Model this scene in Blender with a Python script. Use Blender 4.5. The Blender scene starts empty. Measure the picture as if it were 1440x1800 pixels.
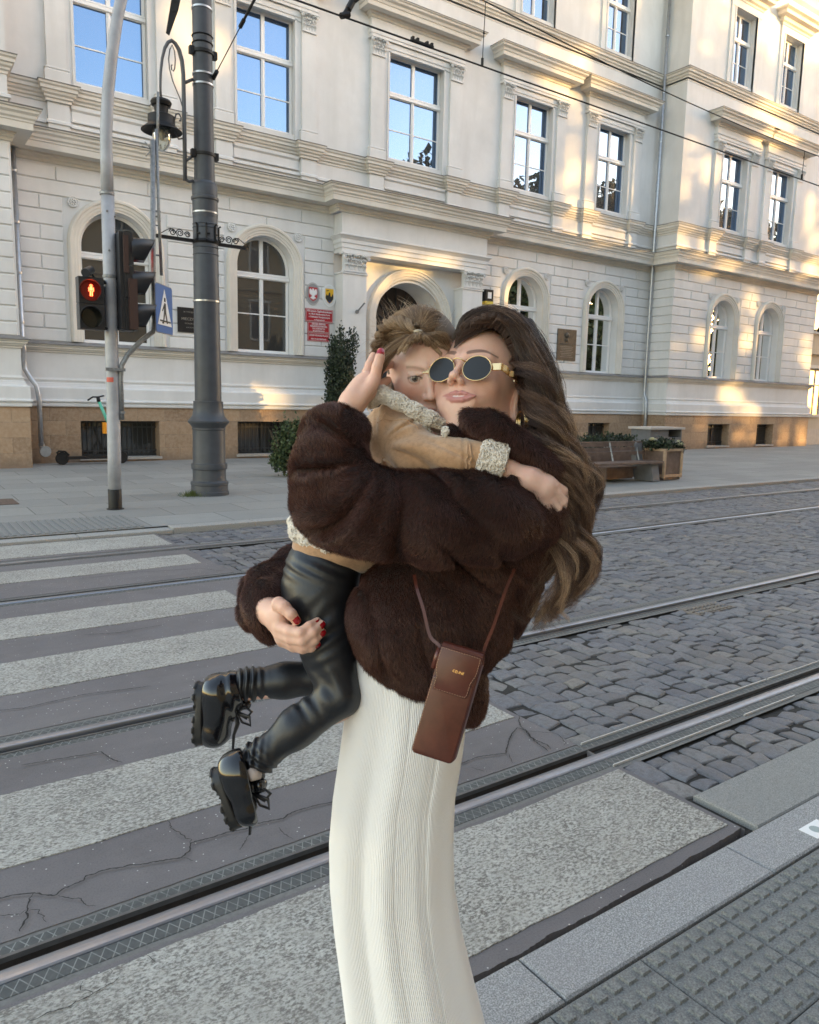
import bpy, math, random
import numpy as np
from mathutils import Vector, Matrix
rng = np.random.default_rng(7)
random.seed(7)
scene = bpy.context.scene
# ------------------------------------------------------------------ camera
CAMH = 1.515
YAW, PITCH, ROLL, FPX = .614, .143, .0215, 1330.0      # world: X along the facade, Y towards it, Z up
def cam_axes():
    cy, sy = math.cos(YAW), math.sin(YAW)
    f = np.array([sy, cy, 0.]); r = np.array([cy, -sy, 0.]); u = np.array([0, 0, 1.])
    cp, sp = math.cos(PITCH), math.sin(PITCH)
    f2 = f*cp - u*sp; u2 = u*cp + f*sp
    cr, sr = math.cos(ROLL), math.sin(ROLL)
    return r*cr + u2*sr, u2*cr - r*sr, f2
CR, CU, CF = cam_axes()
cam_d = bpy.data.cameras.new('camera'); cam = bpy.data.objects.new('camera', cam_d)
scene.collection.objects.link(cam); scene.camera = cam
cam_d.sensor_fit = 'HORIZONTAL'; cam_d.sensor_width = 36.0; cam_d.lens = 36.0*FPX/1440
cam_d.clip_start = .05; cam_d.clip_end = 800
m = Matrix.Identity(4)
for i in range(3):
    m[i][0], m[i][1], m[i][2] = CR[i], CU[i], -CF[i]
m[0][3], m[1][3], m[2][3] = 0, 0, CAMH
cam.matrix_world = m
# ------------------------------------------------------------------ world, sun, exposure
SUN_EL, SUN_AZ = math.radians(6), math.radians(125)     # azimuth from +Y towards +X
world = bpy.data.worlds.new('World'); scene.world = world; world.use_nodes = True
wn = world.node_tree.nodes; wl = world.node_tree.links
sky = wn.new('ShaderNodeTexSky'); sky.sky_type = 'NISHITA'; sky.sun_disc = False
sky.sun_elevation = SUN_EL; sky.sun_rotation = SUN_AZ
sky.air_density = 1.0; sky.dust_density = .6; sky.ozone_density = 1.0
tint = wn.new('ShaderNodeMixRGB'); tint.blend_type = 'MULTIPLY'; tint.inputs[0].default_value = 1; tint.inputs[2].default_value = (1.165, .955, .86, 1)
wl.new(sky.outputs[0], tint.inputs[1]); wl.new(tint.outputs[0], wn['Background'].inputs[0]); wn['Background'].inputs[1].default_value = .15
sun_d = bpy.data.lights.new('sun', 'SUN'); sun = bpy.data.objects.new('sun', sun_d); scene.collection.objects.link(sun)
sun_d.energy = 2.0; sun_d.angle = math.radians(.7); sun_d.color = (1, .60, .22)
SUNDIR = Vector((math.sin(SUN_AZ)*math.cos(SUN_EL), math.cos(SUN_AZ)*math.cos(SUN_EL), math.sin(SUN_EL)))
sun.rotation_euler = SUNDIR.to_track_quat('Z', 'Y').to_euler()
scene.view_settings.view_transform = 'Standard'; scene.view_settings.look = 'None'
scene.view_settings.gamma = 1; scene.view_settings.exposure = 3.05
scene.cycles.use_denoising = True; scene.cycles.denoising_prefilter = 'NONE'; scene.cycles.use_adaptive_sampling = False; scene.cycles.sample_clamp_indirect = 3.0; scene.cycles.sample_clamp_direct = 12.0; scene.cycles.pixel_filter_type = 'BLACKMAN_HARRIS'; scene.cycles.filter_width = 1.6
scene.cycles.max_bounces = 6; scene.cycles.diffuse_bounces = 3; scene.cycles.glossy_bounces = 3
scene.cycles.transparent_max_bounces = 8
# ------------------------------------------------------------------ helpers
ORG = {}
def linkobj(name, data, parent=None, origin=None):
    o = bpy.data.objects.new(name, data); scene.collection.objects.link(o)
    po = ORG[parent.name] if parent is not None else np.zeros(3)
    if origin is None: origin = po
    origin = np.array(origin, float)
    o.parent = parent; o.location = Vector(origin - po)
    ORG[o.name] = origin
    return o
def thing(name, label, cat, loc=(0, 0, 0), group=None):
    o = linkobj(name, None, None, loc); o['label'] = label; o['category'] = cat
    if group: o['group'] = group
    return o
def tag(o, label, cat, group=None):
    o['label'] = label; o['category'] = cat
    if group: o['group'] = group
    return o
class MB:
    def __init__(s): s.v = []; s.f = []; s.n = 0
    def add(s, v, f):
        v = np.asarray(v, float); s.v.append(v); b = s.n; s.n += len(v)
        s.f.extend([tuple(b+i for i in q) for q in f])
    def box(s, x0, x1, y0, y1, z0, z1, rz=0, c=None):
        v = np.array([(x0,y0,z0),(x1,y0,z0),(x1,y1,z0),(x0,y1,z0),(x0,y0,z1),(x1,y0,z1),(x1,y1,z1),(x0,y1,z1)], float)
        if rz:
            c = c or ((x0+x1)/2, (y0+y1)/2); a = np.array([c[0], c[1]]); q = v[:, :2]-a
            v[:, 0] = a[0]+q[:, 0]*math.cos(rz)-q[:, 1]*math.sin(rz); v[:, 1] = a[1]+q[:, 0]*math.sin(rz)+q[:, 1]*math.cos(rz)
        s.add(v, [(0,3,2,1),(4,5,6,7),(0,1,5,4),(1,2,6,5),(2,3,7,6),(3,0,4,7)])
    def bbox(s, x0, x1, y0, y1, z0, z1, c=.02):
        "block whose front (-Y) face is chamfered"
        v = [(x0,y1,z0),(x1,y1,z0),(x1,y1,z1),(x0,y1,z1),(x0,y0+c,z0),(x1,y0+c,z0),(x1,y0+c,z1),(x0,y0+c,z1),
             (x0+c,y0,z0+c),(x1-c,y0,z0+c),(x1-c,y0,z1-c),(x0+c,y0,z1-c)]
        s.add(v, [(8,9,10,11),(4,5,9,8),(5,6,10,9),(6,7,11,10),(7,4,8,11),(0,1,5,4),(1,2,6,5),(2,3,7,6),(3,0,4,7)])
    def sweep(s, prof, path, closed=False):
        "profile [(out,z)] swept along a plan path; outward is to the right of the direction of travel"
        P = [np.array(p, float) for p in path]; n = len(P); rows = []
        for i, p in enumerate(P):
            a = P[i-1] if (i > 0 or closed) else None; b = P[(i+1) % n] if (i < n-1 or closed) else None
            d0 = (p-a)/np.linalg.norm(p-a) if a is not None else None
            d1 = (b-p)/np.linalg.norm(b-p) if b is not None else None
            if d0 is None: d0 = d1
            if d1 is None: d1 = d0
            n0 = np.array([d0[1], -d0[0]]); n1 = np.array([d1[1], -d1[0]])
            mt = (n0+n1)/(1+n0@n1)
            rows.append([(p[0]+mt[0]*o, p[1]+mt[1]*o, z) for o, z in prof])
        m_ = len(prof); f = []
        for i in range(n if closed else n-1):
            j = (i+1) % n
            for k in range(m_-1): f.append((i*m_+k, j*m_+k, j*m_+k+1, i*m_+k+1))
        if not closed:
            f.append(tuple(range(m_-1, -1, -1))); f.append(tuple((n-1)*m_+k for k in range(m_)))
        s.add([v for r in rows for v in r], f)
    def tube(s, pts, r, n=10, cap=True, flat=1.0, up=(0, 0, 1)):
        P = np.array(pts, float); L = len(P); r = np.full(L, r) if np.isscalar(r) else np.array(r, float)
        T = np.gradient(P, axis=0); T /= np.linalg.norm(T, axis=1)[:, None]+1e-12
        u = np.array(up, float)
        if abs(T[0] @ u) > .95: u = np.array([1., 0, 0]) if abs(T[0][0]) < .9 else np.array([0, 1., 0])
        N = u - (u @ T[0])*T[0]; N /= np.linalg.norm(N); V = []
        for i in range(L):
            N = N - (N @ T[i])*T[i]; N /= np.linalg.norm(N); B = np.cross(T[i], N)
            for k in range(n):
                a = 2*math.pi*k/n; V.append(P[i]+r[i]*(math.cos(a)*N*flat+math.sin(a)*B))
        f = [(i*n+k, i*n+(k+1) % n, (i+1)*n+(k+1) % n, (i+1)*n+k) for i in range(L-1) for k in range(n)]
        if cap: f += [tuple(range(n-1, -1, -1)), tuple((L-1)*n+k for k in range(n))]
        s.add(V, f)
    def lathe(s, prof, c, n=32, axis=2):
        c = np.array(c, float); V = []
        for r, z in prof:
            for k in range(n):
                a = 2*math.pi*k/n; p = [r*math.cos(a), r*math.sin(a), z]
                if axis == 0: p = [z, p[0], p[1]]
                if axis == 1: p = [p[0], z, p[1]]
                V.append(c+p)
        m_ = len(prof); f = [(i*n+k, i*n+(k+1) % n, (i+1)*n+(k+1) % n, (i+1)*n+k) for i in range(m_-1) for k in range(n)]
        f += [tuple(range(n-1, -1, -1)), tuple((m_-1)*n+k for k in range(n))]
        s.add(V, f)
    def grid(s, V, nu, nv, wrap=False):
        f = [(i*nv+k, i*nv+(k+1) % nv, (i+1)*nv+(k+1) % nv, (i+1)*nv+k) for i in range(nu-1) for k in range(nv if wrap else nv-1)]
        s.add(V, f)
    def build(s, name, mat, parent=None, smooth=False, origin=None, auto=None):
        me = bpy.data.meshes.new(name)
        v = np.concatenate(s.v) if s.v else np.zeros((0, 3))
        if origin is None: origin = ORG[parent.name] if parent is not None else np.zeros(3)
        me.from_pydata((v-np.array(origin)).tolist(), [], s.f)
        if mat: me.materials.append(mat)
        if smooth or auto:
            me.polygons.foreach_set('use_smooth', [True]*len(me.polygons))
            if auto: me.set_sharp_from_angle(angle=math.radians(auto))
        me.update()
        return linkobj(name, me, parent, origin)
def npmesh(name, V, F, mat, parent=None, smooth=True, origin=None, attrs=None):
    "V (n,3), F (m,3 or 4) numpy arrays"
    me = bpy.data.meshes.new(name); V = np.asarray(V, np.float32); F = np.asarray(F, np.int32)
    if origin is None: origin = ORG[parent.name] if parent is not None else np.zeros(3)
    V = V-np.array(origin, np.float32); k = F.shape[1]
    me.vertices.add(len(V)); me.vertices.foreach_set('co', V.ravel().astype(np.float32))
    me.loops.add(F.size); me.loops.foreach_set('vertex_index', F.ravel())
    me.polygons.add(len(F)); me.polygons.foreach_set('loop_start', np.arange(0, F.size, k, dtype=np.int32))
    me.polygons.foreach_set('loop_total', np.full(len(F), k, np.int32))
    me.polygons.foreach_set('use_smooth', np.full(len(F), smooth))
    if mat: me.materials.append(mat)
    for an, arr in (attrs or {}).items():
        arr = np.asarray(arr, np.float32)
        if arr.ndim == 2:
            at = me.attributes.new(an, 'FLOAT_COLOR', 'POINT')
            if arr.shape[1] == 3: arr = np.concatenate([arr, np.ones((len(arr), 1), np.float32)], 1)
            at.data.foreach_set('color', arr.ravel())
        else:
            at = me.attributes.new(an, 'FLOAT', 'POINT'); at.data.foreach_set('value', arr)
    me.update(calc_edges=True)
    return linkobj(name, me, parent, origin)
# ---- materials
class NT:
    def __init__(s, name):
        s.m = bpy.data.materials.new(name); s.m.use_nodes = True; s.t = s.m.node_tree
        s.b = s.t.nodes['Principled BSDF']; s.out = s.t.nodes['Material Output']
    def n(s, ty, **k):
        nd = s.t.nodes.new('ShaderNode'+ty)
        for a, b in k.items(): setattr(nd, a, b)
        return nd
    def l(s, a, b): s.t.links.new(a, b)
    def set(s, **k):
        for a, b in k.items(): s.b.inputs[a.replace('_', ' ')].default_value = b
    def obj(s): return s.n('TexCoord').outputs['Object']
    def pos(s): return s.n('NewGeometry').outputs['Position']
    def noise(s, scale, detail=4, rough=.6, vec=None, dim='3D'):
        nd = s.n('TexNoise'); nd.inputs['Scale'].default_value = scale; nd.inputs['Detail'].default_value = detail
        nd.inputs['Roughness'].default_value = rough
        s.l(vec if vec is not None else s.pos(), nd.inputs['Vector']); return nd.outputs['Fac']
    def vor(s, scale, feature='F1', vec=None, rnd=1.0, out='Distance'):
        nd = s.n('TexVoronoi'); nd.feature = feature; nd.inputs['Scale'].default_value = scale
        nd.inputs['Randomness'].default_value = rnd
        s.l(vec if vec is not None else s.pos(), nd.inputs['Vector']); return nd.outputs[out]
    def ramp(s, fac, stops, interp='LINEAR'):
        nd = s.n('ValToRGB'); cr = nd.color_ramp; cr.interpolation = interp
        while len(cr.elements) < len(stops): cr.elements.new(.5)
        for e, (p, c) in zip(cr.elements, stops):
            e.position = p; e.color = (c, c, c, 1) if np.isscalar(c) else (*c, 1)
        s.l(fac, nd.inputs[0]); return nd.outputs[0]
    def mix(s, fac, a, b, mode='MIX'):
        nd = s.n('MixRGB', blend_type=mode)
        for i, x in ((0, fac), (1, a), (2, b)):
            if hasattr(x, 'is_linked') or hasattr(x, 'links'): s.l(x, nd.inputs[i])
            elif np.isscalar(x): nd.inputs[i].default_value = x if i == 0 else (x, x, x, 1)
            else: nd.inputs[i].default_value = (*x, 1)
        return nd.outputs[0]
    def math(s, op, a, b=None):
        nd = s.n('Math', operation=op)
        for i, x in enumerate((a, b)):
            if x is None: continue
            if hasattr(x, 'links'): s.l(x, nd.inputs[i])
            else: nd.inputs[i].default_value = x
        return nd.outputs[0]
    def mapping(s, vec, scale=(1, 1, 1), rot=(0, 0, 0), loc=(0, 0, 0)):
        nd = s.n('Mapping'); nd.inputs['Scale'].default_value = scale; nd.inputs['Rotation'].default_value = rot
        nd.inputs['Location'].default_value = loc; s.l(vec, nd.inputs['Vector']); return nd.outputs[0]
    def bump(s, h, strength=.3, dist=.01, normal=None):
        nd = s.n('Bump'); nd.inputs['Strength'].default_value = strength; nd.inputs['Distance'].default_value = dist
        s.l(h, nd.inputs['Height'])
        if normal is not None: s.l(normal, nd.inputs['Normal'])
        s.l(nd.outputs[0], s.b.inputs['Normal']); return nd.outputs[0]
    def col(s, c): s.l(c, s.b.inputs['Base Color'])
def simple(name, col, rough=.6, metal=0., noise=0., nscale=30., bump=0., spec=.5, coat=0.):
    t = NT(name); t.set(Roughness=rough, Metallic=metal); t.b.inputs['Specular IOR Level'].default_value = spec
    t.b.inputs['Coat Weight'].default_value = coat
    if noise:
        f = t.noise(nscale, 5); c = t.ramp(f, [(.3, tuple(max(0, x*(1-noise)) for x in col)), (.7, tuple(x*(1+noise) for x in col))])
        t.col(c)
    else: t.set(Base_Color=(*col, 1))
    if bump: t.bump(t.noise(nscale*2, 4), bump, .003)
    return t.m
# ================================================================== materials of the building
def mat_plaster(name, base, dirt=.12):
    t = NT(name); p = t.pos()
    big = t.noise(.55, 6, .65); fine = t.noise(9, 5, .6)
    st = t.noise(1.0, 5, .6, vec=t.mapping(p, (2.2, 2.2, .35)))
    c1 = t.ramp(big, [(.30, tuple(x*(1-dirt*1.5) for x in base)), (.62, base)])
    c2 = t.mix(t.ramp(st, [(.46, 0.), (.74, .7)]), c1, tuple(x*f for x, f in zip(base, (.80, .80, .79))))
    c3 = t.mix(t.ramp(fine, [(.35, .0), (.7, .16)]), c2, tuple(x*.88 for x in base))
    t.col(c3); t.set(Roughness=.85); t.b.inputs['Specular IOR Level'].default_value = .25
    t.bump(t.noise(55, 6, .7), .25, .003); return t.m
M_wall = mat_plaster('plaster_wall', (.70, .708, .71))
M_trim = mat_plaster('plaster_trim', (.70, .672, .615), .16)
M_zinc = simple('zinc_flashing', (.20, .195, .19), .6, .0, .2, 6)
M_frame = simple('window_paint', (.80, .80, .80), .4)
def mat_sandstone():
    t = NT('sandstone'); p = t.pos()
    v = t.n('CombineXYZ'); sp = t.n('SeparateXYZ'); t.l(p, sp.inputs[0])
    t.l(t.math('ADD', sp.outputs[0], t.math('MULTIPLY', sp.outputs[1], 1.0)), v.inputs[0]); t.l(sp.outputs[2], v.inputs[1])
    br = t.n('TexBrick'); t.l(t.mapping(v.outputs[0], loc=(.1, -.04, 0)), br.inputs['Vector'])
    br.inputs['Scale'].default_value = 1; br.inputs['Brick Width'].default_value = .62; br.inputs['Row Height'].default_value = .31
    br.inputs['Mortar Size'].default_value = .006; br.inputs['Mortar Smooth'].default_value = .4; br.inputs['Bias'].default_value = 0
    br.offset = .43; br.squash = 1.35; br.squash_frequency = 2
    br.inputs['Color1'].default_value = (.38, .265, .165, 1); br.inputs['Color2'].default_value = (.22, .15, .095, 1)
    br.inputs['Mortar'].default_value = (.20, .155, .11, 1)
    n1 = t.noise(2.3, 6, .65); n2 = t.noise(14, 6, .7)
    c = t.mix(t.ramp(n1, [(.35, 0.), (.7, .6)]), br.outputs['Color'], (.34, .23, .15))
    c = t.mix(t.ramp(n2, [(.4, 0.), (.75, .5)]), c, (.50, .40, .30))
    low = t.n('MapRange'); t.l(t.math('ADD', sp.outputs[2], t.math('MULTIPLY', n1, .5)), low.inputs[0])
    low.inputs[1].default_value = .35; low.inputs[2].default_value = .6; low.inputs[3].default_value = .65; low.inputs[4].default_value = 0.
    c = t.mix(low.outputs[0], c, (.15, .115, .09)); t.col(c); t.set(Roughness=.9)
    h = t.math('ADD', t.math('MULTIPLY', br.outputs['Fac'], -1.5), t.math('MULTIPLY', n2, 1.0)); t.bump(h, .6, .012); return t.m
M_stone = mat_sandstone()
def mat_glass(name, refl, base=(.02, .02, .022), wave=.3, tintc=(.92, .96, 1, 1)):
    t = NT(name); t.set(Base_Color=(*base, 1), Roughness=.5)
    g = t.n('BsdfGlossy'); g.inputs['Roughness'].default_value = .0; g.inputs['Color'].default_value = tintc
    fr = t.n('LayerWeight'); fr.inputs['Blend'].default_value = .35
    f = t.math('MAXIMUM', t.math('ADD', t.math('MULTIPLY', fr.outputs['Fresnel'], .8), refl), 0.)
    bp = t.n('Bump'); bp.inputs['Strength'].default_value = wave; bp.inputs['Distance'].default_value = .004
    t.l(t.noise(1.3, 2, .5), bp.inputs['Height']); t.l(bp.outputs[0], g.inputs['Normal'])
    mx = t.n('MixShader'); t.l(f, mx.inputs[0]); t.l(t.b.outputs[0], mx.inputs[1]); t.l(g.outputs[0], mx.inputs[2])
    t.l(mx.outputs[0], t.out.inputs[0]); return t.m
M_glass = mat_glass('window_glass', .34, tintc=(.27, .46, .78, 1))
M_glass_low = mat_glass('window_glass_dark', .07, (.012, .012, .012))
M_dark = simple('dark_interior', (.012, .012, .013), .8)
M_bars = simple('painted_iron', (.03, .032, .034), .5)
M_pipe = simple('galvanised_pipe', (.42, .45, .49), .38, .75, .15, 9)

YC, YW = 18.0, 17.0          # wall planes: centre and wings
school = thing('school_building', 'long cream white plastered school building with arched ground floor windows over a sandstone base', 'building', (12, 18, 0))
# windows: (centre x, half opening) ; plane
UP = [(4.64, .78), (8.20, .78), (12.62, .93), (17.0, .80), (20.66, .78)]
UPW = [(26.03, .78), (29.20, .78)]
LOW = [4.62, 8.17, 16.97, 20.62]; LOWW = [26.05, 29.18]
BAS = [(4.56, .86), (8.13, .78), (16.9, .8), (20.62, .55)]; BASW = [(26.2, .68), (29.4, .60)]
DOOR = (12.55, 1.2, 3.8)
TOP = 17.6
def sheet(mb, x0, x1, z0, z1, y, openings, depth):
    """front wall sheet with rectangular / arched openings (cx, half, zbot, ztop, arched) and their reveals"""
    xs = sorted({x0, x1} | {c-h for c, h, *_ in openings} | {c+h for c, h, *_ in openings})
    for a, b in zip(xs[:-1], xs[1:]):
        mid = (a+b)/2; cuts = []
        for (c, h, zb, zt, arch) in openings:
            if c-h < mid < c+h: cuts.append((zb, zt, c, h, arch))
        cuts.sort(); z = z0
        for zb, zt, c, h, arch in cuts:
            if zb > z+1e-6: mb.add([(a, y, z), (b, y, z), (b, y, zb), (a, y, zb)], [(0, 1, 2, 3)])
            zt2 = zt
            if arch and abs(a-(c-h)) > 1e-6: sp = zt-h; zt2 = zt+.02
            elif arch:
                sp = zt-h; n = 28; pts = [(c+h*math.cos(math.pi*k/n), sp+h*math.sin(math.pi*k/n)) for k in range(n+1)]
                V = [(x, y, zz) for x, zz in pts]+[(x, y, zt+.02) for x, zz in pts]
                mb.add(V, [(k, n+1+k, n+2+k, k+1) for k in range(n)])
                V = [(x, y, zz) for x, zz in pts]+[(x, y+depth, zz) for x, zz in pts]
                mb.add(V, [(k, k+1, n+2+k, n+1+k) for k in range(n)]); zt2 = zt+.02
            else: sp = zt; mb.add([(a, y, zt), (b, y, zt), (b, y+depth, zt), (a, y+depth, zt)], [(0, 1, 2, 3)])
            mb.add([(a, y, zb), (b, y, zb), (b, y+depth, zb), (a, y+depth, zb)], [(0, 3, 2, 1)])
            for xx in [q for q, e in ((a, c-h), (b, c+h)) if abs(q-e) < 1e-6]: mb.add([(xx, y, zb), (xx, y+depth, zb), (xx, y+depth, sp), (xx, y, sp)], [(0, 1, 2, 3) if xx == a else (0, 3, 2, 1)])
            z = zt2
        if z < z1-1e-6: mb.add([(a, y, z), (b, y, z), (b, y, z1), (a, y, z1)], [(0, 1, 2, 3)])
UD, GD = .22, .34            # reveal depths
w = MB()
cen = [(c, .76, 2.68, 5.52, True) for c in LOW]+[(c, h, 8.02, 10.68, False) for c, h in UP]+[(c, h-.12, 13.0, 15.35, False) for c, h in UP]
sheet(w, 2.45, 23.0, 1.28, TOP, YC, cen+[(DOOR[0], DOOR[1], 1.28, DOOR[2]+DOOR[1]-.15, True)], GD)
win = [(c, .74, 2.68, 5.52, True) for c in LOWW]+[(c, h, 8.02, 10.68, False) for c, h in UPW]+[(c, h-.12, 13.0, 15.35, False) for c, h in UPW]
sheet(w, 23.0, 32.6, 1.28, TOP, YW, win, GD)
sheet(w, -6, 2.45, 1.28, TOP, YW, [], GD)
for x in (2.45, 23.0): w.add([(x, YW, 0), (x, YC, 0), (x, YC, TOP), (x, YW, TOP)], [(0, 1, 2, 3)])
w.add([(32.6, YW, 0), (32.6, 30, 0), (32.6, 30, TOP), (32.6, YW, TOP)], [(0, 1, 2, 3)])
w.add([(-6, YW, 0), (-6, 30, 0), (-6, 30, TOP), (-6, YW, TOP)], [(0, 3, 2, 1)])
w.add([(-6, 30, 0), (32.6, 30, 0), (32.6, 30, TOP), (-6, 30, TOP)], [(0, 3, 2, 1)])
w.build('wall', M_wall, school)
# ---- rusticated blocks
rb = MB(); RBs = []; zs = [2.66, 2.93]+[2.93+.3035*k for k in range(1, 12)]
def blocks(y, segs, full, zlist, th=.028):
    for k in range(len(zlist)-1):
        a, b = zlist[k]+.012, zlist[k+1]-.012
        if b <= 5.68:
            for x0, x1 in segs:
                L = x1-x0
                if L < .5: cuts = []
                elif L < 1.25: cuts = [x0+L*.57] if k % 2 else []
                else: cuts = [x0+L*.5] if k % 2 else ([] if k % 4 else [])
                xx = [x0]+cuts+[x1]
                for p, q in zip(xx[:-1], xx[1:]): rb.bbox(p+.008, q-.008, y-th, y+.01, a, b, .014)
        else:
            for x0, x1 in full:
                n = max(1, round((x1-x0)/1.75)); off = .5 if k % 2 else 0
                xx = [x0]+[x0+(x1-x0)*(j+off)/n for j in range(0 if off else 1, n)]+[x1]
                for p, q in zip(xx[:-1], xx[1:]): rb.bbox(p+.008, q-.008, y-th, y+.01, a, b, .014)
blocks(YC, [(2.46, 3.53), (5.72, 7.10), (9.22, 10.09)], [(2.46, 10.09)], zs); rb.build('rusticated_cladding', M_wall, school); rb = MB()
blocks(YC, [(14.93, 15.90), (18.02, 19.56), (21.68, 22.99)], [(14.93, 22.99)], zs); rb.build('rusticated_cladding', M_wall, school); rb = MB()
blocks(YW, [(22.97, 25.0), (27.1, 28.14), (30.22, 32.6)], [(22.97, 32.6)], zs)
for k in range(len(zs)-1):                                     # side face of the right wing, seen obliquely
    rb.add(*(lambda a, b: ([(23-.028+.014, YC, a), (23-.028+.014, YC, b), (23-.028, YC, a+.014), (23-.028, YC, b-.014), (23-.028, YW-.014, b-.014), (23-.028, YW-.014, a+.014), (23-.0, YW-.0, b), (23-.0, YW-.0, a)], [(2, 5, 4, 3), (3, 4, 6, 1), (0, 7, 5, 2)]))(zs[k]+.012, zs[k+1]-.012))
rb.build('rusticated_cladding', M_wall, school); rb = MB(); blocks(YW, [(-1, .6), (.6, 2.42)], [(-1, 2.42)], zs); rb.build('rusticated_cladding', M_wall, school)
# ---- plan paths
P_main = [(-6, YW), (2.45, YW), (2.45, YC), (23, YC), (23, YW), (32.6, YW), (32.6, 20)]
P_port = [(-6, YW), (2.45, YW), (2.45, YC), (9.98, YC), (9.98, 17.55), (14.98, 17.55), (14.98, YC), (23, YC), (23, YW), (32.6, YW), (32.6, 20)]
P_l = [(-6, YW), (2.45, YW), (2.45, YC), (10.1, YC)]; P_r = [(14.93, YC), (23, YC), (23, YW), (32.6, YW), (32.6, 20)]
# sandstone base with basement openings
st = MB()
sheet(st, 2.45, 23.0, -.05, 1.29, YC-.09, [(c, h, .15, .97, False) for c, h in BAS]+[(DOOR[0], DOOR[1], -.05, 1.29, False)], .5)
sheet(st, 22.9, 32.7, -.05, 1.29, YW-.09, [(c, h, .15, .97, False) for c, h in BASW], .5)
sheet(st, -6, 2.55, -.05, 1.29, YW-.09, [], .5)
for x, s in ((2.55, 1), (22.91, -1)): st.add([(x, YW-.09, -.05), (x, YC-.09, -.05), (x, YC-.09, 1.29), (x, YW-.09, 1.29)], [(0, 1, 2, 3) if s > 0 else (0, 3, 2, 1)])
st.add([(32.7, YW-.09, -.05), (32.7, 30, -.05), (32.7, 30, 1.29), (32.7, YW-.09, 1.29)], [(0, 1, 2, 3)])
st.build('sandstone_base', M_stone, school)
def mould(name, prof, paths, mat):
    for p in paths: mb = MB(); mb.sweep(prof, p); mb.build(name, mat, school)
plinth = [(0, 1.28), (.13, 1.28), (.14, 1.30), (.14, 1.335), (.12, 1.35), (.12, 1.365), (.16, 1.38), (.165, 1.40), (.155, 1.42), (.13, 1.43), (.125, 1.45), (.125, 1.67), (.11, 1.69), (.075, 1.71), (.05, 1.76), (.045, 1.78), (.03, 1.79), (.03, 1.83), (.045, 1.835), (.045, 1.86), (.01, 1.865), (0, 1.9)]
mould('plinth_moulding', plinth, [P_l, P_r], M_wall)
sillp = [(0, 2.42), (.03, 2.43), (.03, 2.46), (.07, 2.48), (.075, 2.50), (.11, 2.515), (.115, 2.55), (.14, 2.56), (.15, 2.575), (.15, 2.59)]
mould('sill_moulding', sillp, [P_l, P_r], M_trim)
mould('sill_flashing', [(0, 2.585), (.17, 2.585), (.175, 2.60), (.0, 2.68)], [P_l, P_r], M_zinc)
corn = [(0, 6.30), (.03, 6.31), (.03, 6.36), (.06, 6.38), (.07, 6.42), (.10, 6.43), (.10, 6.47), (.36, 6.475), (.36, 6.60), (.375, 6.605), (.38, 6.64), (.41, 6.67), (.42, 6.72), (.46, 6.76), (.465, 6.81), (.5, 6.82), (.5, 6.845)]
mould('main_cornice', corn, [P_port], M_trim)
mould('cornice_flashing', [(0, 6.84), (.51, 6.84), (.52, 6.86), (0, 6.96)], [P_port], M_zinc)
mould('parapet_moulding', [(0, 7.08), (.05, 7.08), (.05, 7.13), (.03, 7.15), (0, 7.16)], [P_main], M_wall)
# string course with ressauts at the window pilasters
def pil_x(c, h): return ((c-h-.62, c-h-.17), (c+h+.17, c+h+.62))
PILC = [pil_x(c, h) for c, h in UP]; PILW = [pil_x(c, h) for c, h in UPW]
PILC[0] = ((3.33, 3.71), (5.57, 5.95)); PILC[1] = ((6.92, 7.28), (9.12, 9.50)); PILC[2] = ((11.12, 11.53), (13.72, 14.14)); PILC[3] = ((15.66, 16.04), (17.93, 18.32)); PILC[4] = ((19.3, 19.68), (21.60, 21.98))
PILW = [((24.75, 25.12), (26.98, 27.36)), ((27.95, 28.32), (30.15, 30.52))]
path = [(-6, YW), (2.45, YW), (2.45, YC)]
def res(path, y, pils, d=.12, e=.04):
    for pr_ in pils:
        for a, b in pr_: path += [(a-e, y), (a-e, y-d), (b+e, y-d), (b+e, y)]
res(path, YC, PILC); path += [(23, YC), (23, YW)]; res(path, YW, PILW); path += [(32.6, YW), (32.6, 20)]
strp = [(0, 7.50), (.02, 7.50), (.02, 7.55), (.05, 7.57), (.055, 7.61), (.09, 7.64), (.10, 7.69), (.13, 7.70), (.13, 7.76), (.16, 7.79), (.165, 7.83)]
mould('string_course', strp, [path], M_trim)
mould('string_flashing', [(0, 7.83), (.175, 7.83), (.18, 7.845), (.0, 7.90)], [path], M_zinc)
up = [(0, 12.42), (.012, 12.42), (.012, 12.455), (0, 12.46), (0, 12.50), (.04, 12.50), (.05, 12.54), (.09, 12.57), (.1, 12.62), (.15, 12.64), (.16, 12.70), (.2, 12.73), (.2, 12.76)]
mould('upper_string_course', up, [P_main], M_trim)
mould('upper_flashing', [(0, 12.755), (.21, 12.755), (.215, 12.775), (.0, 12.84)], [P_main], M_zinc)
mould('eaves_cornice', [(0, 16.6), (.1, 16.7), (.15, 17.0), (.5, 17.1), (.6, 17.4), (.7, 17.5), (.7, 17.6), (0, 17.8)], [P_main], M_trim)
rf = MB(); rf.add([(-6.5, 16.4, 17.6), (33, 16.4, 17.6), (33, 24, 21), (-6.5, 24, 21), (33, 31, 17.6), (-6.5, 31, 17.6)], [(0, 1, 2, 3), (3, 2, 4, 5), (1, 4, 2), (0, 3, 5)])
rf.build('roof', simple('roof_tiles', (.16, .07, .045), .8, 0, .3, 3), school)
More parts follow.
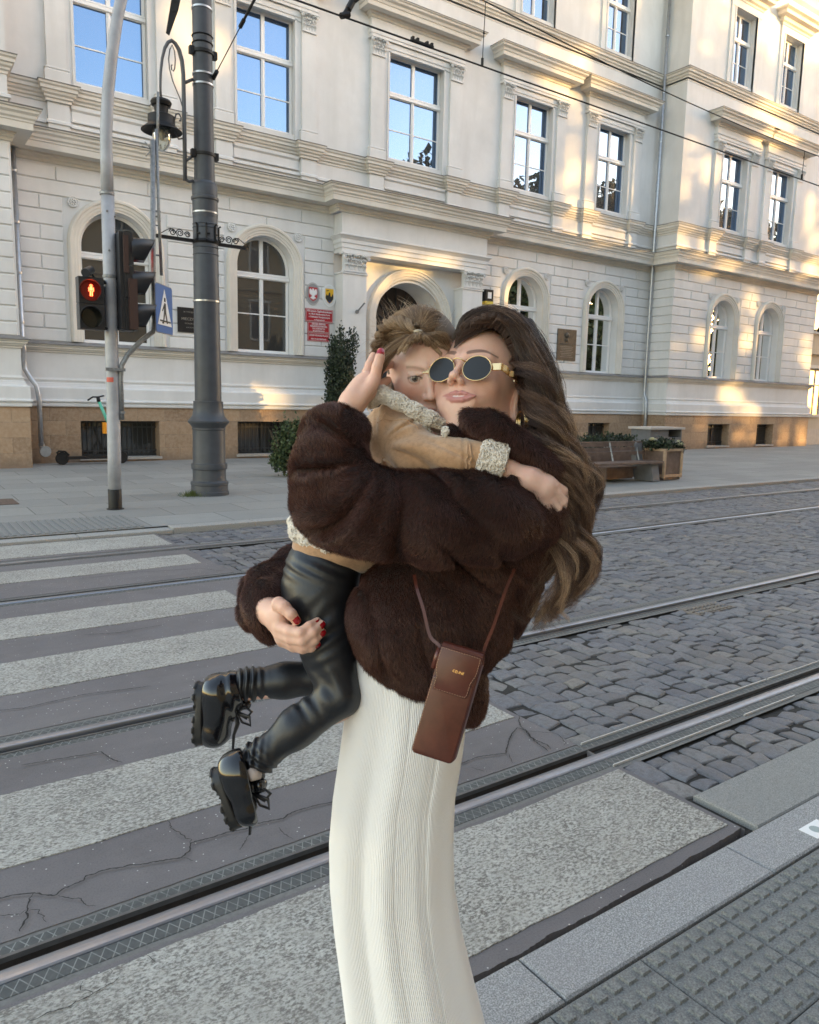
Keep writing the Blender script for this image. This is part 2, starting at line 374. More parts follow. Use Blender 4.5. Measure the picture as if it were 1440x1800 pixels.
# ---- pilasters (with pedestal, base and leafy capital)
def capital(mb, x0, x1, y, z0, z1, s=1.0):
    "carved capital: bell, abacus, volutes and three rows of curling leaves"
    cx = (x0+x1)/2; wd = x1-x0; H = z1-z0
    mb.box(x0-.01*s, x1+.01*s, y-.05*s, y+.1, z0, z0+.04*s)
    mb.box(x0+.01, x1-.01, y-.03*s, y+.1, z0+.04*s, z1-.05*s)
    mb.box(x0-.07*s, x1+.07*s, y-.13*s, y+.1, z1-.045*s, z1)
    r_ = np.random.default_rng(3)
    for sx in (-1, 1):                                           # volutes
        c = np.array([cx+sx*(wd/2+.02*s), y-.10*s, z1-.105*s]); pts = []
        for k in range(26):
            a = k/25*3.6*math.pi; r = .055*s*(1-.72*k/25); pts.append(c+np.array([-sx*r*math.cos(a), -.012*s*k/25, r*math.sin(a)]))
        mb.tube(pts, .014*s, 6)
    for row, (nz, nn) in enumerate(((.14, 5), (.40, 4), (.62, 3))):
        for k in range(nn):
            x = x0+wd*(k+.5)/nn; z = z0+H*nz; lw = wd/nn*.46; out = .05+.025*row
            pts = []
            for t in range(9):
                u = t/8; bulge = math.sin(u*math.pi*.95)
                pts.append((x, y-(.02+out*u**1.6*1.3)*s-.01, z+H*.26*math.sin(u*2.1)))
            for sgn in (-.75, 0, .75):
                mb.tube([(p[0]+sgn*lw*math.sin(.3+i/8*2.5), p[1]+abs(sgn)*.012, p[2]-abs(sgn)*.012) for i, p in enumerate(pts)], [lw*.42*(1-.5*(i/8)) for i in range(9)], 6, flat=.7)
    for k in range(10):
        x = x0+wd*r_.random(); z = z0+H*(.45+.4*r_.random())
        mb.lathe([(0.0, -.02*s), (.022*s, -.012*s), (.026*s, 0), (.0, .01)], (x, y-.09*s, z), 7, axis=1)
def pilaster(mb, cap, x0, x1, y):
    mb.box(x0, x1, y-.09, y+.02, 8.17, 10.43)
    mb.sweep([(0, 7.88), (.05, 7.88), (.05, 8.10), (.035, 8.13), (.05, 8.145), (.05, 8.165), (.02, 8.18), (0, 8.19)], [(x0, y), (x0, y-.09), (x1, y-.09), (x1, y)])
    capital(cap, x0, x1, y-.09, 10.43, 10.86, .8)
def pedestal(mb, x0, x1, y):
    mb.box(x0-.02, x1+.02, y-.10, y+.02, 6.9, 7.52)
    mb.sweep([(0, 7.08), (.03, 7.08), (.03, 7.13), (.01, 7.15), (0, 7.16)], [(x0-.02, y), (x0-.02, y-.10), (x1+.02, y-.10), (x1+.02, y)])
for prs, y in ((PILC, YC), (PILW, YW)):
    for pr_ in prs:
        for a, b in pr_:
            pm, cp_ = MB(), MB(); pilaster(pm, cp_, a, b, y); po = pm.build('pilaster', M_wall, school); cp_.build('capital', M_wall, po, auto=40)
            pm = MB(); pedestal(pm, a, b, y); pm.build('pedestal', M_wall, school)
# window surrounds, hoods, parapet panels
sm = MB(); hd = MB(); zf = MB()
def upper_dress(y, c, h, pl):
    (a0, a1), (b0, b1) = pl
    for x0, x1 in ((a1, c-h), (c+h, b0)):
        if x1-x0 > .02: sm.box(x0+.001, x1, y-.03, y+.01, 7.9, 10.69)
    # inner architrave beads
    for x in (c-h, c+h): sm.box(x-.028, x+.028, y-.055, y+.03, 7.9, 10.66)
    sm.box(a1, b0, y-.055, y+.03, 10.64, 10.72); sm.box(a1, b0, y-.075, y+.03, 10.72, 10.86)
    P = [(a0-.03, y), (a0-.03, y-.12), (b1+.03, y-.12), (b1+.03, y)]
    sm.sweep([(0, 10.862), (.0, 10.93), (.02, 10.94), (.02, 11.03), (.05, 11.05), (.055, 11.09), (.0, 11.11), (0, 11.33)], P)
    hd.sweep([(0, 11.30), (.03, 11.31), (.04, 11.36), (.10, 11.38), (.11, 11.42), (.30, 11.425), (.30, 11.53), (.32, 11.54), (.34, 11.60), (.40, 11.64), (.41, 11.69), (.44, 11.70), (.44, 11.725)], P)
    zf.sweep([(0, 11.72), (.45, 11.72), (.455, 11.735), (0, 11.80)], P)
    # panel under the window
    sm.box(a1+.06, b0-.06, y-.05, y+.01, 7.45, 7.53); sm.box(a1+.06, b0-.06, y-.05, y+.01, 7.20, 7.215)
    sm.sweep([(0, 7.20), (.02, 7.20), (.045, 7.22), (.045, 7.24), (.02, 7.25), (.02, 7.42), (.06, 7.46), (.06, 7.50), (0, 7.52)], [(a1+.08, y), (b0-.08, y)])
def flush():
    global sm, hd, zf
    if sm.n: sm.build('window_surround', M_wall, school)
    if hd.n: ho = hd.build('window_hood', M_trim, school); (zf.build('hood_flashing', M_zinc, ho) if zf.n else None)
    sm, hd, zf = MB(), MB(), MB()
for (c, h), pl in zip(UP, PILC): upper_dress(YC, c, h, pl); flush()
for (c, h), pl in zip(UPW, PILW): upper_dress(YW, c, h, pl); flush()
for (c, h), y in [(q, YC) for q in UP]+[(q, YW) for q in UPW]:            # second floor
    h2 = h-.12
    for x in (-1, 1): sm.box(c+x*(h2+.13)-.13, c+x*(h2+.13)+.13, y-.05, y+.01, 12.84, 15.36); sm.box(c+x*(h2+.03)-.03, c+x*(h2+.03)+.03, y-.07, y+.02, 12.84, 15.36)
    sm.box(c-h2-.26, c+h2+.26, y-.06, y+.01, 15.362, 15.62)
    P = [(c-h2-.26, y), (c-h2-.26, y-.05), (c+h2+.26, y-.05), (c+h2+.26, y)]
    hd.sweep([(0, 15.60), (.03, 15.6), (.05, 15.66), (.12, 15.70), (.14, 15.80), (.3, 15.84), (.32, 15.95), (.42, 16.0), (.42, 16.06), (0, 16.12)], P); flush()
# ---- arched surrounds of the ground floor, rosettes
def arch_band(mb, c, y, spring, zbot, prof):
    """moulding [(radius, out)] following jambs and arch"""
    path = [(1, zbot, None)]; n = 40; rows = []
    for side in (0,):
        pts = [('j', 1, zbot), ('j', 1, spring)]+[('a', math.pi*k/n, 0) for k in range(1, n)]+[('j', -1, spring), ('j', -1, zbot)]
    for kind, a, z in pts:
        row = []
        for r, o in prof:
            if kind == 'j': row.append((c+a*r, y-o, z))
            else: row.append((c+r*math.cos(a), y-o, spring+r*math.sin(a)))
        rows.append(row)
    mb.grid([p for r in rows for p in r], len(rows), len(prof))
pf = [(.755, .0), (.76, .03), (.80, .035), (.81, .05), (.86, .055), (.87, .07), (.93, .075), (.94, .10), (.98, .105), (1.0, .09), (1.02, .06), (1.03, 0)]
for c in LOW: ab = MB(); arch_band(ab, c, YC, 4.76, 2.68, pf); ab.build('arched_surround', M_trim, school, auto=30)
for c in LOWW: ab = MB(); arch_band(ab, c, YW, 4.78, 2.68, [(r-.02, o) for r, o in pf]); ab.build('arched_surround', M_trim, school, auto=30)
def rosette(x, y, z, r=.115):
    ro = MB()
    ro.lathe([(0, 0), (r, 0), (r, -.022), (r*.9, -.035), (r*.8, -.022), (0, -.02)][::-1], (x, y, z), 24, axis=1)
    for k in range(8):
        a = k*math.pi/4; ro.lathe([(.0, -.045), (r*.14, -.04), (r*.2, -.02), (r*.2, 0)], (x+r*.48*math.cos(a), y, z+r*.48*math.sin(a)), 8, axis=1)
    ro.lathe([(.0, -.055), (r*.15, -.05), (r*.22, -.02), (r*.22, 0)], (x, y, z), 8, axis=1); ro.build('rosette', M_wall, school, auto=40)
pn = MB()
for c, y in [(c, YC) for c in LOW]+[(c, YW) for c in LOWW]:
    rosette(c-.88, y-.012, 5.60); rosette(c+.88, y-.012, 5.60)
# ---- windows: frame mesh + glass child
wr = random.Random(5)
def frame_boxes(mb, w_, h_, tr, bars, mull=.07, f=.065, arch=None, dep=.07):
    "local coordinates: x centred, z from 0; front at y=0"
    hw = w_/2
    mb.box(-hw, -hw+f, 0, dep, 0, h_ if arch is None else h_-hw); mb.box(hw-f, hw, 0, dep, 0, h_ if arch is None else h_-hw)
    mb.box(-hw+f, hw-f, 0, dep, 0, f*1.3)
    if arch is None: mb.box(-hw+f, hw-f, 0, dep, h_-f, h_)
    else:
        n = 28; s = h_-hw; V = []
        for k in range(n+1):
            a = math.pi*k/n
            for r, y in ((hw, 0), (hw-f, 0), (hw-f, dep)): V.append((r*math.cos(a), y, s+r*math.sin(a)))
        mb.grid(V, n+1, 3)
    mb.box(-mull/2, mull/2, -.012, dep-.01, f*1.3, h_-f*.9)
    mb.box(-hw+.001, hw-.001, -.02, dep-.02, tr-.075, tr+.075); mb.box(-hw-.0, hw, -.05, -.019, tr-.055, tr+.015); mb.box(-hw, hw, -.035, -.019, tr+.03, tr+.06)
    for b in bars:
        for s in (-1, 1): mb.box(min(s*mull/2, s*(hw-f)), max(s*mull/2, s*(hw-f)), .012, dep-.02, b-.013, b+.013)
    mb.box(-.012, .012, -.03, -.011, f*1.3, tr-.08)
def glass_mesh(name, w_, h_, arch, y, mat):
    mb = MB(); hw = w_/2-.03; e = .03
    if arch is None:
        for x0, x1 in ((-hw, -.01), (.01, hw)): mb.add([(x0, y, e), (x1, y, e), (x1, y, h_-e), (x0, y, h_-e)], [(0, 1, 2, 3)])
    else:
        n = 28; s = h_-w_/2; pts = [(hw*math.cos(math.pi*k/n), s+hw*math.sin(math.pi*k/n)) for k in range(n+1)]
        mb.add([(x, y, e) for x, z in pts]+[(x, y, z) for x, z in pts], [(k, k+1, n+2+k, n+1+k) for k in range(n)])
    me = bpy.data.meshes.new(name); me.from_pydata(np.concatenate(mb.v).tolist(), [], mb.f); me.materials.append(mat); return me
def data(mb, name, mat):
    me = bpy.data.meshes.new(name); me.from_pydata(np.concatenate(mb.v).tolist(), [], mb.f); me.materials.append(mat); return me
def win_kind(w_, h_, tr, bars, arch, glass, mull=.09):
    mb = MB(); frame_boxes(mb, w_, h_, tr, bars, mull, arch=arch)
    return data(mb, 'window', M_frame), glass_mesh('glass_pane', w_, h_, arch, .03, glass)
def put_window(kind, x, y, z):
    o = linkobj('window', kind[0], school, (x, y, z)); g = linkobj('glass_pane', kind[1], o, (x, y, z)); return o
kinds = {}
def K(w_, h_, tr, bars, arch, glass):
    k = (round(w_, 3), h_, arch)
    if k not in kinds: kinds[k] = win_kind(w_, h_, tr, bars, arch, glass)
    return kinds[k]
for (c, h), y in [(q, YC) for q in UP]+[(q, YW) for q in UPW]:
    put_window(K(2*h-.02, 2.66, 1.68, [.80], None, M_glass), c, y+UD-.05, 8.02)
    h2 = h-.12; put_window(K(2*h2-.02, 2.35, 1.5, [.75], None, M_glass), c, y+UD, 13.0)
for c in LOW: put_window(K(1.50, 2.84, 1.90, [.97], True, M_glass_low), c, YC+GD-.06, 2.68)
for c in LOWW: put_window(K(1.46, 2.84, 1.90, [.97], True, M_glass_low), c, YW+GD-.06, 2.68)
# basement windows: dark pane behind iron bars
for (c, h), y in [(q, YC) for q in BAS]+[(q, YW) for q in BASW]:
    mb = MB()
    for x in np.arange(-h+.08, h-.02, .11): mb.box(x-.008, x+.008, -.01, .006, 0, .82)
    mb.box(-h, h, -.016, .012, .12, .15); mb.box(-h, h, -.016, .012, .66, .69); mb.box(-.035, .035, .02, .06, 0, .82); mb.box(-h, h, .02, .06, 0, .06); mb.box(-h, h, .02, .06, .76, .82)
    d_ = data(mb, 'basement_window', M_bars); o = linkobj('basement_window', d_, school, (c, y+.18, .15))
    g = MB(); g.add([(-h, .06, 0), (h, .06, 0), (h, .06, .82), (-h, .06, .82)], [(0, 1, 2, 3)]); linkobj('glass_pane', data(g, 'glass_pane', M_glass_low), o, (c, y+.18, .15))
M_csill = simple('concrete_sill', (.36, .34, .31), .85, 0, .15, 8)
for (c, h), y in [(q, YC) for q in BAS]+[(q, YW) for q in BASW]: bs = MB(); bs.box(c-h-.04, c+h+.04, y-.14, y+.2, .10, .155); bs.build('basement_sill', M_csill, school)
# ---- portal
pt = MB(); y0 = 17.58
pt.box(10.1, 14.93, y0+.02, YC+.1, 5.9, 6.30)                      # frieze
P = [(10.1, YC), (10.1, y0), (14.93, y0), (14.93, YC)]
pt.sweep([(-.45, 5.33), (.0, 5.33), (0, 5.44), (.025, 5.445), (.025, 5.56), (.05, 5.565), (.05, 5.66), (.07, 5.68), (.10, 5.72), (.13, 5.74), (.13, 5.77), (.08, 5.79), (.02, 5.80), (.02, 6.30)], P)
pt.box(10.11, 14.92, YC-.02, YC+.1, 5.32, 6.5)
for x0, x1 in ((10.14, 10.86), (14.12, 14.86)):
    pt.box(x0, x1, y0+.02, YC+.1, .9, 4.86); pt.sweep([(0, 1.0), (.08, 1.0), (.08, 1.25), (.04, 1.3), (.04, 1.34), (0, 1.36)], [(x0, YC), (x0, y0+.02), (x1, y0+.02), (x1, YC)])
    pt.sweep([(0, 4.80), (.03, 4.81), (.035, 4.84), (.0, 4.86)], [(x0, YC), (x0, y0+.02), (x1, y0+.02), (x1, YC)])
pt.build('portal', M_wall, school)
for x0, x1 in ((10.16, 10.84), (14.14, 14.84)): pc = MB(); capital(pc, x0, x1, y0+.03, 4.86, 5.33, 1.0); pc.build('portal_capital', M_wall, school, auto=40)
da = MB(); arch_band(da, DOOR[0], YC-.0, DOOR[2]-.02, .1, [(1.10, -.3), (1.13, .0), (1.16, .05), (1.22, .06), (1.24, .08), (1.30, .085), (1.31, .11), (1.37, .115), (1.385, .14), (1.42, .14), (1.43, .1), (1.44, 0)])
da.build('door_arch', M_trim, school, auto=30)
dr = MB(); yd = 18.75
n = 24; V = []
for k in range(n+1):
    a = math.pi*k/n; V += [(DOOR[0]+1.1*math.cos(a), 18.1, DOOR[2]+1.1*math.sin(a)), (DOOR[0]+1.0*math.cos(a), yd, DOOR[2]+1.0*math.sin(a))]
dr.grid(V, n+1, 2); dr.box(DOOR[0]-1.3, DOOR[0]-1.05, 18.1, yd, 0, DOOR[2]); dr.box(DOOR[0]+1.05, DOOR[0]+1.3, 18.1, yd, 0, DOOR[2])
dr.build('door_reveal', M_wall, school, auto=50)
dd = MB(); dd.box(DOOR[0]-1.1, DOOR[0]+1.1, yd, yd+.05, 0, 5.0)
dk = dd.build('door', simple('dark_door_wood', (.045, .03, .022), .45, 0, .3, 12), school)
g = MB(); g.box(DOOR[0]-1.0, DOOR[0]+1.0, yd-.03, yd, 3.55, 3.65)
for k in range(1, 8):
    a = math.pi*k/8; g.tube([(DOOR[0], yd-.02, 3.65), (DOOR[0]+.97*math.cos(a), yd-.02, DOOR[2]+.97*math.sin(a))], .018, 6)
for x0, x1, z0, z1 in ((-.9, -.1, .3, 1.5), (.1, .9, .3, 1.5), (-.9, -.1, 1.7, 3.3), (.1, .9, 1.7, 3.3)): g.box(DOOR[0]+x0, DOOR[0]+x1, yd-.025, yd, z0, z1)
g.build('door_panels', M_bars, dk)
sp = MB(); sp.box(11.3, 13.8, 17.3, 18.8, 0, .14); sp.box(11.4, 13.7, 17.6, 18.8, .141, .28); sp.build('door_step', simple('granite_step', (.35, .34, .33), .8, 0, .2, 20), school)
# ---- down pipes
def downpipe(pts, rings, r=.055):
    mb = MB(); mb.tube(pts, r, 14); o = mb.build('downpipe', M_pipe, school, smooth=True)
    for (x, y, z) in rings: rr = MB(); rr.lathe([(r, -.02), (r+.012, -.02), (r+.012, .02), (r, .02)], (x, y, z), 14); rr.build('pipe_bracket', M_pipe, o, auto=40)
downpipe([(22.82, 17.8, 17.3), (22.82, 17.8, 7.0), (22.82, 17.8, 2.25), (22.82, 17.8, 2.0), (22.79, 17.68, 1.8), (22.79, 17.66, 1.3), (22.77, 17.66, .1)], [(22.82, 17.8, z) for z in (15.5, 14, 12.2, 10.6, 9, 7.2, 5.6, 4.0, 3.0)])
downpipe([(2.62, 17.86, 6.45), (2.62, 17.86, 2.7), (2.62, 17.8, 2.58), (2.62, 17.74, 2.45), (2.62, 17.84, 2.3), (2.63, 17.84, 2.05), (2.72, 17.76, 1.86), (2.82, 17.72, 1.7), (2.86, 17.72, 1.4), (2.86, 17.72, .45)], [(2.62, 17.86, z) for z in (6, 5.0, 4, 3.0)], .05)
pc_ = MB(); pc_.lathe([(0, -.05), (.11, -.05), (.12, 0), (.10, .03), (0, .035)][::-1], (2.92, 17.66, .33), 20, axis=1); pc_.tube([(2.86, 17.74, .5), (2.9, 17.74, .3)], .06, 10)
pc_.build('pipe_inspection_cap', M_pipe, school, auto=40)
# ================================================================== ground
def struct(o): o['kind'] = 'structure'; return o
def mat_asphalt():
    t = NT('asphalt'); p = t.pos()
    big = t.noise(.7, 5, .6); mid = t.noise(6, 5, .65); fine = t.noise(160, 4, .8); agg = t.vor(210, 'F1')
    c = t.ramp(big, [(.3, (.150, .138, .141)), (.7, (.20, .186, .189))])
    c = t.mix(t.ramp(mid, [(.4, 0.), (.75, .35)]), c, (.12, .112, .118))
    c = t.mix(t.ramp(fine, [(.3, .5), (.5, 0.)]), c, (.05, .047, .05))
    c = t.mix(t.ramp(fine, [(.58, 0.), (.8, .6)]), c, (.26, .25, .255))
    cell = t.vor(120, 'F1', out='Color'); sp = t.n('SeparateXYZ'); t.l(cell, sp.inputs[0])
    c = t.mix(t.ramp(t.noise(1.7, 7, .75), [(.5, 0.), (.72, .55)]), c, (.105, .096, .092)); c = t.mix(t.ramp(t.noise(.35, 5, .7, vec=t.mapping(p, (1, 6, 1))), [(.5, 0.), (.7, .4)]), c, (.22, .205, .20))
    m1 = t.math('MULTIPLY', t.math('GREATER_THAN', sp.outputs[0], .985), t.math('LESS_THAN', t.vor(120, 'F1'), .33))
    c = t.mix(m1, c, (.55, .54, .52))
    t.col(c); t.set(Roughness=.78); t.b.inputs['Specular IOR Level'].default_value = .35
    hh = t.math('ADD', t.math('MULTIPLY', fine, 1.0), t.math('MULTIPLY', mid, .6)); t.bump(hh, .55, .005); return t.m
def mat_marking():
    t = NT('worn_road_paint'); p = t.pos()
    n1 = t.noise(1.0, 5, .72, vec=t.mapping(p, (75, 125, 85))); n2 = t.noise(2.2, 4, .6); n3 = t.noise(11, 4, .7)
    f = t.math('ADD', n1, t.math('MULTIPLY', t.math('SUBTRACT', n2, .5), .16))
    f = t.math('ADD', f, t.math('MULTIPLY', t.math('SUBTRACT', n3, .5), .12))
    c = t.ramp(f, [(.40, (.15, .14, .125)), (.46, (.27, .26, .235)), (.53, (.45, .44, .405)), (.68, (.62, .61, .565))])
    c = t.mix(t.ramp(n3, [(.42, 0.), (.75, .6)]), c, (.30, .285, .255))
    c = t.mix(t.ramp(t.noise(.8, 6, .7), [(.45, 0.), (.75, .5)]), c, (.24, .225, .205))
    t.col(c); t.set(Roughness=.8); t.bump(f, .9, .006); return t.m
def mat_granite(name, a, b, s=230, patch=(.3, .29, .3)):
    t = NT(name); n1 = t.noise(s, 3, .7); n2 = t.noise(5, 5, .6)
    c = t.ramp(n1, [(.34, tuple(x*.55 for x in a)), (.5, a), (.66, b)])
    c = t.mix(t.ramp(n2, [(.4, 0.), (.75, .45)]), c, patch); t.col(c); t.set(Roughness=.85); t.bump(n1, .25, .002); return t.m
def mat_cobble():
    t = NT('cobblestone'); at = t.n('Attribute', attribute_name='tone')
    n1 = t.noise(38, 5, .7); n2 = t.noise(1.1, 4, .6); n3 = t.noise(190, 3, .7)
    c = t.ramp(at.outputs['Fac'], [(0, (.105, .108, .128)), (.35, (.155, .160, .182)), (.7, (.20, .20, .21)), (1., (.25, .235, .21))])
    c = t.mix(t.ramp(n1, [(.35, .6), (.55, 0.)]), c, (.085, .08, .075)); c = t.mix(t.ramp(n3, [(.55, 0.), (.8, .6)]), c, (.34, .34, .36))
    c = t.mix(t.ramp(n2, [(.45, 0.), (.7, .45)]), c, (.19, .165, .13)); t.col(c); t.set(Roughness=.62)
    t.b.inputs['Specular IOR Level'].default_value = .5
    t.bump(t.math('ADD', n1, t.math('MULTIPLY', n3, .4)), .8, .009); return t.m
def mat_slabs():
    t = NT('pavement_slabs'); p = t.pos(); br = t.n('TexBrick'); t.l(t.mapping(p, rot=(0, 0, .01), loc=(.05, .1, 0)), br.inputs['Vector'])
    br.inputs['Scale'].default_value = 1; br.inputs['Brick Width'].default_value = 1.0; br.inputs['Row Height'].default_value = .74
    br.inputs['Mortar Size'].default_value = .007; br.inputs['Mortar Smooth'].default_value = .3; br.inputs['Bias'].default_value = 0; br.offset = .5
    br.inputs['Color1'].default_value = (.25, .25, .24, 1); br.inputs['Color2'].default_value = (.33, .33, .315, 1); br.inputs['Mortar'].default_value = (.10, .10, .09, 1)
    n1 = t.noise(.9, 6, .65); n2 = t.noise(90, 4, .7); n3 = t.noise(7, 5, .7)
    c = t.mix(t.ramp(n1, [(.35, 0.), (.7, .5)]), br.outputs['Color'], (.235, .235, .225)); c = t.mix(t.ramp(n2, [(.4, .25), (.6, 0.)]), c, (.14, .14, .13))
    c = t.mix(t.ramp(n3, [(.55, 0.), (.8, .35)]), c, (.15, .145, .13)); t.col(c); t.set(Roughness=.72)
    t.bump(t.math('ADD', t.math('MULTIPLY', br.outputs['Fac'], -1.2), t.math('MULTIPLY', n2, .4)), .5, .006); return t.m
M_asph = mat_asphalt(); M_mark = mat_marking(); M_kerb = mat_granite('kerb_granite', (.29, .29, .288), (.53, .53, .53))
M_slab2 = mat_granite('edge_slab', (.25, .25, .24), (.37, .37, .35), 260, (.24, .24, .225)); M_cob = mat_cobble(); M_slabs = mat_slabs()
M_soil = simple('joint_soil', (.028, .026, .022), .95, 0, .4, 40, .5)
M_tact = mat_granite('tactile_concrete', (.185, .19, .185), (.27, .275, .265), 170, (.165, .165, .155))
M_mortar = simple('rail_mortar', (.17, .165, .155), .85, 0, .2, 60, .3)
def mat_rail():
    t = NT('rail_steel'); n1 = t.noise(1.0, 5, .6, vec=t.mapping(t.pos(), (3, 60, 3))); n2 = t.noise(25, 4, .7)
    c = t.mix(t.ramp(n2, [(.45, 0.), (.75, .5)]), t.ramp(n1, [(.3, (.26, .28, .32)), (.7, (.40, .43, .50))]), (.30, .29, .29))
    t.col(c); t.set(Metallic=.85); t.l(t.ramp(n2, [(.3, .28), (.8, .5)]), t.b.inputs['Roughness']); return t.m
M_rail = mat_rail(); M_groove = simple('rail_groove_rust', (.035, .026, .02), .8, .2, .3, 30)
def mat_rubber():
    t = NT('rail_rubber'); sp = t.n('SeparateXYZ'); t.l(t.pos(), sp.inputs[0])
    def diag(sg):
        a = t.math('ADD', t.math('MULTIPLY', sp.outputs[0], 28.), t.math('MULTIPLY', sp.outputs[1], 15.*sg))
        return t.math('LESS_THAN', t.math('ABSOLUTE', t.math('SUBTRACT', t.math('FRACT', a), .5)), .05)
    m1 = t.math('MAXIMUM', diag(1), diag(-1)); m1 = t.math('MULTIPLY', m1, t.ramp(t.noise(9, 4, .7), [(.35, .2), (.55, 1.)]))
    c = t.mix(t.math('MULTIPLY', m1, .55), t.ramp(t.noise(30, 5, .7), [(.3, (.060, .065, .065)), (.7, (.10, .105, .103))]), (.36, .37, .35)); t.col(c); t.set(Roughness=.7)
    t.bump(m1, .4, .003); return t.m
M_rub = mat_rubber()
g = MB(); g.add([(-200, -200, -.07), (300, -200, -.07), (300, 300, -.07), (-200, 300, -.07)], [(0, 1, 2, 3)]); struct(g.build('ground', M_soil))
XE = 2.505                                   # edge of the crossing
g = MB(); n = 240
# carriageway asphalt on the crossing; its near edge is broken
def ragged(xs, y, amp, seed):
    r_ = np.random.default_rng(seed); w_ = np.zeros(len(xs))
    for f in (3, 9, 31, 83): w_ += amp/f**.55*np.interp(xs, np.linspace(xs[0], xs[-1], int((xs[-1]-xs[0])*f)+2), r_.uniform(-1, 1, int((xs[-1]-xs[0])*f)+2))
    return y+w_
xs = np.concatenate([np.linspace(-12, 0, 40)[:-1], np.linspace(0, XE, 500)])
def strip(mb, xs, ylo, yhi, z, thick=0.0):
    n_ = len(xs); V = [(x, a, z) for x, a in zip(xs, ylo)]+[(x, b, z) for x, b in zip(xs, yhi)]
    mb.add(V, [(i, i+1, n_+i+1, n_+i) for i in range(n_-1)])
    if thick:
        for yy, fl in ((ylo, 0), (yhi, 1)):
            V = [(x, a, z) for x, a in zip(xs, yy)]+[(x, a, z-thick) for x, a in zip(xs, yy)]
            mb.add(V, [((i, n_+i, n_+i+1, i+1) if not fl else (i, i+1, n_+i+1, n_+i)) for i in range(n_-1)])
one = np.ones(len(xs))
R1, R2, R3, R4 = 2.091, 3.525, 6.13, 7.56      # gauge faces; groove lies between the rails of a track
RAILS = [(R1, -1), (R2, 1), (R3, -1), (R4, 1)]  # sign: side of the head away from the groove
def rail_edges(y, s): return sorted((y-s*.115, y+s*.135))
bounds = [1.385]
for y, s in RAILS: bounds += rail_edges(y, s)
bounds.append(8.49)
for k in range(0, len(bounds), 2):
    lo = ragged(xs, bounds[k], .019 if k == 0 else .006, 11+k); hi = ragged(xs, bounds[k+1], .004 if k < 8 else .0, 30+k)
    strip(g, xs, lo, hi, 0.0, .05)
g.add([(XE, 1.385, 0), (XE, 8.49, 0), (XE, 8.49, -.05), (XE, 1.385, -.05)], [(0, 1, 2, 3)])
struct(g.build('road', M_asph))
g = MB()
for a, b, x1 in ((1.435, 1.935, 2.475), (2.575, 3.08, 2.47), (4.17, 4.69, 2.3), (5.15, 5.65, 2.20), (6.74, 7.2, 2.40), (7.78, 8.44, 2.46)):
    xx = np.concatenate([np.linspace(-8, 0, 30)[:-1], np.linspace(0, x1, 380)])
    strip(g, xx, ragged(xx, a, .012, int(a*100)), ragged(xx, b, .012, int(b*100)), .004, .004)
struct(g.build('crossing_markings', M_mark))
CR_ = {'c1':[(-.3,2.45),(0.1,2.42),(0.215,2.41),(0.252,2.404),(0.307,2.381),(0.359,2.332),(0.391,2.355),(0.441,2.363),(0.48,2.379),(0.534,2.379),(0.586,2.367),(0.648,2.342),(0.736,2.317),(0.792,2.382),(0.921,2.376),(1.03,2.371),(1.125,2.349),(1.196,2.372),(1.321,2.354),(1.5,2.38),(1.7,2.34),(1.905,2.33)],'c2':[(0.362,2.329),(0.391,2.291),(0.421,2.241),(0.445,2.216)],'c3':[(0.302,2.381),(0.282,2.338),(0.27,2.293),(0.251,2.245),(0.242,2.218)],'c4':[(0.0,2.34),(0.204,2.325),(0.237,2.309),(0.271,2.308)],'c5':[(0.276,2.301),(0.306,2.291),(0.313,2.247),(0.311,2.219)],'c6':[(0.77,2.57),(0.764,2.508),(0.787,2.418),(0.789,2.384)],'c7':[(0.737,2.316),(0.764,2.276)],'c7b':[(0.915,2.25),(0.974,2.317)],'c7c':[(1.085,2.308),(1.095,2.213)],'c8':[(1.905,2.33),(2.04,2.342),(2.164,2.301),(2.283,2.406),(2.389,2.469),(2.401,2.424),(2.351,2.287),(2.338,2.215)],'c9':[(2.498,2.57),(2.413,2.469),(2.374,2.362),(2.38,2.269),(2.36,2.22)],'c10':[(2.177,2.293),(2.13,2.218)],'c11':[(1.954,2.287),(1.984,2.216)],'c12':[(2.502,2.317),(2.474,2.25),(2.44,2.215)],'c13':[(2.401,2.424),(2.47,2.359),(2.504,2.316)],'c14':[(0.43,1.887),(0.407,1.874),(0.351,1.863),(0.306,1.856),(0.253,1.866),(0.212,1.859)],'c15':[(0.418,1.93),(0.416,1.913)],'c16':[(0.348,1.922),(0.353,1.884),(0.362,1.865)],'c17':[(0.511,1.93),(0.52,1.911),(0.525,1.889)],'c18':[(2.469,1.893),(2.418,1.857)],'c19':[(2.3,1.872),(2.314,1.826),(2.371,1.822)],
 'd1':[(.3,4.0),(.5,3.93),(.8,3.96),(1.1,3.9)],'d2':[(1.0,5.0),(1.2,4.93),(1.5,4.96)],'d3':[(1.3,6.6),(1.8,6.62),(2.3,6.5),(2.45,6.3)],'d4':[(1.7,7.0),(2.1,7.1),(2.35,7.0)],'d5':[(.4,3.3),(.7,3.25),(.75,3.1)],'d6':[(1.5,2.45),(1.6,2.38)],'d7':[(2.42,8.3),(2.1,8.25),(1.6,8.28)]}
g = MB()
def rough_line(pts, step, amp, r_):
    P = np.array(pts, float); seg = np.linalg.norm(np.diff(P, axis=0), axis=1); s_ = np.concatenate([[0], np.cumsum(seg)]); n_ = max(3, int(s_[-1]/step))
    t = np.linspace(0, s_[-1], n_); Q = np.stack([np.interp(t, s_, P[:, 0]), np.interp(t, s_, P[:, 1])], 1); Q[1:-1] += r_.normal(0, amp, (n_-2, 2)); return Q
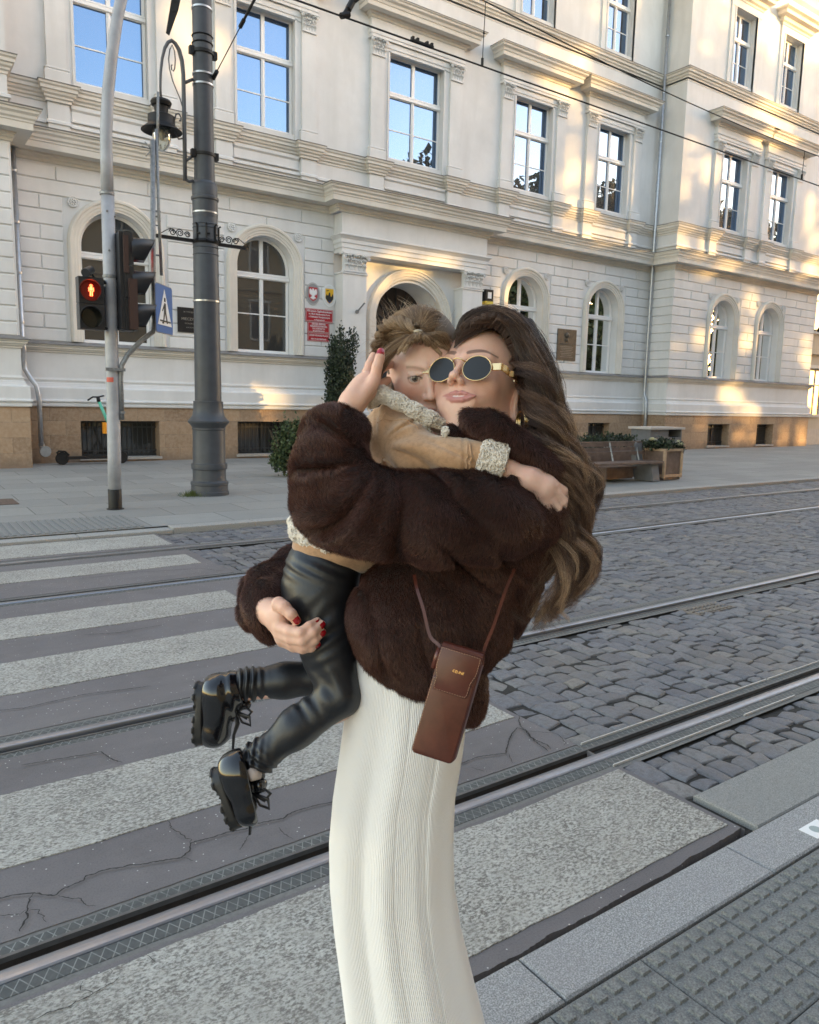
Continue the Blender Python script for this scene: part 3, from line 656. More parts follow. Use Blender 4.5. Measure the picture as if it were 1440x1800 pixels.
def fork(pts, r_):
    out = []
    for i in range(len(pts)-1): out.append(pts[i]); out.append(((pts[i][0]+pts[i+1][0])/2+r_.normal(0, .006), (pts[i][1]+pts[i+1][1])/2+r_.normal(0, .006)))
    return out+[pts[-1]]
r_ = np.random.default_rng(4)
for k, pts in CR_.items():
    Q = rough_line(fork(pts, r_), .008, .0013, r_); n_ = len(Q); T = np.gradient(Q, axis=0); T /= np.linalg.norm(T, axis=1)[:, None]+1e-9; N = np.stack([-T[:, 1], T[:, 0]], 1)
    base = .0026 if k in ('c1', 'c8', 'c3', 'c9') else .0015
    wd = base*(.55+.8*r_.random(n_))*np.clip(np.minimum(np.arange(n_), np.arange(n_)[::-1])/6+.35, 0, 1)
    if k[0] == 'd': wd *= 1.7
    L, Rr = Q+N*wd[:, None], Q-N*wd[:, None]
    V = [(*p, .0075) for p in L]+[(*p, .0075) for p in Rr]; g.add(V, [(i, n_+i, n_+i+1, i+1) for i in range(n_-1)])
struct(g.build('asphalt_cracks', simple('crack_dark', (.028, .025, .024), .95)))
# ---- rails: head, groove, lip, rubber strips, mortar strips
X0, X1 = -25.0, 90.0
def rail(y, s):
    root = linkobj('tram_rail', None, None, (XE, y, 0)); root['kind'] = 'structure'
    d = lambda o: y+s*o
    def ribbon(name, prof, mat, x0=X0, x1=X1, smooth=False):
        mb = MB(); V = [(x, d(o), z) for x in (x0, x1) for o, z in prof]; k = len(prof)
        mb.add(V, [((i, i+1, k+i+1, k+i) if s < 0 else (i, k+i, k+i+1, i+1)) for i in range(k-1)])
        return struct(mb.build(name, mat, root, auto=35 if smooth else None))
    hd_ = [(.0, -.035), (.0, -.004), (.003, .002), (.010, .005), (.030, .006), (.047, .004), (.052, -.001), (.053, -.02)]
    ribbon('rail_head', hd_, M_rail, smooth=True)
    ribbon('rail_groove', [(.0, -.036), (-.042, -.036), (-.046, -.03), (-.05, -.004)], M_groove)
    ribbon('rail_lip', [(-.048, -.02), (-.049, .0), (-.061, .0), (-.062, -.01)], simple('rail_lip_steel', (.13, .13, .13), .5, .5, .2, 20) if 'rail_lip_steel' not in bpy.data.materials else bpy.data.materials['rail_lip_steel'])
    ribbon('rail_rubber_strip', [(.053, -.006), (.055, -.002), (.108, -.002), (.110, -.006)], M_rub)
    ribbon('rail_rubber_strip', [(-.062, -.006), (-.063, -.003), (-.100, -.003), (-.101, -.006)], M_rub)
    ribbon('rail_mortar_strip', [(.109, -.004), (.145, -.0035)], M_mortar)
    ribbon('rail_mortar_strip', [(-.100, -.004), (-.125, -.0035)], M_mortar)
    if y < 3:
        mb = MB(); q = .112
        for a, b, o in ((XE+.02, 4.05, -.104), (4.07, 6.6, -.104), (XE-.02, 3.35, .114), (3.47, 3.95, .114), (4.35, 6.1, .114)):
            mb.box(a, b, min(d(o), d(o+.005)), max(d(o), d(o+.005)), -.003, .007)
        struct(mb.build('rail_edge_strip', simple('bright_steel', (.62, .62, .62), .35, .3), root))
for y, s in RAILS: rail(y, s)
# ---- cobblestones
def cobbles(name, x0, x1, y0, y1, rx, ry, seed, zt=0.0, jit=1.0, tone=(0, 1)):
    r_ = np.random.default_rng(seed); S = []
    x = x0
    while x < x1-.05:
        wx = min(rx*r_.uniform(.85, 1.18), x1-x); y = y0+r_.uniform(-.4, 0)*ry
        while y < y1-.03:
            ly = ry*r_.uniform(.75, 1.35); a, b = max(y, y0), min(y+ly, y1)
            if b-a > .045: S.append((x+wx/2, (a+b)/2, wx/2, (b-a)/2))
            y += ly
        x += wx
    S = np.array(S); n_ = len(S); u = np.array([-1, -.975, -.84, -.4, .4, .84, .975, 1]); K_ = 8; U, Vv = np.meshgrid(u, u, indexing='ij'); u1, v1 = U, Vv
    gap = r_.uniform(.0022, .0065, (n_, 1, 1)); cor = r_.normal(0, .007*jit, (n_, 4, 2))
    w4 = np.stack([(1-u1)*(1-v1), (1+u1)*(1-v1), (1-u1)*(1+v1), (1+u1)*(1+v1)], 0)/4
    X = S[:, 0, None, None]+u1*(S[:, 2, None, None]-gap)+np.einsum('nk,kij->nij', cor[..., 0], w4)
    Y = S[:, 1, None, None]+v1*(S[:, 3, None, None]-gap)+np.einsum('nk,kij->nij', cor[..., 1], w4)
    wv = .004*np.sin(40*X+13*Y)+.003*np.sin(73*Y-31*X); rim = np.maximum(np.abs(u1), np.abs(v1)); X = X+wv*rim; Y = Y-wv*rim
    tilt = r_.normal(0, .035*jit, (n_, 2)); h = zt+r_.normal(0, .0035*jit, (n_, 1, 1))-.005*np.exp(-((S[:, 0]-3)**2/4)[:, None, None])
    dome = -.0055*(np.abs(u1)**4+np.abs(v1)**4); drop = np.where(rim > .99, -.04, 0)
    Z = h+dome+drop+tilt[:, 0, None, None]*u1*S[:, 2, None, None]+tilt[:, 1, None, None]*v1*S[:, 3, None, None]+.0022*np.sin(55*X+seed)*np.sin(47*Y)
    V = np.stack([X, Y, Z], -1).reshape(-1, 3)
    i, j = np.meshgrid(np.arange(K_-1), np.arange(K_-1), indexing='ij'); q = np.stack([i*K_+j, (i+1)*K_+j, (i+1)*K_+j+1, i*K_+j+1], -1).reshape(-1, 4)
    F = (q[None]+(np.arange(n_)*K_*K_)[:, None, None]).reshape(-1, 4); tn = np.repeat(np.clip(r_.beta(1.6, 2.4, n_)*(tone[1]-tone[0])+tone[0], 0, 1), K_*K_)
    return V, F, tn
parts_ = []
strips = [(1.645, rail_edges(R1, -1)[0]-.005), (rail_edges(R1, -1)[1]+.005, rail_edges(R2, 1)[0]-.01), (rail_edges(R2, 1)[1]+.01, rail_edges(R3, -1)[0]-.01), (rail_edges(R3, -1)[1]+.01, rail_edges(R4, 1)[0]-.01), (rail_edges(R4, 1)[1]+.01, 8.47)]
for k, (a, b) in enumerate(strips):
    parts_.append(cobbles('c', XE+.01, 15.0, a, b, .118, .135, 50+k, zt=-.004))
    parts_.append(cobbles('c', 15.0, 46.0, a, b, .17, .19, 70+k, zt=-.004, tone=(.3, 1)))
off = 0; VV, FF, TT = [], [], []
for V, F, tn in parts_: VV.append(V); FF.append(F+off); TT.append(tn); off += len(V)
struct(npmesh('cobblestones', np.concatenate(VV), np.concatenate(FF), M_cob, None, True, attrs={'tone': np.concatenate(TT)}))
g = MB(); g.add([(46, 1.36, -.002), (160, 1.36, -.002), (160, 8.5, -.002), (46, 8.5, -.002)], [(0, 1, 2, 3)]); g.add([(XE+.01, 1.36, -.021), (46, 1.36, -.021), (46, 8.5, -.021), (XE+.01, 8.5, -.021)], [(0, 1, 2, 3)]); g.add([(-25, 1.36, -.04), (XE, 1.36, -.04), (XE, 8.5, -.04), (-25, 8.5, -.04)], [(0, 1, 2, 3)])
struct(g.build('road_bed', simple('road_bed_grit', (.03, .028, .025), .95, 0, .4, 60, .5)))
# ---- near kerb, edge slabs, tactile paving
g = MB(); x = -9.43
def slab(mb, x0, x1, y0, y1, z0, z1, c=.006):
    v = [(x0,y0,z0),(x1,y0,z0),(x1,y1,z0),(x0,y1,z0),(x0,y0,z1-c),(x1,y0,z1-c),(x1,y1,z1-c),(x0,y1,z1-c),(x0+c,y0+c,z1),(x1-c,y0+c,z1),(x1-c,y1-c,z1),(x0+c,y1-c,z1)]
    mb.add(v, [(8,9,10,11),(4,5,9,8),(5,6,10,9),(6,7,11,10),(7,4,8,11),(0,1,5,4),(1,2,6,5),(2,3,7,6),(3,0,4,7)])
for k in range(60): slab(g, x+.003, x+.98-.003, 1.175, 1.352, -.06, .014); x += .98
struct(g.build('kerb', M_kerb))
g = MB(); x = XE+.045
for k in range(30): slab(g, x+.004, x+1.55-.004, 1.362+.004*(k % 2), 1.632, -.06, .006+.002*(k % 3)); x += 1.55
struct(g.build('edge_slabs', M_slab2))
g = MB(); px = .0575
for i in range(-3, 14):
    for j in range(0, 5):
        slab(g, 1.55-.97+.35*i+.0015, 1.55-.97+.35*(i+1)-.0015, 1.165-.35*(j+1)+.0015, 1.165-.35*j-.0015, -.05, .012, .003)
        if i < -2: continue
        for a in range(6):
            for b in range(6):
                cx, cy = 1.55-.97+.35*i+.0315+px*a, 1.165-.35*j-.0315-px*b; e = .0155
                g.add([(cx-e-.003,cy-e-.003,.012),(cx+e+.003,cy-e-.003,.012),(cx+e+.003,cy+e+.003,.012),(cx-e-.003,cy+e+.003,.012),(cx-e,cy-e,.0200),(cx+e,cy-e,.0200),(cx+e,cy+e,.0200),(cx-e,cy+e,.0200)], [(4,5,6,7),(0,1,5,4),(1,2,6,5),(2,3,7,6),(3,0,4,7)])
struct(g.build('tactile_paving', M_tact))
g = MB(); g.add([(-40, -6, .0), (80, -6, .0), (80, 1.17, .0), (-40, 1.17, .0)], [(0, 1, 2, 3)]); struct(g.build('near_pavement', M_slabs))
g = MB(); g.box(2.645, 2.772, 1.192, 1.262, .0138, .0152); pl = g.build('survey_marker', simple('white_enamel', (.8, .8, .8), .4)); tag(pl, 'small white rectangular marker plate with a grey oval stuck on the granite kerb', 'marker plate')
g = MB(); g.lathe([(0, .0154), (.022, .0154), (.022, .0150)][::-1], (2.70, 1.228, 0), 24); g.build('oval_mark', simple('grey_print', (.3, .36, .36), .5), pl)
# ---- far pavement
g = MB(); g.add([(-60, 8.70, .045), (160, 8.70, .045), (160, 22, .06), (-60, 22, .06)], [(0, 1, 2, 3)]); struct(g.build('pavement', M_slabs))
M_kerb2 = mat_granite('far_kerb_stone', (.33, .325, .31), (.45, .44, .42), 150, (.30, .29, .27))
g = MB(); x = -9.3
for k in range(90): slab(g, x+.004, x+1.0-.004, 8.50, 8.71, -.06, .05 if x > 2.0 else .03); x += 1.0
struct(g.build('far_kerb', M_kerb2))
g = MB(); y0_, y1_ = 8.74, 9.72
g.box(-3, 2.44, y0_, y1_, .0, .050)
for x in np.arange(-3, 2.43, .077): g.box(x+.018, x+.058, y0_+.01, y1_-.01, .050, .058)
struct(g.build('ribbed_tactile_strip', mat_granite('ribbed_concrete', (.22, .22, .215), (.30, .30, .29), 140, (.2, .2, .19))))
g = MB(); g.box(.8, 1.52, 11.32, 11.95, .05, .056)
mh = struct(g.build('manhole_cover', simple('rusty_iron', (.14, .10, .08), .8, .3, .3, 30)))
g = MB(); g.box(4.92, 5.42, 3.22, 3.40, -.03, -.004)
for k in range(9):
    for j in range(3): g.box(4.95+k*.05, 4.975+k*.05, 3.235+j*.055, 3.265+j*.055, -.004, .003)
struct(g.build('drain_grate', simple('grate_iron', (.20, .18, .16), .7, .4, .3, 40)))
# grass tuft at the mast
g = MB(); r_ = np.random.default_rng(9)
for k in range(260):
    a = r_.uniform(0, 6.28); rr = abs(r_.normal(0, .07)); x, y = 3.86+rr*math.cos(a)*1.4, 11.2+rr*math.sin(a); h = r_.uniform(.03, .11); dx, dy = r_.normal(0, .03, 2); w_ = .004
    g.add([(x-w_, y, .05), (x+w_, y, .05), (x+dx, y+dy, .05+h)], [(0, 1, 2)])
o = g.build('grass_tuft', simple('grass_green', (.10, .13, .035), .8)); o['kind'] = 'stuff'; o['label'] = 'small tuft of grass growing at the foot of the grey mast'; o['category'] = 'grass'
# ---- buildings of the other side of the street, behind the camera, and neighbours
M_och = mat_plaster('ochre_plaster', (.46, .34, .20)); M_bei = mat_plaster('beige_plaster', (.56, .50, .40))
def row_house(name, label, x0, x1, y0, y1, h, mat, face):
    root = thing(name, label, 'building', ((x0+x1)/2, (y0+y1)/2, 0)); mb = MB(); mb.box(x0, x1, y0, y1, -.06, h); mb.build('wall', mat, root)
    mb = MB(); ym = (y0+y1)/2; mb.add([(x0-.3, y0-.3, h), (x1+.3, y0-.3, h), (x1+.3, y1+.3, h), (x0-.3, y1+.3, h), (x0-.3, ym, h+2.2), (x1+.3, ym, h+2.2)], [(0, 1, 5, 4), (2, 3, 4, 5), (0, 4, 3), (1, 2, 5), (0, 3, 2, 1)]); mb.build('roof', bpy.data.materials['roof_tiles'], root)
    yf = y1 if face > 0 else y0; s = face
    z = 1.4
    while z < h-1.8:
        x = x0+1.3
        while x < x1-1.2:
            mf = MB(); mg = MB(); mg.box(x-.5, x+.5, min(yf, yf+s*.02), max(yf, yf+s*.02), z, z+1.9)
            mf.box(x-.68, x+.68, min(yf, yf+s*.12), max(yf, yf+s*.12), z+2.0, z+2.14); mf.box(x-.62, x+.62, min(yf, yf+s*.1), max(yf, yf+s*.1), z-.12, z)
            for q in (-1, 1): mf.box(x+q*.56-.06, x+q*.56+.06, min(yf, yf+s*.06), max(yf, yf+s*.06), z, z+2.0)
            mf.box(x-.03, x+.03, min(yf, yf+s*.05), max(yf, yf+s*.05), z, z+1.9); mf.box(x-.5, x+.5, min(yf, yf+s*.045), max(yf, yf+s*.045), z+1.25, z+1.31)
            wo = mf.build('window', M_trim, root); mg.build('window_pane', M_glass_low, wo); x += 2.5
        mc = MB(); mc.box(x0, x1, min(yf, yf+s*.15), max(yf, yf+s*.15), z+2.6, z+2.8); mc.build('string_course', mat, root); z += 3.6
    mc = MB(); mc.box(x0-.1, x1+.1, min(yf, yf+s*.4), max(yf, yf+s*.4), h-.5, h-.05); mc.build('cornice', mat, root); return root
row_house('townhouse', 'ochre townhouse across the street, mirrored in the upper windows of the white school', -3, 22, -16, -4.6, 14.6, M_och, 1)
row_house('townhouse', 'beige townhouse down the street at the far right edge, behind the white school wing', 32.9, 52, 17.6, 28, 15, M_bei, -1)
g = MB(); g.box(33.3, 36.5, 17.45, 17.6, .06, .75); g.build('plinth', simple('pale_stone', (.5, .46, .4), .85, 0, .1, 6), bpy.data.objects['townhouse.001'])
wl_ = thing('wall_lamp', 'small dark wall lamp on the beige house at the right edge', 'wall lamp', (33.4, 17.6, 5.0))
g = MB(); g.tube([(33.6, 17.6, 5.0), (33.6, 17.35, 5.02), (33.6, 17.25, 5.0)], .03, 8); g.build('arm', M_bars, wl_)
g = MB(); g.lathe([(.05, -.1), (.15, -.06), (.17, .0), (.12, .1), (.05, .14)], (33.6, 17.2, 5.0), 16); g.build('shade', M_bars, wl_, auto=40)
# ================================================================== trees added out of view to screen the low sun, gaps shaped for facade patches
PATCH = [(6.35,9.5,.28,1.0),(7.95,1.40,.95,.26),(8.3,1.1,.9,.16),(18.3,11.95,.8,.5),(17.5,11.3,.55,.35),(18.9,10.9,.35,.3),(18.85,8.8,.34,.95),(19.1,7.3,.9,.35),(21.8,9.6,.16,1.1),(21.9,7.35,.3,.4),
 (11.5,4.95,.55,.4),(12.3,5.2,.5,.12),(15.6,5.1,.42,.75),(16.2,4.6,.3,.5),(23.9,9.9,.75,.5),(23.6,7.3,1.2,.35),(24.6,6.75,.6,.3),(27.6,4.9,.4,1.0),(24.2,4.0,.9,.42),(26.9,2.1,.35,.5),(27.6,1.6,.6,.35),(28.0,.9,.5,.6),(24.7,.75,.22,.6),
 (31.6,.35,.8,.42),(28.0,12.3,1.3,.5),(27.4,11.6,.9,.35),(31.4,9.0,.6,1.0),(31.8,7.3,.5,.35),(31.2,4.4,.6,.25),(32.2,3.9,.4,.5),(29.5,7.0,.5,.2)]
M_leaf = simple('tree_leaves', (.045, .06, .018), .8, 0, .4, 2); M_bark = simple('tree_bark', (.09, .07, .05), .9, 0, .3, 8, .4)
def sun_screen_trees():
    r_ = np.random.default_rng(21); sd = np.array(SUNDIR); N = 100000
    X = r_.uniform(20.5, 76.5, N); Y = r_.uniform(-10, -5, N); top = np.interp(X, [20, 36, 46, 60, 77], [15, 16.5, 18, 18.5, 17])+1.2*np.sin(X*.9)+.8*np.sin(X*2.3+1); Z = (top-.5)*r_.random(N)**.9+.5
    # where does each leaf's shadow land on the facade
    def wall(X, Y, Z, yw): t = (yw-Y)/sd[1]; return X+sd[0]*t, Z+sd[2]*t
    drop = np.zeros(N, bool); SZ = r_.uniform(.17, .30, N)
    for px_, pz, rx, rz in PATCH:
        yw = 18.0 if px_ < 23 else 17.0; wx, wz = wall(X, Y, Z, yw); wob = .22*np.sin(7*wx+3*wz)+.2*np.sin(5*wz-4*wx+1)
        drop |= ((wx-px_)/(rx+.16+SZ*1.2))**2+((wz-pz)/(rz+.10+SZ*.95))**2 < 1+wob
    keep = ~(drop & (r_.random(N) < .94)); X, Y, Z = X[keep], Y[keep], Z[keep]; n_ = len(X); s = SZ[keep]
    a = r_.normal(0, 1, (n_, 3)); a /= np.linalg.norm(a, axis=1)[:, None]; b = np.cross(a, r_.normal(0, 1, (n_, 3))); b /= np.linalg.norm(b, axis=1)[:, None]
    # leaves mostly face the sun side so that the crown closes
    P = np.stack([X, Y, Z], 1); V = np.stack([P-a*s[:, None]*1.2, P+b*s[:, None]*.8, P+a*s[:, None]*1.2, P-b*s[:, None]*.8], 1)
    tid = np.clip(((X-20.5)/7).astype(int), 0, 7)
    for k in range(8):
        sel = np.where(tid == k)[0]; cx = 24+7*k
        root = thing('park_tree', '', 'tree', (cx, -7.5, 0), 'park trees across the street')
        root['label'] = ['leafy park tree across the street, nearest to the ochre townhouse', 'second leafy park tree from the ochre townhouse, across the street', 'third leafy park tree counted from the ochre townhouse', 'fourth leafy park tree, mirrored in the window above the portal', 'fifth leafy park tree, mirrored in the window right of the portal', 'sixth leafy park tree, mirrored in the upper window beside the drainpipe', 'seventh leafy park tree, mirrored in the left wing window', 'last leafy park tree, farthest from the ochre townhouse'][k]
        Vk = V[sel].reshape(-1, 3); F = np.arange(len(Vk)).reshape(-1, 4); npmesh('crown', Vk, F, M_leaf, root, False)
        g = MB(); g.tube([(cx, -7.5, -.1), (cx+.2, -7.4, 5), (cx-.1, -7.6, 11), (cx+.3, -7.5, 18)], [.38, .3, .2, .08], 10)
        for j in range(9):
            a_ = j*2.4; z = 5+j*1.2; g.tube([(cx, -7.5, z), (cx+1.2*math.cos(a_), -7.5+.8*math.sin(a_), z+1.2), (cx+2.6*math.cos(a_), -7.5+1.6*math.sin(a_), z+2.8)], [.12, .08, .03], 6)
        g.build('trunk', M_bark, root, smooth=True)
sun_screen_trees()
# ================================================================== street furniture
M_mast = simple('mast_grey_paint', (.062, .069, .082), .45, 0, .15, 5, .08, spec=.35)
M_blk = simple('black_painted_metal', (.013, .013, .014), .5, 0, .2, 20, spec=.3); M_lampg = simple('lamp_arm_grey', (.09, .095, .105), .45)
M_strap = simple('steel_strap', (.45, .46, .48), .35, .9)
M_poleg = simple('signal_pole_grey', (.36, .37, .40), .5, .1, .15, 6, .1); M_galv = simple('galvanised_tube', (.24, .25, .26), .5, .5, .25, 30)
M_plasb = simple('signal_black_plastic', (.022, .023, .027), .38, 0, .15, 10)
def emit(name, col, s):
    t = NT(name); t.set(Base_Color=(*col, 1)); t.b.inputs['Emission Color'].default_value = (*col, 1); t.b.inputs['Emission Strength'].default_value = s; return t.m
def dot(mb, c, r, n, axis, d): mb.lathe([(0, 0), (r, 0), (r, d), (0, d)], c, n, axis)
mx, my = 4.17, 11.3
mast = thing('tram_mast', 'thick dark grey iron tram mast with a flared base on the far pavement', 'mast', (mx, my, .045))
g = MB(); g.lathe([(.29, .04), (.29, .10), (.28, .11), (.275, .2), (.285, .21), (.285, .245), (.255, .27), (.25, .30), (.25, .44), (.268, .45), (.272, .49), (.268, .53), (.25, .535), (.245, .56), (.24, 1.04), (.25, 1.05), (.25, 1.075), (.245, 1.08), (.27, 1.12), (.305, 1.155), (.31, 1.18), (.29, 1.20), (.245, 1.25), (.225, 1.33), (.22, 1.45), (.222, 1.46), (.222, 1.475), (.198, 1.48)], (mx, my, 0), 48); g.build('mast_base', M_mast, mast, auto=30)
g = MB(); g.lathe([(.198, 1.47), (.195, 2.02), (.194, 2.03), (.178, 4.15), (.176, 4.16)], (mx, my, 0), 40)
g.lathe([(.182, 4.15), (.182, 4.38), (.196, 4.39), (.2, 4.41), (.196, 4.43), (.182, 4.44), (.182, 4.6), (.178, 4.61)], (mx, my, 0), 40)
g.lathe([(.150, 4.6), (.140, 5.4), (.136, 7), (.12, 9.5), (.0, 9.5)], (mx, my, 0), 40); g.lathe([(.182, 4.6), (.17, 4.63), (.15, 4.65)], (mx, my, 0), 40)
for z, r in ((3.62, .183), (3.72, .182), (4.0, .181), (4.05, .18)): g.lathe([(r, z-.012), (r+.006, z), (r, z+.012)], (mx, my, 0), 40)
g.build('shaft', M_mast, mast, auto=30)
for k in range(6):                                                # iron hooks around the shaft
    g = MB()
    a = -2.6+k*.75; cx, cy = mx+.19*math.cos(a), my+.19*math.sin(a); ox, oy = math.cos(a), math.sin(a)
    g.tube([(cx+.03*ox, cy+.03*oy, 4.04), (cx, cy, 4.02), (cx, cy, 3.84), (cx+.03*ox, cy+.03*oy, 3.80)], .014, 6)
    g.tube([(cx, cy, 3.9), (cx-.05*oy, cy+.05*ox, 3.9)], .012, 6); g.build('hook', M_blk, mast)
for z, r, m_, hh in ((6.98, .142, M_strap, .012), (6.11, .146, M_strap, .012), (5.97, .147, M_strap, .012), (4.21, .183, M_strap, .010), (2.95, .192, M_strap, .012)):
    g = MB(); g.lathe([(r-.01, z-hh), (r+.004, z-hh), (r+.004, z+hh), (r-.01, z+hh)], (mx, my, 0), 40); g.build('steel_band', m_, mast, auto=40)
for z in (6.42, 6.52, 6.62): g = MB(); g.lathe([(.14, z-.012), (.152, z), (.14, z+.012)], (mx, my, 0), 32); g.build('cable_band', M_blk, mast, auto=40)
for z in (6.40, 5.02):
    g = MB(); g.lathe([(.14, z-.02), (.16, z-.02), (.16, z+.02), (.14, z+.02)], (mx, my, 0), 32)
    for sx in (-1, 1): g.box(mx+sx*.17-.03, mx+sx*.17+.03, my-.06, my+.02, z-.05, z+.05)
    g.build('clamp', M_blk, mast, auto=40)
# scrolled banner arms
g = MB(); z0 = 3.80
g.box(3.44, 3.99, my-.03, my+.03, z0-.022, z0+.022); g.box(4.34, 4.80, my-.03, my+.03, z0-.022, z0+.022)
g.lathe([(.185, z0-.03), (.2, z0), (.185, z0+.03)], (mx, my, 0), 32)
def scroll(x, s, r, mir=1):
    pts = [];
    for k in range(30): a = k/29*3.3*math.pi; rr = r*(1-.75*k/29); pts.append((x+s*mir*(rr*math.cos(a)), my, z0+.03+r+rr*math.sin(a)*1.0))
    g.tube(pts, .008, 5)
for i, (x, r) in enumerate(((3.9, .045), (3.79, .055), (3.68, .05))): scroll(x, -1, r)
for i, (x, r) in enumerate(((4.42, .045), (4.53, .055), (4.64, .05))): scroll(x, 1, r)
g.tube([(3.48, my, z0+.02), (3.58, my, z0+.09), (3.65, my, z0+.13), (3.72, my, z0+.10), (3.76, my, z0+.03)], .007, 5); g.tube([(4.85, my, z0+.02), (4.74, my, z0+.09), (4.68, my, z0+.13), (4.6, my, z0+.10), (4.57, my, z0+.03)], .007, 5)
g.tube([(3.46+.05*math.cos(a), my, z0+.2+.06*math.sin(a)) for a in np.linspace(0, 5, 16)], .008, 5)
g.build('scrolled_arm', M_blk, mast, auto=50)
# street lamp hung on the mast
lx = 3.56; lamp = thing('street_lamp', 'bell shaped black street lamp with clear glass bulb on a curved arm', 'street lamp', (lx, my, 4.95))
g = MB(); A = [(3.88, 4.62), (3.885, 5.2), (3.885, 5.7), (3.885, 6.05), (3.87, 6.22), (3.83, 6.36), (3.78, 6.43), (3.73, 6.455), (3.68, 6.42), (3.63, 6.33), (3.59, 6.18), (3.565, 6.0), (3.555, 5.8), (3.56, 5.64)]
g.tube([(x, my, z) for x, z in A], [.030, .030, .03, .03, .03, .03, .028, .026, .024, .022, .02, .019, .018, .018], 10)
g.tube([(3.88, my, 4.64), (3.94, my, 4.62), (4.0, my, 4.64)], .022, 8); g.tube([(3.88, my, 5.93), (4.02, my, 6.02)], .022, 8); g.tube([(3.88, my, 4.88), (4.0, my, 4.98)], .02, 8)
g.build('arm', M_lampg, lamp, smooth=True)
g = MB()
g.tube([(x, my, z) for x, z in ((3.885, 5.55), (3.83, 5.72), (3.73, 5.93), (3.69, 6.08), (3.68, 6.2), (3.70, 6.33), (3.735, 6.40), (3.765, 6.33), (3.775, 6.22), (3.765, 6.10), (3.745, 6.06), (3.72, 6.07), (3.715, 6.12), (3.73, 6.14))], .009, 6)
g.tube([(x, my, z) for x, z in ((3.88, 5.2), (3.80, 5.17), (3.745, 5.25), (3.74, 5.4), (3.77, 5.5), (3.81, 5.515), (3.84, 5.47), (3.835, 5.42), (3.81, 5.42))], .012, 6)
g.build('scroll', M_lampg, lamp, smooth=True)
g = MB(); g.lathe([(.02, 5.68), (.06, 5.66), (.13, 5.63), (.145, 5.60), (.13, 5.56), (.10, 5.55), (.09, 5.47), (.10, 5.44), (.17, 5.43), (.185, 5.42), (.185, 5.31), (.19, 5.30), (.275, 5.235), (.28, 5.22), (.27, 5.215), (.17, 5.27), (.05, 5.28)], (lx, my, 0), 36); g.build('lamp_hood', M_blk, lamp, auto=30)
t = NT('lamp_glass'); t.set(Base_Color=(.85, .87, .8, 1), Roughness=.05); t.b.inputs['Transmission Weight'].default_value = .9; t.b.inputs['IOR'].default_value = 1.3
g = MB(); g.lathe([(.125, 5.27), (.13, 5.2), (.125, 5.12), (.10, 5.04), (.06, 4.985), (.02, 4.96), (.0, 4.957)], (lx, my, 0), 28); g.build('lamp_bulb', t.m, lamp, smooth=True)
g = MB(); g.lathe([(.0, 5.10), (.04, 5.11), (.05, 5.2), (.05, 5.27)], (lx, my, 0), 14); g.build('lamp_core', simple('lamp_core', (.25, .24, .2), .4), lamp, smooth=True)
# span wire
g = MB(); P0, P1 = np.array([mx+.13, my-.06, 6.08]), np.array([4.2, 6.0, 7.6])
sag = lambda a: P0+(P1-P0)*a
g.tube([sag(a) for a in np.linspace(0, 1, 8)], .007, 6); g.tube([sag(.22), sag(.36)], .018, 8); g.tube([sag(.20), sag(.225)], .028, 8); g.tube([sag(.355), sag(.375)], .022, 8); g.tube([P0, sag(.03)], .03, 8)
sw = g.build('span_wire', M_blk); tag(sw, 'diagonal span wire with an insulator rod leaving the grey mast up to the right', 'wire')
# ---- overhead line
wy = 6.85
def wire(pts, r, label): g = MB(); g.tube(pts, r, 6); o = g.build('overhead_wire', M_blk); tag(o, label, 'wire', None); return o
wire([(x, wy, 5.17) for x in np.linspace(-10, 70, 20)], .010, 'lower black tram contact wire with droppers clamped on it, crossing the white facade')
wire([(x, wy, 5.6+.24*((x-11.5)/6)**2 if abs(x-11.5) < 12 else 6.55) for x in np.linspace(-.5, 23.5, 40)], .008, 'upper sagging black catenary wire at the top of the photo')
for x, zt in ((5.67, 5.82), (12.33, 5.61)):
    g = MB(); g.tube([(x+.02, wy, zt), (x, wy, 5.17)], .005, 5); g.tube([(x, wy, 5.17), (x, wy, 5.25)], .016, 6); g.tube([(x+.01, wy, 5.5), (x+.01, wy, 5.52)], .012, 6)
    o = g.build('wire_dropper', M_blk); tag(o, 'thin vertical dropper between the tram wires %s' % ('above the portal window' if x < 8 else 'near the right edge'), 'wire dropper', 'droppers of the tram wires')
g = MB(); g.tube([(3.94, wy, 5.20), (4.0, wy, 5.30), (4.28, wy-.1, 5.56), (5.2, wy-.6, 6.3)], .022, 8); g.tube([(3.90, wy, 5.17), (3.99, wy, 5.21)], .03, 8); g.tube([(3.98, wy, 5.25), (4.03, wy, 5.34)], .034, 8)
o = g.build('registration_arm', M_blk); tag(o, 'black registration arm with insulator holding the lower tram wire near the top edge', 'wire arm')
g = MB(); g.tube([(4.72, wy, 5.18), (5.0, wy, 5.18)], .02, 6)
for x in (4.74, 4.8, 4.92, 4.98): g.box(x-.012, x+.012, wy-.02, wy+.02, 5.17, 5.215)
o = g.build('wire_splice', M_blk); tag(o, 'small black splice clamp on the lower tram wire', 'wire clamp')
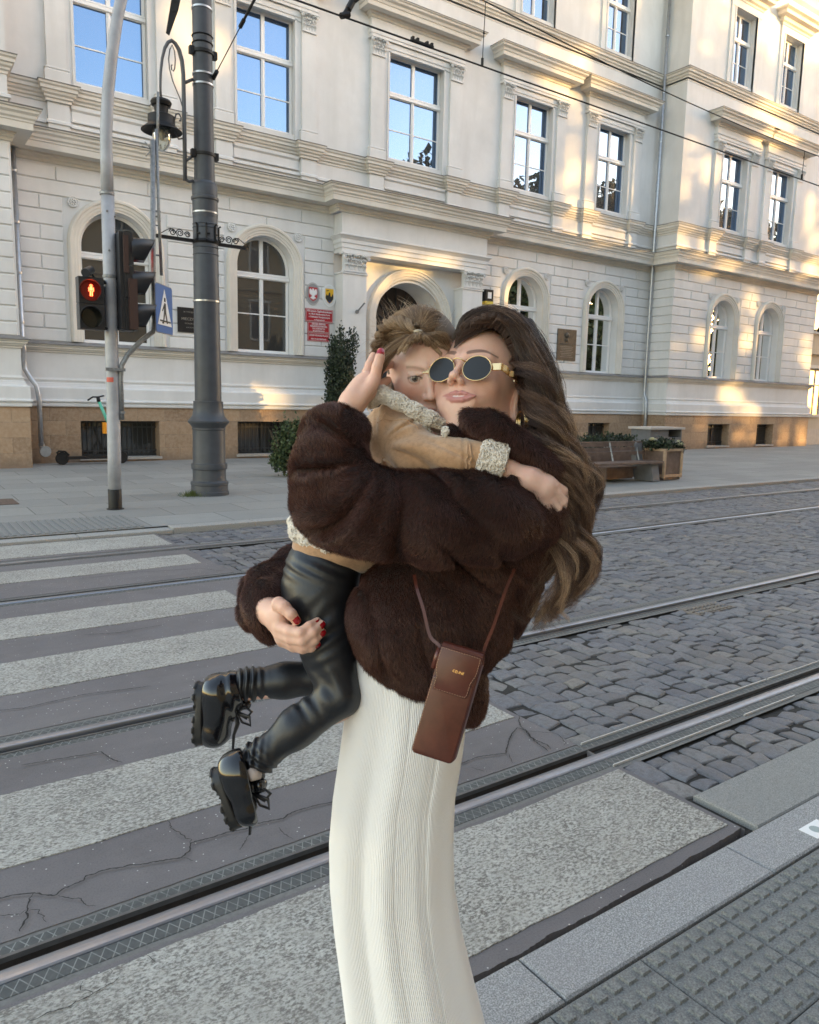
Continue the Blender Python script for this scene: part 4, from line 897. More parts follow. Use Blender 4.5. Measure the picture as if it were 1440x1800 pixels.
# hanging dark pennant bracket at the top edge
g = MB(); X_, Y_ = 3.42, 10.2; hb = [(3.52, 7.2), (3.30, 6.05), (3.34, 6.03), (3.46, 6.35), (3.56, 6.8), (3.62, 7.2)]
V = [(x, Y_, z) for x, z in hb]+[(x, Y_+.02, z) for x, z in hb]; g.add(V, [(0, 1, 2, 3, 4, 5), (11, 10, 9, 8, 7, 6)]+[(i, 6+i, 6+(i+1) % 6, (i+1) % 6) for i in range(6)])
for k in range(7): g.box(3.385+k*.02, 3.42+k*.025, Y_-.006, Y_-.001, 6.32+k*.12, 6.335+k*.12)
g.tube([(3.46, Y_, 6.7), (3.35, Y_, 6.58), (3.2, Y_, 6.62), (3.05, Y_, 6.8)], .009, 6)
o = g.build('ornamental_bracket', M_blk); tag(o, 'dark pointed ornamental bracket at the top edge left of the mast', 'bracket')
# ---- signal pole
sgx, sgy = 2.53, 10.32
sp_ = thing('signal_pole', 'slim light grey signal pole with a black foot, bending right at the top', 'pole', (sgx, sgy, .045))
g = MB(); g.tube([(2.52, sgy, .3), (2.53, sgy, .8), (2.54, sgy, 1.8), (2.55, sgy, 2.9), (2.555, sgy, 4.0)], [.083, .083, .081, .08, .079], 24)
g.tube([(2.555, sgy, 4.0), (2.557, sgy, 4.4), (2.565, sgy, 4.75), (2.60, sgy, 5.2), (2.66, sgy, 5.65), (2.74, sgy, 6.1), (2.86, sgy, 6.6), (3.1, sgy, 7.4)], [.076, .073, .072, .071, .07, .069, .068, .067], 24); g.build('shaft', M_poleg, sp_, smooth=True)
g = MB(); g.lathe([(.085, .045), (.085, .31), (.082, .315)], (2.52, sgy, 0), 24); g.lathe([(.11, .046), (.11, .055), (.085, .06)], (2.52, sgy, 0), 24); g.build('black_foot', M_blk, sp_, auto=40)
g = MB()
for z in (4.02, 3.02, 1.86): g.lathe([(.08, z-.02), (.088, z-.015), (.088, z+.015), (.08, z+.02)], (2.55, sgy, 0), 24)
for z, a in ((3.8, -1.9), (3.33, -1.8), (3.75, -.6), (3.33, -.5)): g.lathe([(0, .0), (.012, .0), (.012, .02), (0, .02)], (2.55+.085*math.cos(a), sgy+.085*math.sin(a)-.01, z), 8, axis=1)
g.build('collar', M_galv, sp_, auto=40)
g = MB(); g.lathe([(.0845, 1.70), (.0845, 1.76)], (2.53, sgy, 0), 24); g.f = [f for f in g.f if len(f) == 4][14:18]; g.build('sticker', simple('red_sticker', (.62, .12, .08), .5), sp_)
# pedestrian signal (faces the camera side)
ps = thing('pedestrian_signal', 'black two lamp pedestrian signal with a glowing red standing man', 'traffic light', (2.28, 10.2, 2.33))
g = MB(); yb = 10.14
g.box(2.135, 2.43, yb, yb+.17, 2.65, 2.965); g.box(2.135, 2.43, yb, yb+.17, 2.335, 2.645); g.box(2.20, 2.46, yb+.17, yb+.20, 2.4, 2.9)
g.build('housing', M_plasb, ps)
def visor(mb, cx, cy, cz, r, L, d=(0, -1), n=26, cut=2.2):
    "open tunnel visor, open at the underside"
    dx, dy = d; V = []; th = .006
    for j, rr in enumerate((r, r-th)):
        for i in range(n+1):
            a = -cut/2+math.pi/2-(math.pi-cut/2)+ (2*math.pi-0)*0; a = math.pi/2-(math.pi-.62)+(2*(math.pi-.62))*i/n
            ux, uz = rr*math.cos(a), rr*math.sin(a); Lf = L*(.45+.55*(uz/r+1)/2)
            V.append((cx-dy*ux, cy+dx*ux, cz+uz)); V.append((cx-dy*ux+dx*Lf, cy+dx*ux+dy*Lf, cz+uz))
    m_ = 2*(n+1); f = []
    for i in range(n):
        a, b, c, d2 = 2*i, 2*i+1, 2*i+3, 2*i+2; f += [(a, b, c, d2), (m_+a, m_+d2, m_+c, m_+b), (b, m_+b, m_+c, c)]
    mb.add(V, f)
g = MB()
visor(g, 2.275, yb, 2.80, .128, .17, (-.25, -.97)); visor(g, 2.275, yb, 2.48, .128, .17, (-.25, -.97)); g.build('visor', M_plasb, ps, smooth=True)
g = MB(); dot(g, (2.275, yb-.012, 2.80), .12, 28, 1, .012); g.build('red_lens', simple('red_lens_glow', (.10, .005, .004), .3), ps)
bpy.data.materials['red_lens_glow'].node_tree.nodes['Principled BSDF'].inputs['Emission Color'].default_value = (1, .03, .01, 1); bpy.data.materials['red_lens_glow'].node_tree.nodes['Principled BSDF'].inputs['Emission Strength'].default_value = .006
g = MB(); dot(g, (2.275, yb-.012, 2.48), .12, 28, 1, .012); g.build('dark_lens', simple('dark_lens', (.01, .012, .01), .15), ps)
g = MB(); c0 = (2.275, yb-.016, 2.80); s_ = .0062
def pxs(x0, x1, z0, z1): g.box(c0[0]+x0*s_, c0[0]+x1*s_, c0[1]-.002, c0[1], c0[2]+z0*s_, c0[2]+z1*s_)
for k in range(12):
    a = k/12*2*math.pi; pxs(2.0*math.cos(a)-.7, 2.0*math.cos(a)+.7, 9.5+2.0*math.sin(a)-.6, 9.5+2.0*math.sin(a)+.6)
pxs(-2.6, 2.6, 0.4, 6.6); pxs(-4.9, -3.6, -1.6, 6.2); pxs(3.6, 4.9, -1.6, 6.2); pxs(-2.6, -.7, -10.5, -.6); pxs(.7, 2.6, -10.5, -.6)
g.build('red_man', emit('red_man_light', (1, .10, .03), 1.6), ps)
g = MB(); g.tube([(2.42, 10.22, 2.93), (2.53, sgy, 2.93)], .018, 8); g.tube([(2.42, 10.22, 2.38), (2.53, sgy, 2.36)], .018, 8); g.build('bracket', M_blk, ps)
cm = thing('signal_beacon', 'small black cylindrical acoustic beacon mounted above the red pedestrian signal', 'beacon', (2.28, 10.18, 3.0))
g = MB(); g.tube([(2.21, 10.1, 3.0), (2.30, 10.2, 3.06)], [.055, .05], 16); g.build('body', M_plasb, cm, auto=40); g = MB(); g.tube([(2.29, 10.2, 3.03), (2.34, 10.22, 2.97), (2.5, 10.3, 2.95)], .014, 8); g.build('arm', M_blk, cm)
# vehicle signal (faces right)
vs = thing('vehicle_signal', 'black three lamp traffic light seen from the side, long hoods pointing right', 'traffic light', (2.75, 10.2, 2.33))
g = MB(); d = (.97, -.24)
g.box(2.62, 2.665, 10.10, 10.34, 2.36, 3.55); 
for k, z in enumerate((3.16, 2.755, 2.35)): g.box(2.665, 2.78, 10.06, 10.36, z, z+.385)
g.build('housing', M_plasb, vs)
g = MB(); g.box(2.655, 2.715, 10.04, 10.06, 3.05, 3.5); g.box(2.70, 2.80, 10.0, 10.06, 2.36, 2.98); g.build('side_cover', simple('brown_plastic', (.05, .025, .02), .5), vs)
g = MB()
for z in (3.35, 2.95, 2.545): visor(g, 2.79, 10.18, z, .155, .29, d)
g.build('hood', M_plasb, vs, smooth=True)
g = MB(); dot(g, (2.78, 10.18, 3.34), .13, 24, 0, .012); g.build('red_lens', emit('red_vehicle_light', (1, .03, .02), .5), vs)
g = MB()
for z in (2.945, 2.54): dot(g, (2.78, 10.18, z), .13, 24, 0, .012)
g.build('dark_lens', bpy.data.materials['dark_lens'], vs)
g = MB(); g.tube([(2.56, sgy, 3.0), (2.68, 10.25, 3.0)], .018, 8); g.tube([(2.56, sgy, 2.4), (2.68, 10.25, 2.38)], .018, 8); g.build('bracket', M_blk, vs)
# sign post tube clamped to the pole, with the crossing sign
tp = thing('sign_post', 'thin galvanised tube branching off the grey pole, carrying the blue crossing sign', 'post', (2.63, 10.3, 1.2))
g = MB(); g.tube([(2.63, 10.28, 1.22), (2.63, 10.28, 1.75), (2.65, 10.28, 1.92), (2.73, 10.28, 2.06), (2.92, 10.28, 2.26), (3.06, 10.28, 2.37), (3.08, 10.28, 2.5), (3.085, 10.28, 3.1), (3.12, 10.28, 4.76)], .033, 12); g.build('tube', M_galv, tp, smooth=True)
g = MB(); g.tube([(3.19, 10.28, 3.1), (3.175, 10.28, 3.9), (3.17, 10.28, 4.9)], .02, 10); g.tube([(3.185, 10.29, 4.7), (3.20, 10.27, 5.35)], .016, 8)
for z in (3.35, 3.9, 4.45): g.tube([(3.08, 10.28, z), (3.2, 10.28, z)], .012, 6)
g.tube([(3.02, 10.28, 4.72), (3.14, 10.26, 4.6)], .008, 5); g.tube([(3.03, 10.28, 4.55), (3.15, 10.28, 4.68)], .008, 5); g.tube([(2.98, 10.28, 4.66), (3.14, 10.28, 4.64)], .008, 5)
g.build('conduit', M_galv, tp, smooth=True)
g = MB(); g.box(2.44, 2.68, 10.22, 10.25, 1.84, 1.88); g.box(2.6, 2.66, 10.22, 10.3, 1.3, 1.33); g.build('clamp', M_galv, tp)
sg = thing('crossing_sign', 'blue square pedestrian crossing sign seen at a slant, white triangle with a walking figure', 'road sign', (3.08, 10.2, 2.34))
u_ = np.array([.625, .78, 0.]); nrm = np.array([.78, -.625, 0.]); so = np.array([3.06, 10.16, 0.])
def signpoly(name, pts, off, mat, th=.004):
    g = MB(); V = [so+u_*a+nrm*off+np.array([0, 0, z]) for a, z in pts]+[so+u_*a+nrm*(off-th)+np.array([0, 0, z]) for a, z in pts]; n = len(pts)
    g.add(V, [tuple(range(n)), tuple(range(2*n-1, n-1, -1))]+[(i, n+i, n+(i+1) % n, (i+1) % n) for i in range(n)]); return g.build(name, mat, sg)
S = .60; zb = 2.36
def rrect(x0, x1, z0, z1, r, n=6):
    out = []
    for cx, cz, a0 in ((x1-r, z1-r, 0), (x0+r, z1-r, 90), (x0+r, z0+r, 180), (x1-r, z0+r, 270)): out += [(cx+r*math.cos(math.radians(a0+90*k/n)), cz+r*math.sin(math.radians(a0+90*k/n))) for k in range(n+1)]
    return out
M_white = simple('sign_white', (.74, .76, .78), .4); M_sblue = simple('sign_blue', (.035, .12, .36), .35); M_sblk = simple('sign_black', (.02, .02, .02), .5)
signpoly('plate', rrect(0, S, zb, zb+.64, .04), 0, M_galv); signpoly('face', rrect(.012, S-.012, zb+.012, zb+.628, .035), .006, M_sblue)
signpoly('triangle', [(S/2-.24, zb+.11), (S/2+.24, zb+.11), (S/2, zb+.58)], .012, M_white)
for k, pl_ in enumerate([[(S/2-.02, zb+.40), (S/2+.03, zb+.40), (S/2+.035, zb+.28), (S/2-.035, zb+.27)], [(S/2-.035, zb+.28), (S/2, zb+.28), (S/2-.05, zb+.13), (S/2-.10, zb+.13), (S/2-.10, zb+.15), (S/2-.07, zb+.15)], [(S/2, zb+.28), (S/2+.035, zb+.28), (S/2+.09, zb+.14), (S/2+.06, zb+.14)], [(S/2-.17, zb+.155), (S/2-.17, zb+.175), (S/2+.19, zb+.175), (S/2+.19, zb+.155)], [(S/2-.02, zb+.47), (S/2+.02, zb+.47), (S/2+.025, zb+.42), (S/2-.025, zb+.42)], [(S/2-.02, zb+.39), (S/2-.0, zb+.38), (S/2-.08, zb+.29), (S/2-.095, zb+.30)]]): signpoly('walking_figure', pl_, .017, M_sblk)
# ---- electric scooter leaning at the wall
sc = thing('electric_scooter', 'mint green and black electric scooter with an orange box parked by the sandstone base', 'scooter', (3.7, 17.4, .05)); ys = 17.4
for x in (3.20, 4.42): g = MB(); g.lathe([(.07, -.03), (.12, -.035), (.135, 0), (.12, .035), (.07, .03)], (x, ys, .19), 24, axis=1); g.build('wheel', M_blk, sc, auto=40)
g = MB(); g.box(3.28, 4.2, ys-.07, ys+.07, .17, .23); g.tube([(3.20, ys, .19), (3.3, ys, .2), (3.36, ys, .2)], .03, 8); g.tube([(3.09, ys, .30), (3.14, ys, .345), (3.26, ys, .34), (3.34, ys, .26)], .022, 6); g.tube([(4.15, ys, .2), (4.22, ys, .32), (4.30, ys, .45)], .035, 8); g.build('deck', M_blk, sc)
g = MB(); g.tube([(4.42, ys, .2), (4.30, ys, .55), (4.22, ys, .78)], .03, 10); g.build('fork', M_blk, sc, smooth=True)
g = MB(); g.tube([(4.22, ys, .78), (3.98, ys, 1.42)], .033, 12); g.build('stem', simple('mint_green', (.12, .52, .38), .35), sc, smooth=True)
g = MB(); g.tube([(3.74, ys-.10, 1.43), (3.86, ys, 1.50), (3.98, ys+.02, 1.50), (4.12, ys+.16, 1.53)], .019, 8); g.tube([(3.98, ys, 1.40), (3.97, ys, 1.5)], .04, 8); g.build('handlebar', M_blk, sc, smooth=True)
g = MB(); g.box(4.02, 4.14, ys-.14, ys-.04, .72, .96); g.build('orange_box', simple('orange_plastic', (.78, .30, .02), .4), sc)
# ---- school signs
def text_mesh(name, s, size, x, y, z, mat, parent, w=None, ext=.001, bold=False):
    c = bpy.data.curves.new(name, 'FONT'); c.body = s; c.size = size; c.align_x = 'CENTER'; c.extrude = ext; c.resolution_u = 2
    if bold: c.offset = size*.012
    tmp = bpy.data.objects.new(name, c); scene.collection.objects.link(tmp); bpy.context.view_layer.update()
    dg = bpy.context.evaluated_depsgraph_get(); me = bpy.data.meshes.new_from_object(tmp.evaluated_get(dg)); bpy.data.objects.remove(tmp); me.name = name
    n = len(me.vertices); co = np.zeros(n*3); me.vertices.foreach_get('co', co); co = co.reshape(-1, 3)
    sx = 1.0
    if w and n: sx = w/max(1e-6, (co[:, 0].max()-co[:, 0].min()))
    V = np.stack([co[:, 0]*sx, -co[:, 2], co[:, 1]], 1); me.vertices.foreach_set('co', V.ravel()); me.materials.clear(); me.materials.append(mat); me.update()
    return linkobj(name, me, parent, (x, y, z))
M_red = simple('sign_red', (.36, .012, .022), .35)
yS = YC-.045
def plate(label, x0, x1, z0, z1, lines, mat=M_red, name='name_plate'):
    r = thing(name, label, 'sign', ((x0+x1)/2, yS, z0)); g = MB(); g.box(x0, x1, yS, YC-.02, z0, z1); g.build('plate', mat, r)
    g = MB(); e = .012
    for a, b, c, d_ in ((x0+e, x1-e, z0+e, z0+e+.006), (x0+e, x1-e, z1-e-.006, z1-e), (x0+e, x0+e+.006, z0+e, z1-e), (x1-e-.006, x1-e, z0+e, z1-e)): g.box(a, b, yS-.002, yS, c, d_)
    g.build('border_line', M_white, r)
    for s, sz, z, w in lines: text_mesh('lettering', s, sz, (x0+x1)/2, yS-.002, z, M_white, r, w, bold=True)
plate('large red sign with four lines of white lettering beginning VIII Liceum, beside the portal', 9.25, 10.05, 3.56, 3.885, [('VIII Liceum Ogólnokształcące', .075, 3.80, .72), ('im. Marii Skłodowskiej-Curie', .062, 3.73, .62), ('z Oddziałami Dwujęzycznymi', .062, 3.66, .62), ('w Katowicach', .055, 3.59, .30)])
plate('middle red sign with white capital lettering under the large one', 9.31, 9.95, 3.29, 3.55, [('SZKOŁA ŚREDNIA', .062, 3.48, .40), ('PONADPODSTAWOWA', .062, 3.42, .50), ('DLA DOROSŁYCH', .055, 3.365, .36), ('W KATOWICACH', .05, 3.31, .34)])
plate('lowest and smallest red sign with two lines of white lettering', 9.31, 9.95, 3.06, 3.28, [('LICEUM OGÓLNOKSZTAŁCĄCE', .06, 3.19, .54), ('NR 8 W KATOWICACH', .055, 3.10, .44)])
def oval(label, cx, cz, rx, rz, rim, field, catn='crest'):
    r = thing('oval_crest', label, catn, (cx, yS, cz-rz)); n = 40
    for nm, f, y, m_ in (('rim', 1.0, yS, rim), ('field', .88, yS-.004, field)):
        g = MB(); V = [(cx+rx*f*math.cos(a), y, cz+rz*f*math.sin(a)) for a in np.linspace(0, 2*math.pi, n, endpoint=False)]; V += [(x, YC-.0, z) for x, _, z in V]
        g.add(V, [tuple(range(n-1, -1, -1))]+[(i, (i+1) % n, n+(i+1) % n, n+i) for i in range(n)]); g.build(nm, m_, r)
    return r
def poly(parent, name, pts, y, mat):
    g = MB(); n = len(pts); V = [(x, y, z) for x, z in pts]+[(x, y+.003, z) for x, z in pts]; g.add(V, [tuple(range(n)), tuple(range(2*n-1, n-1, -1))]+[(i, n+i, n+(i+1) % n, (i+1) % n) for i in range(n)]); return g.build(name, mat, parent)
M_cgrey = simple('crest_grey', (.26, .27, .28), .5)
e1 = oval('oval grey crest with a white eagle on a red field, above the red signs', 9.46, 4.255, .205, .285, simple('crest_silver', (.45, .45, .46), .35, .3), M_cgrey)
cx, cz = 9.46, 4.255
poly(e1, 'red_shield', [(cx-.12, cz+.16), (cx+.12, cz+.16), (cx+.125, cz-.08), (cx+.07, cz-.15), (cx, cz-.19), (cx-.07, cz-.15), (cx-.125, cz-.08)], yS-.008, simple('crest_red', (.42, .02, .03), .4))
eag = [(0, .135), (.018, .12), (.03, .125), (.025, .10), (.02, .09), (.035, .08), (.055, .11), (.085, .125), (.105, .09), (.11, .04), (.10, -.01), (.085, -.03), (.075, .0), (.068, -.045), (.058, -.01), (.05, -.055), (.04, -.03), (.035, -.07), (.07, -.085), (.085, -.12), (.06, -.11), (.045, -.135), (.03, -.105), (.03, -.15), (.012, -.125), (0, -.165)]
eag = eag+[(-x, z) for x, z in eag[::-1][1:-1]]; poly(e1, 'white_eagle', [(cx+x, cz+z) for x, z in eag], yS-.012, M_white)
e2 = oval('oval white crest with a yellow and black shield, right of the eagle', 9.94, 4.255, .205, .285, M_white, simple('crest_white', (.66, .68, .7), .4))
cx = 9.94
poly(e2, 'yellow_shield', [(cx-.12, cz+.17), (cx+.12, cz+.17), (cx+.12, cz-.08), (cx+.06, cz-.17), (cx, cz-.21), (cx-.06, cz-.17), (cx-.12, cz-.08)], yS-.008, simple('crest_yellow', (.72, .42, .02), .4))
poly(e2, 'dark_emblem', [(cx-.115, cz-.03), (cx-.10, cz-.01), (cx-.085, cz+.03), (cx-.07, cz), (cx-.035, cz), (cx-.02, cz+.06), (cx, cz+.08), (cx+.02, cz+.06), (cx+.03, cz-.02), (cx+.06, cz-.03), (cx+.08, cz+.02), (cx+.10, cz+.05), (cx+.115, cz-.02), (cx+.11, cz-.09), (cx+.05, cz-.16), (cx, cz-.195), (cx-.05, cz-.16), (cx-.11, cz-.09)], yS-.012, M_sblk)
poly(e2, 'dark_hammer', [(cx-.09, cz+.10), (cx-.02, cz+.115), (cx-.02, cz+.135), (cx-.09, cz+.12)], yS-.012, M_sblk)
poly(e2, 'blue_foot', [(cx-.06, cz-.14), (cx+.06, cz-.14), (cx+.04, cz-.17), (cx, cz-.195), (cx-.04, cz-.17)], yS-.016, simple('crest_blue', (.03, .04, .14), .4))
dp = thing('wall_plaque', 'black stone memorial plaque on the white wall, partly behind the grey mast', 'plaque', (6.25, yS, 3.05))
g = MB(); g.box(5.92, 6.62, yS-.01, YC-.02, 3.05, 3.62); g.build('plate', simple('black_stone', (.018, .018, .02), .25), dp); M_gold = simple('engraved_letters', (.22, .21, .19), .5)
for s, sz, z, w in (('W TYM BUDYNKU', .05, 3.50, .42), ('MIECZYSŁAW', .085, 3.33, .52), ('PATRON SZKOŁY', .045, 3.24, .36), ('KATOWICE', .04, 3.15, .3)): text_mesh('lettering', s, sz, 6.27, yS-.012, z, M_gold, dp, w)
bp_ = thing('bronze_plaque', 'tall dull bronze memorial plaque with a small relief head', 'plaque', (18.82, yS, 3.0))
M_brz = simple('aged_bronze', (.10, .088, .07), .5, .5, .25, 9, .3)
g = MB(); g.box(18.42, 19.30, yS-.01, YC-.02, 3.02, 4.03); g.build('plate', M_brz, bp_)
g = MB(); g.lathe([(.0, -.05), (.06, -.045), (.09, -.02), (.1, 0)], (18.86, yS-.01, 3.83), 16, axis=1); g.lathe([(.0, -.03), (.04, -.03), (.07, 0)], (18.86, yS-.01, 3.68), 14, axis=1); g.box(18.5, 19.22, yS-.018, yS-.01, 3.545, 3.56)
g.build('relief_head', M_brz, bp_, smooth=True)
g = MB()
for k in range(7): w_ = .3-.03*(k % 3); g.box(18.86-w_, 18.86+w_, yS-.014, yS-.009, 3.46-k*.055, 3.472-k*.055)
g.build('engraved_lines', M_gold, bp_)
fh = thing('flag_holder', 'short metal flag holder on the left pillar of the portal', 'flag holder', (10.62, 17.58, 3.9))
g = MB(); g.tube([(10.58, 17.56, 3.88), (10.66, 17.36, 4.08)], .022, 8); g.lathe([(0, -.01), (.05, -.01), (.05, .01)], (10.57, 17.58, 3.87), 10, axis=1); g.build('socket', M_galv, fh)
lb = thing('wall_sign', 'small black and yellow box sign on the wall right of the portal', 'sign', (15.3, 17.9, 4.5))
g = MB(); g.box(15.12, 15.42, 17.75, 17.97, 4.58, 4.92); g.build('box', M_blk, lb); g = MB(); g.box(15.12, 15.42, 17.745, 17.97, 4.50, 4.578); g.build('yellow_panel', simple('yellow_paint', (.62, .48, .06), .5), lb)
g = MB(); g.box(15.2, 15.34, 17.74, 17.752, 4.66, 4.84); g.build('white_mark', M_white, lb)
# ---- plants
def leaf_mass(name, mat, parent, blobs, n, s, seed, shape=1.8, rough=.25, up=.3):
    "leaf sized faces spread through the volume of ellipsoid blobs, denser near their surface"
    r_ = np.random.default_rng(seed); P = []; W = np.array([b[3]*b[4]*b[5] for b in blobs]); W = W/W.sum()
    for (cx, cy, cz, rx, ry, rz), w_ in zip(blobs, W):
        k = max(3, int(n*w_)); d = r_.normal(0, 1, (k, 3)); d /= np.linalg.norm(d, axis=1)[:, None]
        lump = 1+rough*np.sin(4*d[:, 0]*3+seed)*np.sin(5*d[:, 2]*2+1)+rough*.6*np.sin(9*d[:, 1]+7*d[:, 2]); rad = (r_.random(k)**.38)*lump
        P.append(np.array([cx, cy, cz])+d*rad[:, None]*np.array([rx, ry, rz]))
    P = np.concatenate(P); k = len(P); a = r_.normal(0, 1, (k, 3)); a[:, 2] = np.abs(a[:, 2])*1.0+up; a /= np.linalg.norm(a, axis=1)[:, None]; b = np.cross(a, r_.normal(0, 1, (k, 3))); b /= np.linalg.norm(b, axis=1)[:, None]
    sz = s*r_.uniform(.6, 1.3, k)[:, None]; V = np.stack([P, P+a*sz*.55+b*sz*.28, P+a*sz*shape*.6, P+a*sz*.55-b*sz*.28], 1).reshape(-1, 3)
    return npmesh(name, V, np.arange(len(V)).reshape(-1, 4), mat, parent, False, attrs={'tone': np.repeat(r_.random(k), 4)})
def mat_leaf(name, a, b, c):
    t = NT(name); at = t.n('Attribute', attribute_name='tone'); t.col(t.ramp(at.outputs['Fac'], [(0, a), (.6, b), (1, c)])); t.set(Roughness=.6); t.b.inputs['Subsurface Weight'].default_value = 0.
    return t.m
M_yew = mat_leaf('yew_needles', (.010, .018, .012), (.022, .038, .02), (.045, .07, .03)); M_shr = mat_leaf('shrub_leaves', (.022, .042, .016), (.05, .08, .028), (.10, .135, .05))
yw = thing('yew_shrub', 'narrow dark green upright yew shrub beside the school portal', 'shrub', (9.42, 16.4, .05))
bl = [(9.42, 16.4, 1.2+.3*k, .43-.035*k, .4-.03*k, .42) for k in range(5)]+[(9.42+.3*math.sin(k*2.3), 16.4+.2*math.cos(k*2.3), 1.2+.19*k, .15, .15, .4) for k in range(10)]+[(9.4, 16.4, 2.95, .13, .12, .42), (9.25, 16.4, 2.8, .09, .09, .3), (9.58, 16.4, 2.75, .09, .09, .32)]
leaf_mass('foliage', M_yew, yw, bl, 15000, .075, 5, 1.5, .2, 1.2); g = MB(); g.tube([(9.42, 16.4, .4), (9.42, 16.4, 2.8)], [.05, .02], 8); g.build('trunk', M_bark, yw)
g = MB(); g.lathe([(.3, .06), (.38, .75), (.4, .78), (.34, .78), (.33, .7)], (9.42, 16.4, 0), 24); g.build('pot', simple('clay_pot', (.10, .09, .08), .8), yw, auto=40)
sh = thing('leafy_shrub', 'loose light green leafy shrub just left of the brown fur sleeve', 'shrub', (6.45, 13.4, .05))
leaf_mass('foliage', M_shr, sh, [(6.62, 13.4, .66, .36, .35, .45), (6.5, 13.4, .34, .30, .3, .26), (6.85, 13.4, .80, .3, .3, .3), (6.3, 13.4, .36, .14, .2, .22)], 5200, .07, 8, 1.7, .3, .2)
g = MB(); r_ = np.random.default_rng(3)
for k in range(14): a = r_.uniform(0, 6.3); g.tube([(6.45, 13.4, .06), (6.45+.12*math.cos(a), 13.4+.1*math.sin(a), .5), (6.45+.3*math.cos(a), 13.4+.25*math.sin(a), .95)], [.012, .008, .003], 5)
g.build('stems', M_bark, sh)
# ---- bench with planter, litter bin
M_wood = simple('bench_wood', (.15, .105, .085), .6, 0, .35, 6, .2); M_conc = simple('bench_support', (.13, .135, .145), .7, 0, .12, 12); M_lwood = simple('pale_wood', (.42, .30, .20), .6, 0, .2, 8)
bn = thing('park_bench', 'long dark slatted wooden bench with a grey end support on the far pavement', 'bench', (12, 9.9, .05)); yb_ = 9.85
g = MB()
for k in range(4): g.box(10.2, 13.0, yb_-.30+k*.11, yb_-.21+k*.11, .42, .46)
g.build('seat', M_wood, bn)
g = MB()
for k in range(3): g.box(10.2, 13.0, yb_+.17+k*.03, yb_+.20+k*.03, .57+k*.085, .64+k*.085)
g.box(10.18, 13.03, yb_+.23, yb_+.30, .815, .84); g.build('backrest', M_wood, bn)
for x in (11.1, 11.95, 12.75):
    g = MB(); g.tube([(x, yb_+.12, .45), (x, yb_+.24, .82)], .02, 6); g.build('back_strut', M_galv, bn)
for x in (10.5, 12.80):
    g = MB(); V = [(-.30, .06), (.16, .06), (.30, .60), (.25, .80), (.20, .80), (.16, .5), (.14, .42), (-.22, .42)]; w_ = .22
    vv = [(x-w_/2, yb_+a, z) for a, z in V]+[(x+w_/2, yb_+a, z) for a, z in V]; n = len(V); g.add(vv, [tuple(range(n-1, -1, -1)), tuple(range(n, 2*n))]+[(i, (i+1) % n, n+(i+1) % n, n+i) for i in range(n)]); g.build('leg', M_conc, bn)
g = MB(); g.box(11.75, 12.55, yb_+.1, yb_+.5, .10, .30); g.box(11.7, 12.6, yb_+.05, yb_+.55, .30, .34); g.build('foot_plinth', M_wood, bn)
pb = thing('flower_planter', 'square wooden planter with pale frame and white flowers at the end of the bench', 'planter', (13.4, 9.9, .05)); x0, x1, y0, y1 = 13.12, 13.72, 9.62, 10.22
g = MB(); g.box(x0+.03, x1-.03, y0+.03, y1-.03, .06, .66); g.build('box', M_wood, pb)
g = MB()
for x in (x0, x1-.05):
    for y in (y0, y1-.05): g.box(x, x+.05, y, y+.05, .10, .70)
for z in (.12, .65): 
    g.box(x0+.05, x1-.05, y0+.001, y0+.05, z, z+.05); g.box(x0+.001, x0+.05, y0+.05, y1-.05, z, z+.05); g.box(x1-.05, x1-.001, y0+.05, y1-.05, z, z+.05)
g.build('frame', M_lwood, pb)
leaf_mass('foliage', M_yew, pb, [(13.3, 9.9, .76, .32, .28, .13), (13.7, 9.8, .70, .14, .2, .12), (13.05, 9.95, .76, .16, .2, .10)], 1500, .07, 31, 1.6, .3, .3)
def flower(x, y, z, r):
    g = MB(); r_ = np.random.default_rng(int(x*100))
    for k in range(60):
        a = r_.uniform(0, 6.28); e = r_.uniform(0, 1.3); d_ = np.array([math.cos(a)*math.cos(e), math.sin(a)*math.cos(e), math.sin(e)*.7]); c = np.array([x, y, z]); s = np.array([-math.sin(a), math.cos(a), 0])*r*.16
        g.add([c+d_*r*.4-s, c+d_*r*1.0-s*.7, c+d_*r*1.0+s*.7, c+d_*r*.4+s], [(0, 1, 2, 3)])
    g.build('flower', simple('white_petals', (.72, .70, .52), .7) if 'white_petals' not in bpy.data.materials else bpy.data.materials['white_petals'], pb)
flower(12.98, 9.85, .86, .10); flower(13.68, 9.68, .76, .10); flower(13.66, 9.72, .83, .06)
p2 = thing('shrub_planter', 'low planter with dark green shrubs behind the bench backrest', 'planter', (12.6, 10.7, .05))
g = MB(); g.box(11.9, 13.5, 10.5, 11.0, .05, .60); g.build('box', M_wood, p2); leaf_mass('foliage', M_yew, p2, [(12.2, 10.75, .78, .36, .25, .17), (12.75, 10.75, .8, .3, .25, .15), (13.2, 10.75, .8, .3, .25, .13)], 1700, .07, 33, 1.6, .3, .3)
lbn = thing('litter_bin', 'dark grey litter bin with a pale lid and a black opening behind the planter', 'litter bin', (14.9, 11.2, .05))
g = MB(); g.box(14.35, 15.0, 10.95, 11.5, .05, 1.04); g.box(15.0, 15.5, 10.95, 11.5, .05, .86); g.box(15.46, 15.5, 10.95, 11.5, .86, 1.04); g.box(15.0, 15.46, 11.4, 11.5, .86, 1.04); g.build('body', M_conc, lbn)
g = MB(); g.box(14.3, 15.55, 10.9, 11.55, 1.04, 1.09); g.build('lid', simple('pale_lid', (.46, .44, .42), .6), lbn); g = MB(); g.box(15.02, 15.44, 11.0, 11.39, .865, .88); g.build('opening', M_blk, lbn)
